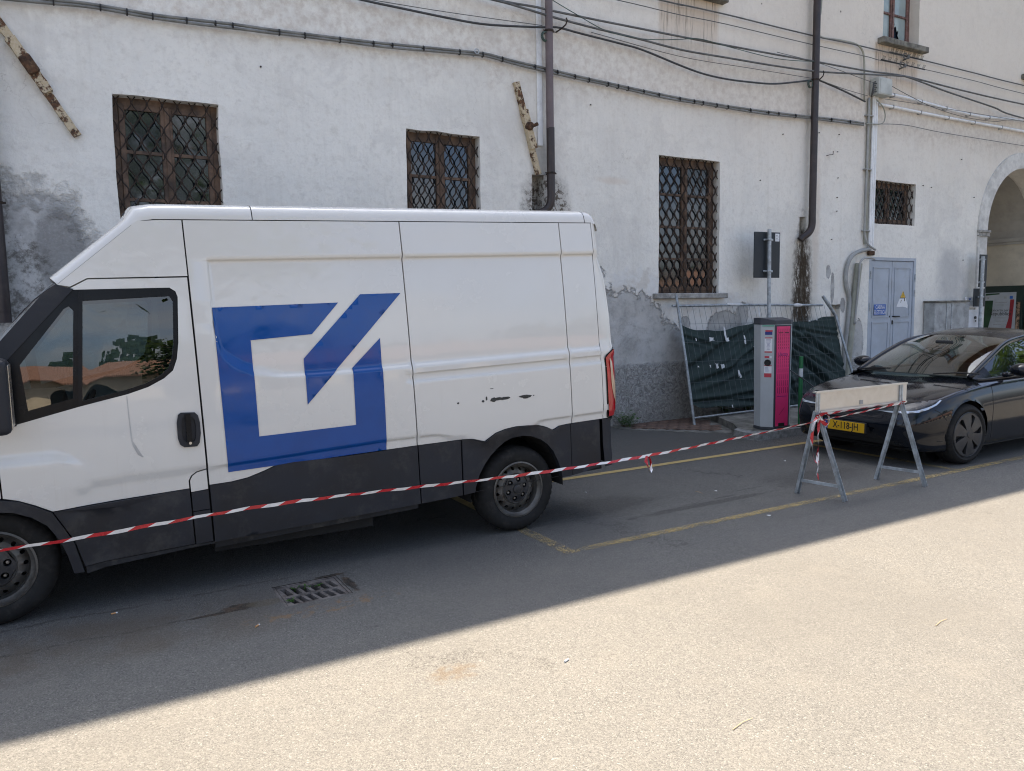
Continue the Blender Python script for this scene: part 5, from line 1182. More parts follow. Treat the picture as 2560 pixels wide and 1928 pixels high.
# ------------------------------------------------------------------ metal barrier (trestle)
def barrier(x_off=0.0, label=''):
    t = empty('metal_barrier', label, 'barrier', (6.42+x_off, 4.58, 0))
    def part(m, name, mat, parent=None, **k):
        m.v = [(v[0]+x_off, v[1], v[2]) for v in m.v]; o = m.build(name, mat, parent if parent is not None else t, **k)
        if parent is None: reparent_local(o, t)
        return o
    m = MB(); m.box((5.79,4.574,.815),(7.085,4.577,.995)); bd = part(m, 'board', MT['alu'])
    m = MB(); m.box((5.765,4.556,.990),(7.11,4.600,.997)); m.box((5.765,4.5545,.985),(7.11,4.5575,1.003)); part(m, 'board_rim', MT['alu_edge'], bd)
    m = MB(); m.box((5.80,4.556,.807),(7.11,4.600,.814)); m.box((5.80,4.5545,.802),(7.11,4.5575,.820)); part(m, 'board_rim', MT['alu_edge'], bd)
    m = MB(); m.box((7.045,4.558,.816),(7.10,4.5735,.988)); part(m, 'board_flange', MT['alu_edge'], bd)
    m = MB(); m.box((5.775,4.566,.816),(5.815,4.5735,.988)); part(m, 'board_flange', MT['alu_edge'], bd)
    m = MB(); m.box((6.40,4.569,.835),(6.445,4.5738,.875)); part(m, 'sticker', MT['cab_grey'], bd)
    for xa, f1, f2 in ((5.80,(5.955,4.372),(5.865,4.828)), (7.025,(7.085,4.320),(6.985,4.778))):
        m = MB(); m.bbox((xa-.024,4.560,.79),(xa-.004,4.5725,1.0), .002, seg=1); m.bbox((xa+.004,4.560,.79),(xa+.024,4.5725,1.0), .002, seg=1); part(m, 'upright', MT['galv'])
        for k, f in enumerate((f1, f2)):
            a = Vector((xa, 4.575+(.012 if k else -.012), .815)); b_ = Vector((f[0], f[1], 0)); d = (b_-a); L = d.length; d.normalize()
            ex = Vector((1,0,0)); ey = d.cross(ex).normalized(); ex = ey.cross(d).normalized()
            M = Matrix(((ex.x,ey.x,d.x,a.x),(ex.y,ey.y,d.y,a.y),(ex.z,ey.z,d.z,a.z),(0,0,0,1)))
            m = MB(); m.box((-.019,-.016,0),(.019,-.013,L),M=M); m.box((-.019,-.0129,0),(-.016,.014,L),M=M); m.box((.016,-.0129,0),(.019,.014,L),M=M); part(m, 'leg', MT['galv'])
        z = .135; q = [Vector((xa,4.575,.815))+(Vector((f[0],f[1],0))-Vector((xa,4.575,.815)))*((.815-z)/.815) for f in (f1, f2)]
        m = MB(); d = q[1]-q[0]; n_ = d.cross(Vector((0,0,1))).normalized()*.004
        m.add([q[0]-n_+Vector((0,0,-.014)),q[1]-n_+Vector((0,0,-.014)),q[1]-n_+Vector((0,0,.014)),q[0]-n_+Vector((0,0,.014)),q[0]+n_+Vector((0,0,-.014)),q[1]+n_+Vector((0,0,-.014)),q[1]+n_+Vector((0,0,.014)),q[0]+n_+Vector((0,0,.014))], [(0,1,2,3),(7,6,5,4),(0,4,5,1),(3,2,6,7)]); part(m, 'stretcher', MT['galv'])
    return t
barrier(0, 'folding galvanised barrier with plain metal board standing before the black car')
barrier(-9.9, 'folding galvanised barrier beyond the van nose holding the far tape end')

# ------------------------------------------------------------------ red and white tape
def ribbon(path, width, tw0, twists, seg=.1, name='tape', parent=None, seed=1, skew=.022, nom=.025):
    rg = random.Random(seed); P = [Vector(p) for p in path]
    D = [0]
    for a, b in zip(P[:-1], P[1:]): D.append(D[-1]+(b-a).length)
    def at(d):
        d = min(max(d, 0), D[-1]); i = min(max(int(np.searchsorted(D, d))-1, 0), len(P)-2); return P[i].lerp(P[i+1], (d-D[i])/max(D[i+1]-D[i], 1e-9))
    m = MB(); N = int(D[-1]/nom)
    for k in range(int(D[-1]/seg)+1):
        n = max(2, int(seg/nom)); vs = []
        for q in range(n+1):
            for e in (-1, 1):
                d = k*seg+seg*q/n+skew*e; d2 = min(d, D[-1]); p = at(d2); t = (at(d2+.02)-at(d2-.02)).normalized()
                s = t.cross(Vector((0,0,1))); s = s.normalized() if s.length > .1 else Vector((1,0,0)); u = s.cross(t).normalized()
                ph = tw0+twists(d2); w = width*.5*(1+.12*math.sin(d2*7))
                vs.append(p+(u*math.cos(ph)+s*math.sin(ph))*w*e+u*.002*math.sin(d2*23))
        m.add(vs, [(2*q, 2*q+2, 2*q+3, 2*q+1) for q in range(n)], k % 2)
    return m.build(name, [MT['tape_red'], MT['tape_white']], parent, smooth=True)
def sag(pts, n=14):
    return curve_loop(pts, n)
main_path = sag([(-2.80,4.54,.80),(-1.9,4.53,.69),(-.40,4.51,.634),(.98,4.51,.672),(2.62,4.50,.640),(3.77,4.50,.650),(4.99,4.51,.703),(5.75,4.535,.735),(6.4,4.55,.765),(7.09,4.555,.806)], 16)
tape = empty('barrier_tape', 'red and white warning tape strung along the van to the metal barrier', 'warning tape', (2.5,4.5,0))
tw = lambda d: 1.9*math.sin(d*.8+.6)+1.0*math.sin(d*.37)+.4*math.sin(d*2.9)
reparent_local(ribbon(main_path, .019, .15, lambda d: .22*tw(d)+.3*math.sin(d*1.7), name='long_strand'), tape)
reparent_local(ribbon(sag([(5.79,4.545,.792),(6.3,4.548,.797),(6.75,4.55,.805),(7.08,4.552,.812)], 10), .024, .25, lambda d: .8*math.sin(d*2.1), name='upper_strand', seed=2), tape)
lp = [(5.80,4.54,.79),(5.74,4.525,.77),(5.68,4.52,.70),(5.67,4.52,.56),(5.70,4.52,.42),(5.74,4.52,.36),(5.76,4.52,.46),(5.76,4.525,.62),(5.78,4.53,.77)]
reparent_local(ribbon(sag(lp, 8), .026, .9, lambda d: 1.6*math.sin(d*3.1), name='hanging_loop', seed=3), tape)
reparent_local(ribbon(sag([(5.78,4.53,.78),(5.85,4.515,.80),(5.90,4.51,.75),(5.86,4.51,.70),(5.79,4.52,.74),(5.73,4.515,.80),(5.77,4.53,.76),(5.84,4.52,.72)], 8), .028, .3, lambda d: 2.5*math.sin(d*6), name='knot', seed=4), tape)
reparent_local(ribbon(sag([(5.755,4.53,.45),(5.765,4.52,.34),(5.75,4.515,.27),(5.77,4.515,.20)], 8), .02, 1.2, lambda d: 2*math.sin(d*9), name='loose_end', seed=5), tape)
reparent_local(ribbon(sag([(3.75,4.495,.652),(3.735,4.49,.60),(3.76,4.485,.55),(3.785,4.49,.52),(3.79,4.495,.60),(3.765,4.498,.648)], 8), .022, 1.3, lambda d: .6*math.sin(d*9), name='short_loop', seed=6), tape)

# ------------------------------------------------------------------ charging station
kz = .104
st_ = empty('charging_station', 'grey charging pillar with magenta front panel and stickers, standing on the kerb', 'charging station', (8.18,7.25,kz))
def kp(m, name, mat, parent=None, **k):
    o = m.build(name, mat, parent if parent is not None else st_, **k)
    if parent is None: reparent_local(o, st_)
    return o
P1, P2, P3 = Vector((7.975,7.204,0)), Vector((8.073,7.053,0)), Vector((8.303,7.006,0))
fx = (P3-P2).normalized(); fy = Vector((-fx.y, fx.x, 0))
def loc(a, b): return P2+fx*a+fy*b
W_ = (P3-P2).length; s1 = (P1-P2); a1, b1 = s1.dot(fx), s1.dot(fy)
foot = [loc(0,0), loc(W_,0), loc(W_-a1,b1), loc(W_-a1-.02,b1+.17), loc(a1+.02,b1+.17), loc(a1,b1)]
cen = sum(foot, Vector())/6
def pil(z0, z1, g0=1.0, g1=1.0):
    m = MB(); n = 6; vs = [cen+(p-cen)*g0+Vector((0,0,z0)) for p in foot]+[cen+(p-cen)*g1+Vector((0,0,z1)) for p in foot]
    return m.add(vs, [tuple(range(n))[::-1], tuple(range(n, 2*n))]+[(i, (i+1) % n, n+(i+1) % n, n+i) for i in range(n)])
kp(pil(kz, kz+.035, 1.0, 1.0), 'plinth', MT['kiosk_dark']); kp(pil(kz+.036, 1.52, .97, 1.035), 'housing', MT['kiosk_grey'])
m = MB(); n = 6; g = 1.06
low = [cen+(p-cen)*g+Vector((0,0,1.525+.0)) for p in foot]; hi = [cen+(p-cen)*g+Vector((0,0,1.575+(.035 if k >= 3 else .0))) for k, p in enumerate(foot)]; top = cen+Vector((0,0,1.605))
m.add(low+hi+[top], [tuple(range(6))[::-1]]+[(i, (i+1) % 6, 6+(i+1) % 6, 6+i) for i in range(6)]+[(6+i, 6+(i+1) % 6, 12) for i in range(6)]); kp(m, 'hood', MT['kiosk_dark'])
# faces as flat frames: left grey side and magenta front
def scl(z): return .97+(1.035-.97)*(z-kz-.036)/(1.52-kz-.036)
def onface(pa, pb, f, z, off):
    s = scl(z); A = cen+(pa-cen)*s; B = cen+(pb-cen)*s; t = (B-A).normalized(); nrm = Vector((t.y, -t.x, 0))
    return A+(B-A)*f+nrm*off+Vector((0,0,z))
def facebox(pa, pb, f0, f1, z0, z1, off, name, mat, parent=None, mb=None):
    m = mb or MB(); c = [onface(pa,pb,f,z,o) for o in (-.004, off) for f, z in ((f0,z0),(f1,z0),(f1,z1),(f0,z1))]
    m.add(c, [(4,5,6,7),(0,1,5,4),(1,2,6,5),(2,3,7,6),(3,0,4,7)])
    return m if mb else kp(m, name, mat, parent)
Lf, Fr, Rt = (P1, P2), (P2, P3), (P3, foot[2])
facebox(*Fr, -.03, 1.03, kz+.04, 1.515, .006, 'front_frame', MT['kiosk_dark'])
fp = facebox(*Fr, .075, .93, kz+.05, 1.495, .014, 'front_panel', MT['pink'])
facebox(*Lf, .10, .92, 1.497, 1.512, .006, 'light_strip', MT['led'])
gm = MB()
for c_ in range(6):
    f = .17+c_*.135
    z = .60
    while z < 1.47:
        L = interp(z, [.6,.80,1.0,1.12,1.25,1.36,1.47], [.10,.085,.040,.022,.030,.05,.08]); 
        if not (1.08 < z < 1.17): facebox(*Fr, f, f+.025, z, z+L*.8, .0155, '', None, mb=gm)
        z += max(.040, L)
kp(gm, 'panel_grooves', MT['pink_dark'], fp)
gm = MB(); facebox(*Fr, .20, .47, 1.405, 1.415, .016, '', None, mb=gm); facebox(*Fr, .58, .85, 1.405, 1.415, .016, '', None, mb=gm); facebox(*Fr, .27, .70, .155, .195, .016, '', None, mb=gm); kp(gm, 'slots', MT['black'], fp)
c0 = onface(*Fr, .50, 1.122, .0165); text_mesh('Uettzy', .070, frame(c0, fx, (0,0,1)), 'brand_lettering', MT['purple'], fp, squeeze=.82)
gm = MB(); facebox(*Fr, .15, .80, .555, .561, .0155, '', None, mb=gm); facebox(*Fr, .3, .36, .59, .596, .0155, '', None, mb=gm); kp(gm, 'small_print', MT['purple'], fp)
zg = MB(); a_, b_ = onface(*Fr,.30,.30,.0158), onface(*Fr,.68,.40,.0158); up_ = Vector((0,0,.006)); zg.add([a_,a_+up_,b_+up_,b_], [(0,3,2,1)]); a_, b_ = onface(*Fr,.72,.42,.0158), onface(*Fr,.24,.25,.0158); kp(zg, 'panel_mark', MT['pink_dark'], fp)
sx = (P2-P1).normalized()
def sticker(f0, f1, z0, z1, mat, name='sticker', off=.002): return facebox(*Lf, f0, f1, z0, z1, off, name, MT[mat])
sticker(.30,.80,1.385,1.425,'navy'); sticker(.32,.82,1.426,1.447,'red_print')
s_ = sticker(.27,.80,1.165,1.335,'white'); sticker(.30,.82,1.337,1.350,'red_print'); sticker(.27,.80,1.147,1.163,'red_print')
gm = MB(); rg = random.Random(4)
for k in range(9): L = rg.uniform(.15,.38); facebox(*Lf, .535-L/2, .535+L/2, 1.19+k*.016, 1.194+k*.016, .0028, '', None, mb=gm)
for k in range(5): facebox(*Lf, .33, .33+rg.uniform(.2,.4), .885+k*.014, .889+k*.014, .0028, '', None, mb=gm)
kp(gm, 'printed_lines', MT['navy'], s_)
sticker(.28,.60,1.075,1.100,'red_print'); sticker(.63,.78,1.072,1.102,'white'); sticker(.26,.78,.87,.965,'white'); sticker(.27,.79,.967,.976,'red_print'); sticker(.26,.78,.815,.868,'red_print')
c0 = onface(*Lf,.50,1.012,.0); nL = Vector((sx.y,-sx.x,0)); M_ = frame(c0, sx, (0,0,1)); m = MB(); m.lathe([(.043,-.002),(.043,.012),(.036,.014),(.032,.004),(0,.002)], 28, M=M_); m.lathe([(.014,.002),(.013,.012),(0,.012)], 14, M=M_); kp(m, 'charge_socket', MT['black'], smooth=True, angle=R(35))
# post, cable
gp = empty('guard_post', 'thin green post with one white band beside the charging pillar', 'bollard', (8.60,7.06,kz))
for nm, z0, z1, mt in (('lower_tube',kz,.792,'post_green'),('white_band',.7925,.908,'post_white'),('upper_tube',.9085,1.072,'post_green')):
    m = MB(); m.tube([(8.60,7.06,z0),(8.60,7.06,z1)], .0275 if mt != 'post_white' else .0280, 18); o = m.build(nm, MT[mt], gp, smooth=True, angle=R(40)); reparent_local(o, gp)
m = MB(); m.tube([(8.60,7.06,kz),(8.60,7.06,kz+.008)], .05, 18); reparent_local(m.build('foot_plate', MT['black'], gp), gp)
m = MB(); m.tube(curve_loop([(8.30,7.16,.94),(8.36,7.08,.91),(8.43,7.0,.84),(8.52,6.93,.76),(8.62,6.85,.66),(8.70,6.75,.55),(8.72,6.6,.46)], 8), .009, 8)
tag(m.build('charging_cable', MT['cable_black'], None, smooth=True), 'thin black charging cable drooping from the pillar across the green post to the car', 'cable')

# ------------------------------------------------------------------ road sign seen from behind
sg = empty('road_sign', 'rectangular road sign seen from its dark back on a steel pole behind the pillar', 'road sign', (9.76,8.66,0))
def sp(m, name, mat, parent=None, **k):
    o = m.build(name, mat, parent if parent is not None else sg, **k)
    if parent is None: reparent_local(o, sg)
    return o
m = MB(); m.tube([(9.78,8.66,.098),(9.735,8.66,2.985)], .0305, 16); sp(m, 'pole', MT['galv'], smooth=True, angle=R(40))
Ms = Matrix.Translation((9.755,8.715,0)) @ Matrix.Rotation(R(-4),4,'Z')
m = MB(); m.bbox((-.275,.0,2.215),(.275,.018,2.945), .008, M=Ms); pn = sp(m, 'panel', MT['sign_back'])
m = MB(); m.bbox((.165,-.003,2.80),(.255,-.0005,2.925), .001, seg=1, M=Ms); stk = sp(m, 'maker_sticker', MT['white'], pn)
m = MB()
for k in range(4): m.box((.175,-.0042,2.82+k*.024),(.215 if k % 2 else .24,-.0036,2.828+k*.024), M=Ms)
sp(m, 'sticker_print', MT['cab_grey'], pn)
for z in (2.82,2.32):
    m = MB(); m.bbox((-.085,-.012,z-.016),(.115,-.0005,z+.016), .003, seg=1, M=Ms); m.bbox((-.065,-.092,z-.014),(.02,-.012,z+.014), .008, M=Ms); m.tube([Ms @ Vector((.075,-.03,z)), Ms @ Vector((.075,.0,z))], .010, 8); m.tube([Ms @ Vector((-.06,-.03,z)), Ms @ Vector((-.06,.0,z))], .010, 8); sp(m, 'clamp', MT['galv'])

# ------------------------------------------------------------------ leaning mesh fence with green netting
fn = empty('mesh_fence', 'leaning galvanised mesh fence panel propped against the wall under the third window', 'fence', (9.6,8.5,0))
FY = lambda z: 8.40+.275*z
def fpart(m, name, mat, parent=None, **k):
    o = m.build(name, mat, parent if parent is not None else fn, **k)
    if parent is None: reparent_local(o, fn)
    return o
m = MB(); m.tube([(7.915,8.397,0),(7.765,8.75,1.27),(7.985,8.94,1.955)] if False else [(7.915,8.397,.005),(7.95,8.62,.93),(7.995,8.90,1.955)], .0215, 14); fpart(m, 'post', MT['galv_fence'], smooth=True, angle=R(40))
m = MB(); m.tube([(11.36,8.90,1.915),(11.44,8.85,1.78),(11.62,8.82,1.56)], [.026,.032,.026], 14, flat=.75); m.tube([(11.62,8.82,1.56),(11.66,8.50,.60),(11.66,8.42,.10)], .0215, 12); fpart(m, 'post', MT['galv_fence'], smooth=True, angle=R(40))
m = MB(); m.tube([(7.90,8.88,1.788),(9.2,8.895,1.787),(11.33,8.88,1.757)], .0205, 12); fpart(m, 'top_rail', MT['galv_fence'], smooth=True, angle=R(40))
m = MB(); m.tube([(7.93,8.43,.115),(9.3,8.43,.125),(11.66,8.43,.13)], .0165, 12); fpart(m, 'bottom_rail', MT['galv_fence'], smooth=True, angle=R(40))
rg = random.Random(12)
for k in range(28):
    x = 8.05+k*.122; dx = rg.uniform(-.02,.02); m = MB()
    m.tube([(x,FY(.08)-.005,.085),(x+.02+dx*.5,FY(.6)+rg.uniform(-.01,.01),.6),(x+.035+dx,FY(1.2)+rg.uniform(-.01,.01),1.2),(x+.03+dx*.3,FY(1.78),1.775)], .0021, 5); fpart(m, 'wire', MT['wire'])
for z in (.33,.62,.93,1.22,1.50):
    m = MB(); m.tube([(7.95+.02*z,FY(z)-.01,z+.012),(9.3,FY(z)-.012,z-.006),(11.5,FY(z)-.01,z)], .0022, 5); fpart(m, 'wire', MT['wire'])
# white wrap round the rail and the post joint
m = MB(); m.tube([(9.05,8.893,1.795),(9.2,8.894,1.793),(9.38,8.893,1.79)], [.021,.024,.0212], 10); m.tube([(10.60,8.886,1.765),(10.70,8.885,1.765),(10.80,8.884,1.765)], [.022,.034,.022], 10); fpart(m, 'rail_wrap', MT['paper'])
# netting
tp_top = [(7.86,1.515),(8.0,1.47),(8.19,1.418),(8.43,1.40),(8.67,1.402),(9.06,1.442),(9.35,1.495),(9.56,1.54),(9.9,1.52),(10.3,1.482),(10.76,1.507),(11.05,1.545),(11.30,1.570),(11.36,1.575)]
tp_bot = [(8.10,.30),(8.22,.24),(8.45,.215),(8.67,.205),(9.06,.17),(9.6,.13),(10.2,.08),(10.6,.06),(11.0,.07),(11.4,.10),(11.75,.10),(11.78,.11),(11.80,.12),(11.82,.12)]
NXT, NZT = 150, 60; m = MB(); vs = []
tx = np.linspace(0, 1, NXT+1)
Tt = np.array(curve_loop(tp_top, 6)); Tb = np.array(curve_loop(tp_bot, 6))
def push(x, z, dy):
    Y = FY(z)+dy; k = Y/8.65; return x*k, 1.8-(1.8-z)*k
def arcp(C, t):
    d = np.concatenate([[0], np.cumsum(np.hypot(*np.diff(C, axis=0).T))]); d /= d[-1]; return np.interp(t, d, C[:,0]), np.interp(t, d, C[:,1])
def folds(x, z):
    f = 0
    for (cx, cz, ang, wl, L, A) in ((10.75,1.15,-.42,.10,.9,.030),(10.5,.85,-.55,.16,.8,.045),(8.5,.95,.30,.17,.8,.042),(9.0,1.2,.32,.15,.7,.040),(8.6,.35,.05,.09,.8,.022),(9.6,.4,.1,.11,.9,.03),(11.2,1.35,-.1,.07,.5,.018),(10.1,.6,-.9,.14,.8,.04),(10.9,1.32,-.16,.09,.6,.03),(10.55,1.02,-.5,.08,.9,.03),(11.15,1.0,-.62,.10,.7,.035),(10.9,.62,-.75,.13,.7,.04),(8.75,.72,.2,.12,.8,.03),(9.3,.95,.42,.10,.5,.03),(8.3,1.25,-.3,.08,.4,.02),(9.1,.28,-.05,.10,.9,.03),(9.45,1.3,.5,.09,.4,.025)):
        u = (x-cx)*math.cos(ang)+(z-cz)*math.sin(ang); w = -(x-cx)*math.sin(ang)+(z-cz)*math.cos(ang)
        f += 1.3*A*math.cos(w/wl*4.2)*math.exp(-(u/L)**2-(w/(wl*.85))**2)
    return f+.014*mnoise.noise(Vector((x*3.1, z*5.3, 1.7)))+.006*mnoise.noise(Vector((x*11, z*15, .7)))
for t in tx:
    xa, za = arcp(Tt, t); xb, zb = arcp(Tb, t)
    for k in range(NZT+1):
        f = k/NZT; x = xa*(1-f)+xb*f; z = za*(1-f)+zb*f; x, z = push(x, z, .045)
        vs.append((x, FY(z)+.045+min(.09, max(-.037, 1.35*folds(x, z)))*ss(f,0,.08)*1.0, z+.012*math.sin(x*9)*(1 if f > .97 or f < .03 else 0)))
m.add(vs, [(i*(NZT+1)+k, (i+1)*(NZT+1)+k, (i+1)*(NZT+1)+k+1, i*(NZT+1)+k+1)[::-1] for i in range(NXT) for k in range(NZT)])
tag(m.build('shade_netting', MT['tarp'], None, smooth=True), 'dark green netting sagging in folds on the leaning mesh fence', 'netting')
rg = random.Random(21)
for k, (x, z, w, h) in enumerate([(8.17,1.275,.022,.05),(8.50,1.27,.09,.055),(8.78,1.34,.035,.20),(8.83,1.255,.07,.06),(9.20,1.275,.03,.06),(9.22,1.20,.03,.07),(8.22,.86,.03,.025),(8.48,.85,.03,.04),(8.62,.85,.05,.07),(8.74,.84,.06,.07),(9.10,.71,.04,.09),(9.13,.66,.03,.05),(9.52,1.67,.035,.18),(8.97,.19,.025,.04),(10.72,1.50,.03,.03),(10.9,1.52,.03,.03)]):
    x, z = push(x, z, -.018)
    L = [(x+w*.5*a+rg.uniform(-.3,.3)*w*.5, z+h*.5*b_+rg.uniform(-.3,.3)*h*.5) for a, b_ in ((-1,-1),(0,-.9),(1,-1),(.9,0),(1,1),(0,.9),(-1,1),(-.9,0))]
    m = MB(); panel(m, L, lambda xx, zz, d: (xx, FY(zz)-.018+.02*math.sin(xx*60+zz*40)*.3+d, zz), thick=.002); tag(m.build('paper_scrap', MT['paper'], None), 'torn white paper scrap caught on the green netting of the mesh fence', 'paper scrap', 'paper scraps on the netting')
pr = empty('torn_poster', 'torn leftover poster with green and red bits, half hidden left of the pillar', 'poster', (9.60,FY(.8)-.02,.6))
rag = [(9.45,1.12),(9.53,.93),(9.50,.80),(9.51,.68),(9.60,.66),(9.58,.60),(9.66,.55),(9.64,.45),(9.80,.44),(9.82,1.06),(9.70,1.09),(9.66,1.05),(9.58,1.12)]
m = MB(); panel(m, rag, lambda x, z, d: (x, FY(z)-.02+d, z), thick=.003); reparent_local(m.build('sheet', MT['paper'], pr), pr)
for L, mt in (([(9.51,.93),(9.56,.97),(9.64,.88),(9.80,.86),(9.80,.80),(9.505,.80)],'post_green'),([(9.58,.73),(9.76,.74),(9.76,.77),(9.58,.76)],'red_print'),([(9.60,.67),(9.76,.68),(9.76,.71),(9.60,.70)],'red_print'),([(9.60,.98),(9.66,1.06),(9.68,1.04),(9.63,.97)],'cab_grey')):
    m = MB(); panel(m, L, lambda x, z, d: (x, FY(z)-.0225+d, z)); reparent_local(m.build('printed_area', MT[mt], pr), pr)

# ------------------------------------------------------------------ drain grate
dr = empty('drain_grate', 'rusty two row drain grate in the road with green leaves caught in it', 'drain', ((DRN[0]+DRN[1])/2,(DRN[2]+DRN[3])/2,-.02))
x0, x1, y0, y1 = DRN; slots = []
for r in range(2):
    for k in range(6):
        cx = x0+.068+k*.059; cy = y0+.095+r*.165; sh_ = .012; w = .0185; L = .062
        slots.append([(cx-w+sh_,cy-L),(cx+w+sh_,cy-L),(cx+w-sh_,cy+L),(cx-w-sh_,cy+L)])
gr = [(x0+.022,y0+.022),(x1-.022,y0+.022),(x1-.022,y1-.022),(x0+.022,y1-.022)]
m = MB(); panel(m, gr, lambda x, y, d: (x, y, -.005-d-.004*math.exp(-((y-(y0+y1)/2)/.05)**2)), holes=slots, thick=.035, step=.03); reparent_local(m.build('grate', MT['cast'], dr), dr)
m = MB(); panel(m, [(x0+.001,y0+.001),(x1-.001,y0+.001),(x1-.001,y1-.001),(x0+.001,y1-.001)], lambda x, y, d: (x, y, -.003-d), holes=[[(x0+.018,y0+.018),(x1-.018,y0+.018),(x1-.018,y1-.018),(x0+.018,y1-.018)]], thick=.1); reparent_local(m.build('frame', MT['cast'], dr), dr)
m = MB(); a_ = .001
for q in ([(x0+a_,y0,0),(x1,y0+a_,0)],): pass
m.add([(x0,y0,-.005),(x1,y0,-.005),(x1,y1,-.005),(x0,y1,-.005),(x0,y0,-.5),(x1,y0,-.5),(x1,y1,-.5),(x0,y1,-.5)], [(0,4,5,1),(1,5,6,2),(2,6,7,3),(3,7,4,0),(4,7,6,5)]); reparent_local(m.build('pit', MT['pit'], dr), dr)
def sprig(name, x, y, z, h, n, label, cat, seed, ls=.03, mat='weed', spread=.05, group=None):
    rg = random.Random(seed); t = empty(name, label, cat, (x,y,z), 0, group); sm_ = MB(); lm = MB()
    for k in range(n):
        a = rg.uniform(0,6.28); r = spread*rg.random()**.5; hh = h*rg.uniform(.45,1.0); tip = Vector((math.cos(a)*(r+.25*hh), math.sin(a)*(r+.25*hh), hh)); ba = Vector((math.cos(a)*r*.4, math.sin(a)*r*.4, 0))
        sm_.tube([ba, ba.lerp(tip,.5)+Vector((0,0,.12*hh)), tip], [.0022,.0018,.001], 4)
        for j in range(5):
            f = .3+.7*j/4; c = ba.lerp(tip, f)+Vector((0,0,.1*hh*math.sin(f*3.1))); q = rg.uniform(0,6.28); d = Vector((math.cos(q), math.sin(q), rg.uniform(-.1,.6))).normalized(); s = d.cross(Vector((0,0,1))).normalized(); l = ls*rg.uniform(.6,1.2)
            lm.add([c, c+d*l*.45+s*l*.3, c+d*l, c+d*l*.45-s*l*.3], [(0,1,2,3)])
    sm_.build('stem', MT[mat], t); lm.build('leaves', MT[mat], t); return t
for k, (x, y, s, lab) in enumerate([(1.145,4.915,.05,'small green sprout in the back row of the drain grate, largest one'),(1.205,4.90,.04,'green leaf in the middle of the back row of the drain grate'),(1.275,4.885,.045,'green leaf near the right end of the back row of the drain grate'),(1.065,4.70,.05,'green leaf in the front left slot of the drain grate')]):
    sprig('grate_sprout', x, y, -.03, s*.9, 4, lab, 'plant', 30+k, ls=.026, spread=.012, group='sprouts in the drain grate')
wd_ = [(7.08,8.93,.24,34,.19,'leafy green weed growing at the wall foot behind the van'),(6.52,8.97,.12,10,.08,'low green weed at the wall foot nearest the van tail'),(8.9,8.75,.10,14,.12,'green weed under the left half of the mesh fence'),(9.35,8.7,.12,16,.12,'green weed under the mesh fence beside the pillar foot')]
for k, (x, y, h, n, sp_, lab) in enumerate(wd_): sprig('weed', x, y, 0 if x < 8 else .09, h, n, lab, 'plant', 50+k, ls=.055, spread=sp_, group='weeds along the wall')
for (a_, b_, lab) in (((2.31,2.206),(2.452,2.227),'thin dry twig on the sunlit road nearer the camera'),((4.039,2.373),(4.182,2.393),'thin dry twig on the sunlit road farther to the right'),((5.106,5.40),(5.10,5.29),'pale dry twig in the shaded bay between van and barrier')):
    m = MB(); m.tube([(a_[0],a_[1],.004),((a_[0]+b_[0])/2+.006,(a_[1]+b_[1])/2+.008,.006),(b_[0],b_[1],.004)], [.0018,.0016,.001], 6); tag(m.build('twig', MT['straw'], None), lab, 'twig', 'twigs on the road')
# cigarette ends and crumbs on the road
for (x, y, a, lab) in ((.089,5.057,.1,'cigarette end on the shaded road close to the van'),(.796,4.401,.7,'cigarette end on the shaded road in front of the drain'),(2.063,3.103,.4,'white cigarette end lying on the sunlit road')):
    c = empty('cigarette_end', lab, 'cigarette butt', (x,y,.005), a, 'cigarette ends on the road'); m = MB(); m.tube([(-.016,0,0),(.010,0,0)], .0048, 8); m.build('filter', MT['butt'] if y > 4 else MT['paper'], c); m = MB(); m.tube([(.0102,0,0),(.020,0,0)], .0047, 8); m.build('paper_end', MT['paper'], c)
for k, (x, y, s) in enumerate([(5.02,4.42,.020),(5.28,5.3,.015),(4.2,5.95,.012),(6.95,5.9,.014)]):
    m = MB(); L = [(x+s*rr*math.cos(q), y+s*rr*math.sin(q)) for q, rr in zip(np.linspace(0,5.4,6), (1,.7,.9,.6,1,.8))]; m.prism(L, lambda p, h: (p[0], p[1], .003+h), .004); tag(m.build('paper_crumb', MT['paper'], None), 'tiny white crumb of paper on the shaded road near the barrier', 'litter', 'paper crumbs on the road')
# ------------------------------------------------------------------ things fixed to the wall
def drainpipe(label, segs, r, bands=(), loc=None):
    t = empty('drainpipe', label, 'drainpipe', loc, 0, 'drainpipes on the wall')
    for nm, path, rr, mt in segs:
        m = MB(); m.tube(path, rr, 20); reparent_local(m.build(nm, MT[mt], t, smooth=True, angle=R(40)), t)
    for x, z in bands:
        m = MB(); m.tube([(x,8.975,z-.012),(x,8.975,z+.012)], r+.008, 18); m.tube([(x-r-.006,8.975,z),(x-r-.03,8.975,z)], .010, 8); m.tube([(x+r+.006,8.975,z),(x+r+.03,8.975,z)], .010, 8); m.tube([(x,8.98,z),(x,9.11,z)], .008, 6); reparent_local(m.build('bracket', MT['iron'], t), t)
    return t
elb = lambda x, z, dx, dz, r: [(x, 8.975, z+.30), (x, 8.975, z+.12)] + [(x+dx*(1-math.cos(q))*.75, 8.975+.02*math.sin(q), z+.12-(.12-dz)*math.sin(q)*1.0) for q in np.linspace(.25, 1.45, 6)] + [(x+dx, 9.02, z+dz-.06), (x+dx*1.35, 9.08, z+dz-.09)]
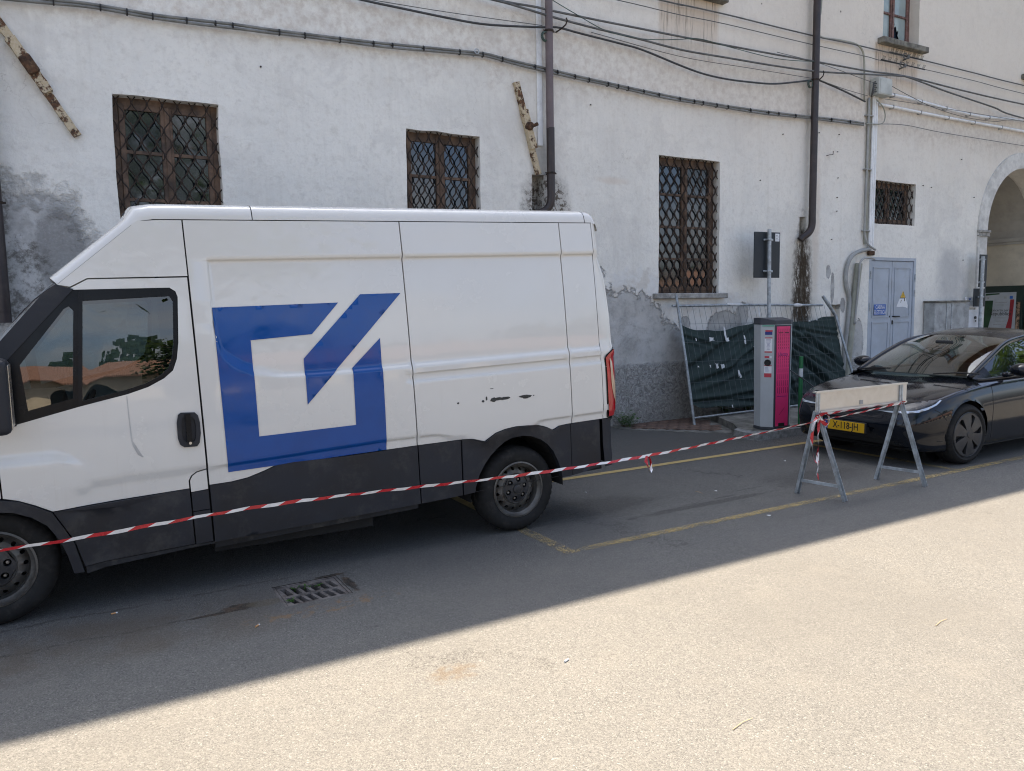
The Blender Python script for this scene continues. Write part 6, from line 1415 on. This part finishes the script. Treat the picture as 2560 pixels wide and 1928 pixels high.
drainpipe('mauve drainpipe with darker lower end, right of the second window', [('upper_pipe',[(5.79,8.975,10.5),(5.79,8.975,4.225)],.052,'pipe_old'),('lower_pipe',[(5.795,8.975,4.235),(5.795,8.975,3.42)],.056,'pipe_dark'),('elbow',curve_loop([(5.795,8.975,3.44),(5.795,8.975,3.30),(5.775,8.985,3.20),(5.71,9.01,3.12),(5.60,9.06,3.08),(5.54,9.12,3.07)],5),.055,'pipe_dark')], .056, [(5.795,3.63),(5.79,5.50)], (5.79,8.975,3.1))
drainpipe('dark brown drainpipe right of the third window', [('pipe',[(11.145,8.975,10.5),(11.135,8.975,3.28)],.060,'pipe_dark'),('elbow',curve_loop([(11.135,8.975,3.30),(11.135,8.975,3.16),(11.11,8.98,3.06),(11.05,8.99,2.99),(10.97,9.02,2.93),(10.93,9.04,2.88)],5),.060,'pipe_dark')], .060, [(11.14,5.55)], (11.135,8.975,2.9))
drainpipe('dark drainpipe at the left edge, ending above the stained plaster', [('pipe',[(-.60,8.975,10.5),(-.60,8.975,1.84)],.062,'pipe_dark'),('elbow',[(-.60,8.975,1.85),(-.60,8.975,1.74)],.062,'pipe_dark')], .062, [(-.60,2.9)], (-.60,8.975,1.75))
m = MB(); m.bbox((5.655,9.07,4.005),(5.735,9.0995,8.85), .006, seg=1); tag(m.build('white_duct', MT['white_pvc'], None), 'square white plastic duct running up beside the mauve drainpipe', 'cable duct')
# iron tie anchors with flaking cream paint
def anchor(label, P, w, sl, knob, seed):
    a, b_ = Vector(P[0]), Vector(P[1]); d = (b_-a).normalized(); L = (b_-a).length; s = Vector((d.z,0,-d.x)); mid = a.lerp(b_, knob)
    t = empty('wall_anchor', label, 'wall anchor', a.lerp(b_,.5), 0, 'iron wall anchors'); rg = random.Random(seed)
    def bar(f0, f1, ww, y0, y1, name, jit=.006, shift=0.0):
        m = MB(); n = 12; ring = []
        for i in range(n+1):
            f = f0+(f1-f0)*i/n; c = a+d*(L*f)+s*(shift+rg.uniform(-jit,jit)*.5); h = ww*.5*(1+rg.uniform(-.06,.06)); ring.append([c-s*h+Vector((0,y0-9.1,0)), c+s*h+Vector((0,y0-9.1,0)), c+s*h+Vector((0,y1-9.1,0)), c-s*h+Vector((0,y1-9.1,0))])
        vs = [v for r_ in ring for v in r_]; fs = [(3,2,1,0), tuple(4*n+k for k in range(4))]+[(4*i+k, 4*i+(k+1) % 4, 4*i+4+(k+1) % 4, 4*i+4+k) for i in range(n) for k in range(4)]
        m.add(vs, fs); reparent_local(m.build(name, MT['anchor'], t), t)
    bar(0, .52, w*.92, 9.045, 9.11, 'tie_bar', shift=-.004); bar(.60, 1.0, w*.88, 9.05, 9.11, 'tie_bar', shift=.010); bar(sl[0], sl[1], w*1.12, 9.012, 9.09, 'tie_sleeve', .004)
    m = MB(); c = mid+Vector((0,-.10,0)); Mk = frame(c, s, d)
    if knob < .45: m.bbox((-w*.66,-w*1.1,-.03),(w*.66,w*1.1,.03), .028, M=Mk, seg=4)
    else: m.lathe([(0,.05),(.045,.04),(.06,.0),(.05,-.05)], 12, M=Mk); m.tube([c, c+Vector((.06,-.03,.01)), c+Vector((.10,-.04,.03))], [.03,.022,.025], 8)
    reparent_local(m.build('wedge', MT['rust'], t, smooth=True, angle=R(50)), t)
anchor('slanting cream painted iron wall anchor at the upper left, left of the first window', [(-.50,9.1,4.70),(.155,9.1,3.62)], .085, (.20,.64), .42, 1)
anchor('slanting cream painted iron wall anchor beside the mauve drainpipe', [(5.315,9.1,4.80),(5.665,9.1,3.62)], .085, (.30,.72), .48, 2)
# cables
def cable(label, pts, r=.012, mat='cable', name='cable', y=9.0, cat='cable', ends=True, grp='cables along the wall'):
    r *= .82
    P = curve_loop([(x, z) for x, z in pts], 6); m = MB(); m.tube([(x, y, z) for x, z in P], r, 8)
    return tag(m.build(name, MT[mat], None, smooth=True), label, cat, grp)
C1 = [(-1.5,4.80),(-.6,4.85),(-.06,4.88),(.28,4.9),(.56,4.9),(.92,4.895),(1.31,4.91),(1.75,4.93),(2.07,4.935),(2.51,4.95),(2.9,4.965),(3.38,4.985),(3.78,5.01),(4.09,5.03),(4.6,5.06),(4.85,5.07),(5.13,5.05),(5.41,5.03),(5.74,5.015),(6.27,4.98),(6.91,4.95),(7.64,4.92),(8.14,4.905),(8.65,4.90),(9.26,4.90),(10.03,4.91),(11.07,4.94),(11.86,4.97),(12.52,4.98)]
bt = empty('tied_cable_run', 'thick double cable run with black ties along the whole wall above the lower windows', 'cable', (5.0,9.0,4.9), 0, 'cables along the wall')
P = curve_loop(C1, 5); m = MB(); m.tube([(x,9.035,z+.016) for x, z in P], .0165, 10); reparent_local(m.build('upper_conduit', MT['cable_conduit'], bt, smooth=True), bt)
m = MB(); m.tube([(x,9.03,z-.020+.006*math.sin(x*3)) for x, z in P], .015, 10); reparent_local(m.build('lower_conduit', MT['cable_conduit'], bt, smooth=True), bt)
rg = random.Random(6); X = np.array(P); x = -.9; tie = None
while x < 12.4:
    z = float(np.interp(x, X[:,0], X[:,1])); m = MB(); 
    if tie is None:
        m.tube([(-.007,9.034,-.002),(.007,9.034,-.002)], .036, 10, flat=1.0); o = m.build('cable_tie', MT['black'], bt); o.location = (x,0,z); tie = o.data; reparent_local(o, bt)
    else: o = link('cable_tie', tie, bt); o.location = (x,0,z); reparent_local(o, bt)
    x += rg.choice((.24,.33,.41,.5,.18,.29))
m = MB(); m.tube([(4.70,9.1,5.05),(4.70,9.0,5.06)], .008, 6); m.tube([(4.70+.03*math.cos(q),8.995,5.085+.03*math.sin(q)) for q in np.linspace(0,6.28,13)], .007, 6, cap=False); reparent_local(m.build('eye_bolt', MT['galv'], bt), bt)
cable('black cable sagging above the second window to the hook at the brown drainpipe', [(1.5,5.52),(2.4,5.48),(3.17,5.45),(3.65,5.44),(4.32,5.43),(4.76,5.435),(5.22,5.48),(5.75,5.55),(5.96,5.58),(6.33,5.56),(7.01,5.53),(7.43,5.50),(8.14,5.385),(8.61,5.325),(9.1,5.31),(9.62,5.33),(10.15,5.37),(10.7,5.47),(11.09,5.55),(11.24,5.57),(11.86,5.48),(12.5,5.36)], .018, 'cable_black')
cable('thin grey wire just above the sagging black cable near the mauve drainpipe', [(1.8,5.42),(3.3,5.47),(4.32,5.50),(5.7,5.565)], .006, 'cable')
cable('thick grey cable, upper of the two crossing both drainpipes', [(1.0,5.95),(3.5,5.80),(4.94,5.765),(5.6,5.78),(5.85,5.775),(6.73,5.78),(8.14,5.795),(9.1,5.81),(10.14,5.83),(11.12,5.855),(12.52,5.885),(13.6,5.94),(15.39,5.91),(17.75,5.90),(24,5.95)], .019, 'cable', y=8.985)
cable('thick grey cable, lower of the two crossing both drainpipes', [(1.0,5.9),(3.5,5.78),(4.96,5.75),(5.34,5.73),(5.85,5.69),(6.47,5.66),(7.29,5.635),(8.14,5.60),(9.1,5.62),(10.14,5.645),(11.12,5.69),(12.09,5.78),(13.32,5.905),(13.74,5.92),(14.88,5.82),(16.51,5.71),(17.78,5.61),(24,5.5)], .019, 'cable', y=8.97)
cable('green wire dipping between the two thick grey cables right of the mauve drainpipe', [(4.9,6.2),(5.85,5.90),(6.21,5.79),(6.73,5.65),(7.29,5.635),(7.73,5.68),(8.14,5.75),(8.51,5.81),(9.2,5.78),(10.2,5.76),(11.1,5.84)], .007, 'cable_green', y=8.96)
cable('dark cable under the upper window sills with bird spikes', [(4.5,6.27),(7.95,6.275),(8.13,6.28),(9.09,6.295),(10.22,6.29),(11.06,6.29),(11.34,6.29),(11.86,6.305),(12.24,6.31),(13.39,6.315),(14.15,6.325),(15.9,6.32),(17.71,6.31),(24,6.35)], .014, 'cable', y=9.04)
cable('thin wire strung below the upper window sills', [(4.5,6.10),(7.01,6.13),(8.13,6.125),(9.09,6.145),(11.11,6.14),(12.5,6.15),(12.94,6.14),(14.16,6.16),(15.91,6.165),(17.73,6.14),(24,6.15)], .008, 'cable', y=9.03)
cable('greenish vertical tube curling down from beside the brown drainpipe to the junction box', [(11.33,8.5),(11.33,6.89),(11.27,6.58),(11.275,6.38),(11.36,6.30),(11.86,6.325),(12.28,6.32),(12.46,6.22),(12.51,5.99),(12.54,5.40)], .020, 'olive_pvc', y=9.045)
cable('thin wire sloping to the hook at the brown drainpipe', [(6.5,5.60),(8.14,5.51),(9.6,5.54),(11.13,5.575)], .006, 'cable', y=8.99)
cable('thin dark wire from the brown drainpipe down to the junction box', [(10.2,5.87),(11.23,5.84),(12.52,5.72),(12.8,5.70)], .006, 'cable', y=8.98)
cable('second thin dark wire from the drainpipe hook to the junction box', [(11.24,5.57),(11.9,5.50),(12.55,5.46)], .006, 'cable', y=8.985)
cable('thin double wire fanning right from the junction box', [(13.08,5.71),(13.7,5.585),(14.4,5.47),(15.43,5.395),(16.53,5.42),(17.65,5.54),(22,5.6)], .007, 'cable', y=8.94)
cable('thin wire from under the junction box to the right', [(12.98,5.45),(14.0,5.475),(14.9,5.49),(17.11,5.53),(22,5.6)], .006, 'cable', y=8.95)
cable('thin lone wire running right above the arch', [(12.52,4.98),(13.67,5.08),(14.93,5.06),(17.83,5.07),(24,5.1)], .007, 'cable', y=9.03)
cable('grey loop of cable hanging under the junction box', [(12.82,5.43),(13.0,5.33),(13.08,5.20),(13.06,5.08),(12.96,5.02),(12.75,4.995),(12.54,4.985)], .012, 'olive_pvc', y=9.0)
# bird spikes
def spikes(label, x0, x1, z, y):
    t = empty('bird_spikes', label, 'bird spikes', ((x0+x1)/2,y,z), 0, 'bird spikes on the wires'); m = MB(); n = 8
    for k in range(n):
        x = x0+(x1-x0)*k/(n-1)
        for dx in (-.02,.0,.022): m.tube([(x+dx,y,z),(x+dx*1.6,y-.03,z+.065)], .0035, 4)
    m.bbox((x0-.06,y-.008,z-.012),(x1+.06,y+.008,z+.008), .004, seg=1); o = m.build('spikes', MT['black'], t); reparent_local(o, t)
    m = MB(); c = (x0+x1)/2; m.tube([(c,9.11,z-.06),(c,y,z-.05)], .014, 6); m.tube([(c-.05+.05*math.cos(q)*1.5,y-.01,z-.01+.045*math.sin(q)) for q in np.linspace(0,6.28,13)], .008, 5, cap=False); m.bbox((c+.02,y-.02,z-.045),(c+.07,y+.02,z+.02), .01); reparent_local(m.build('bracket', MT['cable'], t), t)
spikes('row of black bird spikes on the upper wire under the upper right window', 13.25, 14.15, 6.325, 9.03); spikes('row of black bird spikes on the lower wire under the upper right window', 13.0, 14.2, 6.155, 9.02)
def hookthing(label, x, z):
    m = MB(); m.tube([(x-.02,9.11,z-.02),(x,8.97,z),(x+.05,8.955,z+.05),(x+.075,8.955,z+.11),(x+.055,8.955,z+.14)], .010, 6); tag(m.build('cable_hook', MT['iron'], None, smooth=True), label, 'hook', 'cable hooks')
hookthing('rusty cable hook right of the mauve drainpipe', 6.0, 5.57); hookthing('rusty cable hook right of the brown drainpipe', 11.25, 5.58)
def coil(label, x, z):
    m = MB()
    for k in range(3): m.tube([(x+(.045+.008*k)*math.cos(q), 8.955+.01*k, z+(.055+.006*k)*math.sin(q)) for q in np.linspace(.3*k,6.0+.3*k,14)], .006, 5)
    tag(m.build('wire_coil', MT['cable_green'], None, smooth=True), label, 'wire coil', 'coils of wire')
coil('little coil of dark wire left of the brown drainpipe', 11.0, 5.47); coil('little coil of dark wire left of the mauve drainpipe', 5.725, 5.42)
# junction box, ducts
jb = empty('junction_box', 'pale grey junction box where the cables meet, above the small barred window', 'junction box', (12.98,9.0,5.6))
m = MB(); m.bbox((12.74,8.90,5.50),(13.12,9.085,5.80), .015); reparent_local(m.build('case', MT['jbox'], jb), jb); m = MB(); m.bbox((12.77,8.893,5.52),(13.09,8.899,5.78), .004, seg=1); reparent_local(m.build('lid', MT['jbox'], jb), jb)
m = MB()
for k in range(6): m.tube([(12.735,8.95+.02*(k % 2),5.55+.035*k),(12.68,8.96,5.54+.035*k),(12.64,8.98,5.46)], .009, 6)
m.tube([(13.125,8.98,5.70),(13.16,8.98,5.66),(13.155,8.98,5.58)], .016, 8); reparent_local(m.build('cable_gland', MT['cable_black'], jb, smooth=True), jb)
for k, xx in enumerate((12.825,12.875,12.928)):
    m = MB(); m.tube([(xx,9.065,5.50),(xx-.006,9.065,2.80)], .0215, 12); tag(m.build('white_conduit', MT['white_pvc'], None, smooth=True, angle=R(40)), ('leftmost','middle','rightmost')[k]+' white plastic conduit of the trio dropping from the junction box', 'conduit', 'three white conduits under the junction box')
m = MB(); m.bbox((12.695,9.082,2.86),(12.785,9.0985,5.46), .003, seg=1); tag(m.build('backing_strip', MT['olive_pvc'], None), 'flat greenish strip behind the vertical pipes below the junction box', 'cable duct')
gpipe = empty('grey_conduit', 'slim grey conduit left of the white conduits below the junction box', 'conduit', (12.66,9.05,2.8))
m = MB(); m.tube(curve_loop([(12.68,9.05,5.46),(12.67,9.05,4.2),(12.655,9.05,3.2),(12.67,9.045,3.0),(12.74,9.03,2.86),(12.86,9.02,2.79),(12.96,9.03,2.76)],6), .019, 10); reparent_local(m.build('tube', MT['grey_pvc'], gpipe, smooth=True), gpipe)
for z in (5.15,4.2,3.1): m = MB(); m.bbox((12.62,9.03,z-.012),(12.80,9.099,z+.012), .004, seg=1); reparent_local(m.build('clip', MT['grey_pvc'], gpipe), gpipe)
def duct(label, pts, r, mat, y, cat='conduit'):
    m = MB(); m.tube([(x, y, z) for x, z in curve_loop(pts, 8)], r, 14); return tag(m.build('grey_hose', MT[mat], None, smooth=True), label, cat)
duct('thick grey hose bulging left of the electric room door', [(12.84,2.78),(12.71,2.755),(12.50,2.71),(12.34,2.64),(12.225,2.50),(12.175,2.30),(12.20,2.10),(12.27,1.95),(12.30,1.80),(12.27,1.45),(12.20,.90),(12.17,.10)], .036, 'grey_pvc', 9.055)
duct('wide grey pipe slanting down left of the electric room door', [(12.50,2.50),(12.47,2.30),(12.42,1.95),(12.36,1.50),(12.31,1.10),(12.26,.70),(12.19,.10)], .062, 'olive_pvc', 9.03)
duct('thin grey tube bending into the electric room door top', [(12.85,2.585),(12.70,2.60),(12.56,2.595),(12.46,2.54),(12.425,2.44),(12.41,2.2),(12.37,1.8),(12.33,1.4)], .018, 'grey_pvc', 8.96)
def hduct(label, pts, y, clips):
    t = empty('white_pipe', label, 'conduit', (15,y,5.4), 0, 'white pipes right of the junction box'); m = MB(); m.tube([(x,y,z) for x, z in curve_loop(pts,6)], .026, 12); reparent_local(m.build('tube', MT['white_pvc'], t, smooth=True), t)
    for x in clips: z = interp(x, [p[0] for p in pts], [p[1] for p in pts]); m = MB(); m.bbox((x-.014,y-.03,z-.035),(x+.014,9.099,z+.034), .004, seg=1); reparent_local(m.build('clip', MT['grey_pvc'], t), t)
hduct('upper white pipe running right from the junction box', [(13.14,5.575),(13.57,5.58),(14.2,5.56),(14.9,5.53),(15.69,5.50),(16.0,5.50),(16.53,5.515),(17.78,5.58),(22,5.7)], 9.03, (13.35,14.2,15.0,15.8,16.5)); hduct('lower white pipe running right below the junction box', [(12.96,5.375),(13.35,5.372),(14.91,5.36),(17.8,5.37),(22,5.38)], 9.04, (13.35,14.2,15.1,16.0,17.0))
m = MB(); m.bbox((12.80,9.03,2.655),(12.96,9.09,2.74), .02, M=None); tag(m.build('wood_block', MT['rust'], None), 'dark brown wooden block jammed under the pipes above the electric room door', 'wood block')
# signs on the door
sb = empty('blue_sign', 'small blue enamel sign reading CABINA ELETTRICA on the left door leaf', 'sign', (13.255,9.10,1.64))
m = MB(); m.bbox((13.08,9.098,1.545),(13.43,9.104,1.75), .004, seg=1); reparent_local(m.build('plate', MT['sign_blue'], sb), sb)
for tx_, z, sq in (('CABINA',1.695,.72),('ELETTRICA',1.597,.66)):
    o = text_mesh(tx_, .107, frame((13.255,9.0965,z),(1,0,0),(0,0,1)), 'lettering', MT['white'], sb, squeeze=sq, bold=.0); reparent_local(o, sb)
wt = empty('warning_sign', 'yellow danger triangle above a torn white label on the right door leaf', 'sign', (13.96,9.10,1.83))
tri = lambda cx, z0, z1, hw, y, mt, nm: reparent_local(MB().prism([(cx-hw,z0),(cx+hw,z0),(cx,z1)], lambda p, h: (p[0], y-h, p[1]), .002).build(nm, MT[mt], wt), wt)
tri(13.965, 1.865, 2.015, .088, 9.113, 'black', 'triangle_border'); tri(13.965, 1.872, 2.000, .077, 9.110, 'warn_yellow', 'triangle_face')
m = MB(); m.add([(13.96,9.1065,1.975),(13.975,9.1065,1.975),(13.965,9.1065,1.93),(13.98,9.1065,1.93),(13.96,9.1065,1.885)], [(0,1,2),(2,3,4)]); m.prism([(13.955,1.93),(13.975,1.93),(13.968,1.89),(13.955,1.888)], lambda p, h: (p[0], 9.1075-h, p[1]), .001); reparent_local(m.build('bolt_mark', MT['black'], wt), wt)
lab = [(13.78,1.70),(13.83,1.69),(13.98,1.695),(14.08,1.68),(14.125,1.66),(14.13,1.72),(14.06,1.86),(13.88,1.862),(13.83,1.79)]
m = MB(); panel(m, lab, lambda x, z, d: (x, 9.112+d, z), thick=.002); reparent_local(m.build('torn_label', MT['white'], wt), wt)
m = MB()
for x, z, w, h in ((13.91,1.80,.018,.03),(14.01,1.80,.022,.06),(13.90,1.775,.012,.02)): m.box((x,9.1105,z),(x+w,9.1118,z+h))
reparent_local(m.build('label_print', MT['black'], wt), wt)
# cabinets right of the door
gc = empty('grey_cabinet', 'weathered grey electricity cabinet against the wall right of the door', 'cabinet', (15.2,8.97,.098))
m = MB(); m.bbox((14.62,8.86,.10),(15.80,9.085,1.765), .012); reparent_local(m.build('case', MT['cab_grey'], gc), gc)
m = MB(); m.bbox((14.59,8.82,1.768),(15.74,9.09,1.80), .008, seg=1); reparent_local(m.build('lid', MT['sill'], gc), gc)
m = MB(); m.bbox((15.0,8.846,.14),(15.02,8.859,1.75), .003, seg=1); m.bbox((15.17,8.846,.14),(15.19,8.859,1.75), .003, seg=1); reparent_local(m.build('door_joint', MT['galv'], gc), gc)
m = MB(); m.bbox((15.62,8.835,1.2),(15.72,8.859,1.23), .004, seg=1); reparent_local(m.build('latch', MT['galv'], gc), gc)
wb = empty('white_meter_box', 'white meter box with round lock between the grey cabinet and the arch', 'cabinet', (16.1,9.0,.1))
m = MB(); m.bbox((15.83,8.93,.10),(16.32,9.085,1.60), .012); reparent_local(m.build('case', MT['cab_white'], wb), wb); m = MB(); m.bbox((15.85,8.922,.14),(16.27,8.929,1.575), .006, seg=1); dd_ = m.build('door', MT['cab_white'], wb); reparent_local(dd_, wb)
m = MB(); m.tube([(16.13,8.925,1.44),(16.13,8.905,1.44)], .030, 14); m.tube([(16.145,8.925,1.37),(16.145,8.908,1.37)], .016, 10); m.build('lock', MT['black'], dd_)
ws = empty('white_notice', 'small white notice plate with blue print above the white meter box', 'sign', (16.18,9.05,1.75))
m = MB(); m.bbox((15.97,9.02,1.645),(16.40,9.06,1.865), .006); reparent_local(m.build('plate', MT['white'], ws), ws); m = MB(); m.box((16.2,9.0175,1.79),(16.37,9.0195,1.83)); m.box((16.05,9.0175,1.80),(16.12,9.0195,1.84)); reparent_local(m.build('blue_print', MT['sign_blue'], ws), ws); m = MB(); [m.box((16.05,9.0175,1.69+.025*k),(16.32-.05*(k % 2),9.0195,1.697+.025*k)) for k in range(4)]; reparent_local(m.build('grey_print', MT['cab_grey'], ws), ws)
# pole with two dark sign backs before the arch
sg2 = empty('sign_pole', 'grey pole with two narrow dark sign backs in front of the arch pillar', 'road sign', (16.11,8.82,0))
def s2(m, nm, mt, **k): reparent_local(m.build(nm, MT[mt], sg2, **k), sg2)
m = MB(); m.tube([(16.09,8.80,.098),(16.105,8.80,2.68)], .034, 14); s2(m, 'pole', 'galv', smooth=True, angle=R(40))
Mp = Matrix.Translation((16.12,8.86,0)) @ Matrix.Rotation(R(-3),4,'Z')
m = MB(); m.bbox((-.01,.0,2.06),(.235,.02,2.725), .006, M=Mp); s2(m, 'panel', 'sign_back'); m = MB(); m.bbox((-.16,.0,1.665),(.225,.02,2.035), .006, M=Mp); s2(m, 'panel', 'sign_back')
for z in (2.62,2.16,1.86): m = MB(); m.bbox((-.04,-.02,z-.018),(.13,-.001,z+.018), .004, seg=1, M=Mp); m.tube([(16.13,8.84,z),(16.13,8.76,z)], .012, 8); s2(m, 'clamp', 'galv')
# poster on the board inside the passage
X1 = ARC[0]+ARC[2]; ps_ = empty('concert_poster', 'concert poster with green and red stripes on the dark board inside the arch', 'poster', (X1-.05,10.15,1.3))
def pp(L, off, mt, nm): m = MB(); panel(m, L, lambda s, z, d: (X1-.043-off, 10.535-s, z)); reparent_local(m.build(nm, MT[mt], ps_), ps_)
pp([(0,.95),(.74,.95),(.74,1.975),(0,1.965)], 0, 'poster', 'sheet'); pp([(.0,.95),(.09,.95),(.20,1.45),(.22,1.78),(.03,1.78)], .001, 'poster_green', 'green_stripe'); pp([(.49,.95),(.655,.95),(.70,1.80),(.61,1.80),(.59,1.35)], .001, 'poster_red', 'red_stripe'); pp([(.04,1.90),(.36,1.925),(.36,1.955),(.04,1.95)], .001, 'poster_green', 'top_stripe')
for s_, z_, w_, mt in ((.10,1.84,.022,'cab_grey'),(.50,1.85,.03,'cab_grey'),(.63,1.85,.035,'sign_blue')): pp([(s_-w_,z_-w_),(s_+w_,z_-w_),(s_+w_,z_+w_),(s_-w_,z_+w_)], .0012, mt, 'crest')
pf = lambda s, z: frame((X1-.046, 10.535-s, z), (0,-1,0), (0,0,1))
for tx_, s_, z_, sz in (('Concerto per la',.40,1.545,.085),('Repubblica',.40,1.46,.125)):
    o = text_mesh(tx_, sz, pf(s_, z_), 'lettering', MT['black'], ps_, squeeze=.92); reparent_local(o, ps_)
for k, (z_, w_) in enumerate(((1.73,.13),(1.67,.08),(1.36,.16),(1.28,.10),(1.20,.15),(1.10,.18))): pp([(.40-w_,z_-.008),(.40+w_,z_-.008),(.40+w_,z_+.008),(.40-w_,z_+.008)], .0012, 'cab_grey', 'small_print')
m = MB(); m.box((X1-.05,9.70,1.1),(X1-.044,9.78,1.74)); tag(m.build('colour_print', MT['poster_photo'], None), 'narrow colour print pinned right of the concert poster on the dark board', 'poster')
# ------------------------------------------------------------------ the other side of the square (seen only in glass and paint)
fb = empty('market_hall', 'long low cream hall with terracotta roof across the square, mirrored in the glass', 'building', (0,-52,0))
w = MB(); ax = np.arange(-70, 80, 7.0)
panel(w, rect(-75, 85, 0, 3.5), lambda x, z, d: (x, -52-d, z), holes=[[(x-1.9,.02),(x+1.9,.02),(x+1.9,1.7)]+[(x+1.9*math.cos(q), 1.7+1.1*math.sin(q)) for q in np.linspace(.3, math.pi-.3, 7)]+[(x-1.9,1.7)] for x in ax], thick=.5, flip=True)
reparent_local(w.build('wall', MT['cream']), fb)
r_ = MB(); r_.prism([(-51.2,3.4),(-51.2,3.55),(-58,5.7),(-66,3.4)], lambda p, h: (-77+h, p[0], p[1]), 164); reparent_local(r_.build('roof', MT['tiles']), fb)
for x in ax:
    d = MB(); d.box((x-2,-52.9,0),(x+2,-52.8,3.2)); reparent_local(d.build('arched_opening', MT['dark_open']), fb)
def tree(name, x, y, h, cr, label, seed, leaf='leaf', trunk=.2, n=2600, ls=.26, base=.35, group=None):
    rg = random.Random(seed); t = empty(name, label, 'tree', (x,y,0), rg.uniform(0,6), group)
    tm = MB(); tm.tube([(0,0,-.05),(.05,.02,h*.2),(.0,.08,h*.45),(.12,.0,h*.75),(.1,.1,h*.95)], [trunk*1.25,trunk,trunk*.8,trunk*.45,trunk*.1], 10)
    tips = []
    for k in range(11):
        z = h*(base+.05+.5*k/11); a = k*2.4+rg.uniform(-.4,.4); L = cr*rg.uniform(.6,.98)*(1-.35*k/11)
        p = [(.05,.03,z),(math.cos(a)*L*.4,math.sin(a)*L*.4,z+L*.25),(math.cos(a)*L,math.sin(a)*L,z+L*.36)]
        tm.tube(p, [trunk*.35,trunk*.22,trunk*.06], 6); tips += [(p[1],.8), (p[2],1.0), (tuple((p[1][i]+p[2][i])/2 for i in range(3)),1.0)]
    tips.append(((.1,.1,h*.92),1.0))
    tm.build('trunk', MT['bark'], t, smooth=True)
    lm = MB()
    for k in range(n):
        (cx_, cy_, cz_), s = rg.choice(tips); rr = cr*.36*s
        d = Vector((rg.gauss(0,1), rg.gauss(0,1), rg.gauss(0,.6))).normalized()*rr*rg.random()**.45
        c = Vector((cx_, cy_, cz_))+d; e1 = Vector((rg.gauss(0,1), rg.gauss(0,1), rg.gauss(0,.35))).normalized(); e2 = e1.cross(Vector((rg.gauss(0,.5), rg.gauss(0,.5), 1))).normalized()
        l = ls*rg.uniform(.6,1.2); lm.add([c-e1*l*.5, c+e2*l*.3-e1*l*.05, c+e1*l*.5, c-e2*l*.3-e1*l*.05], [(0,1,2,3)])
    lm.build('crown', MT[leaf], t); return t
tree('plane_tree', 2.2, -6.5, 9.5, 3.9, 'tall leafy tree in the square, mirrored in the leftmost barred window', 1, n=1500, ls=.42)
tree('plane_tree', 25, -1.5, 12.5, 5.2, 'broad leafy tree along the street, mirrored in the black car door', 2, n=4200, ls=.42)
tree('plane_tree', 36, -3.5, 13.0, 6.0, 'broad leafy tree farthest along the street, mirrored in the black car', 3, n=4200, ls=.5)
tree('small_tree', -9, -34, 6.5, 3.0, 'small dark tree before the market hall, mirrored in the van door window', 4, 'leaf_dark', n=1600, ls=.4)
tree('small_tree', 5, -38, 6.0, 2.6, 'second small dark tree before the market hall, mirrored in the van door window', 5, 'leaf_dark', n=1600, ls=.4)
pk = copy_tree(car); pk.location = (0.9, -3.6, 0); pk.rotation_euler = (0, 0, R(184)); pk['label'] = 'black saloon parked behind the photographer, mirrored in the cab window'; pk['group'] = 'cars parked round the square'
hd = MB(); rg = random.Random(9)
for k in range(9000):
    x = rg.uniform(-120,130); c = Vector((x, -85+rg.gauss(0,3), rg.random()**.8*(9+3*math.sin(x*.11)+2*math.sin(x*.37)))); a = rg.uniform(0,6.3)
    e1 = Vector((math.cos(a), math.sin(a), .2)); e2 = Vector((0,0,1)); l = rg.uniform(.35,.85); hd.add([c-e1*l-e2*l*.6, c+e1*l-e2*l*.6, c+e1*l+e2*l*.6, c-e1*l+e2*l*.6], [(0,1,2,3)])
wood_ = hd.build('far_woodland', MT['leaf_dark']); wood_['kind'] = 'stuff'
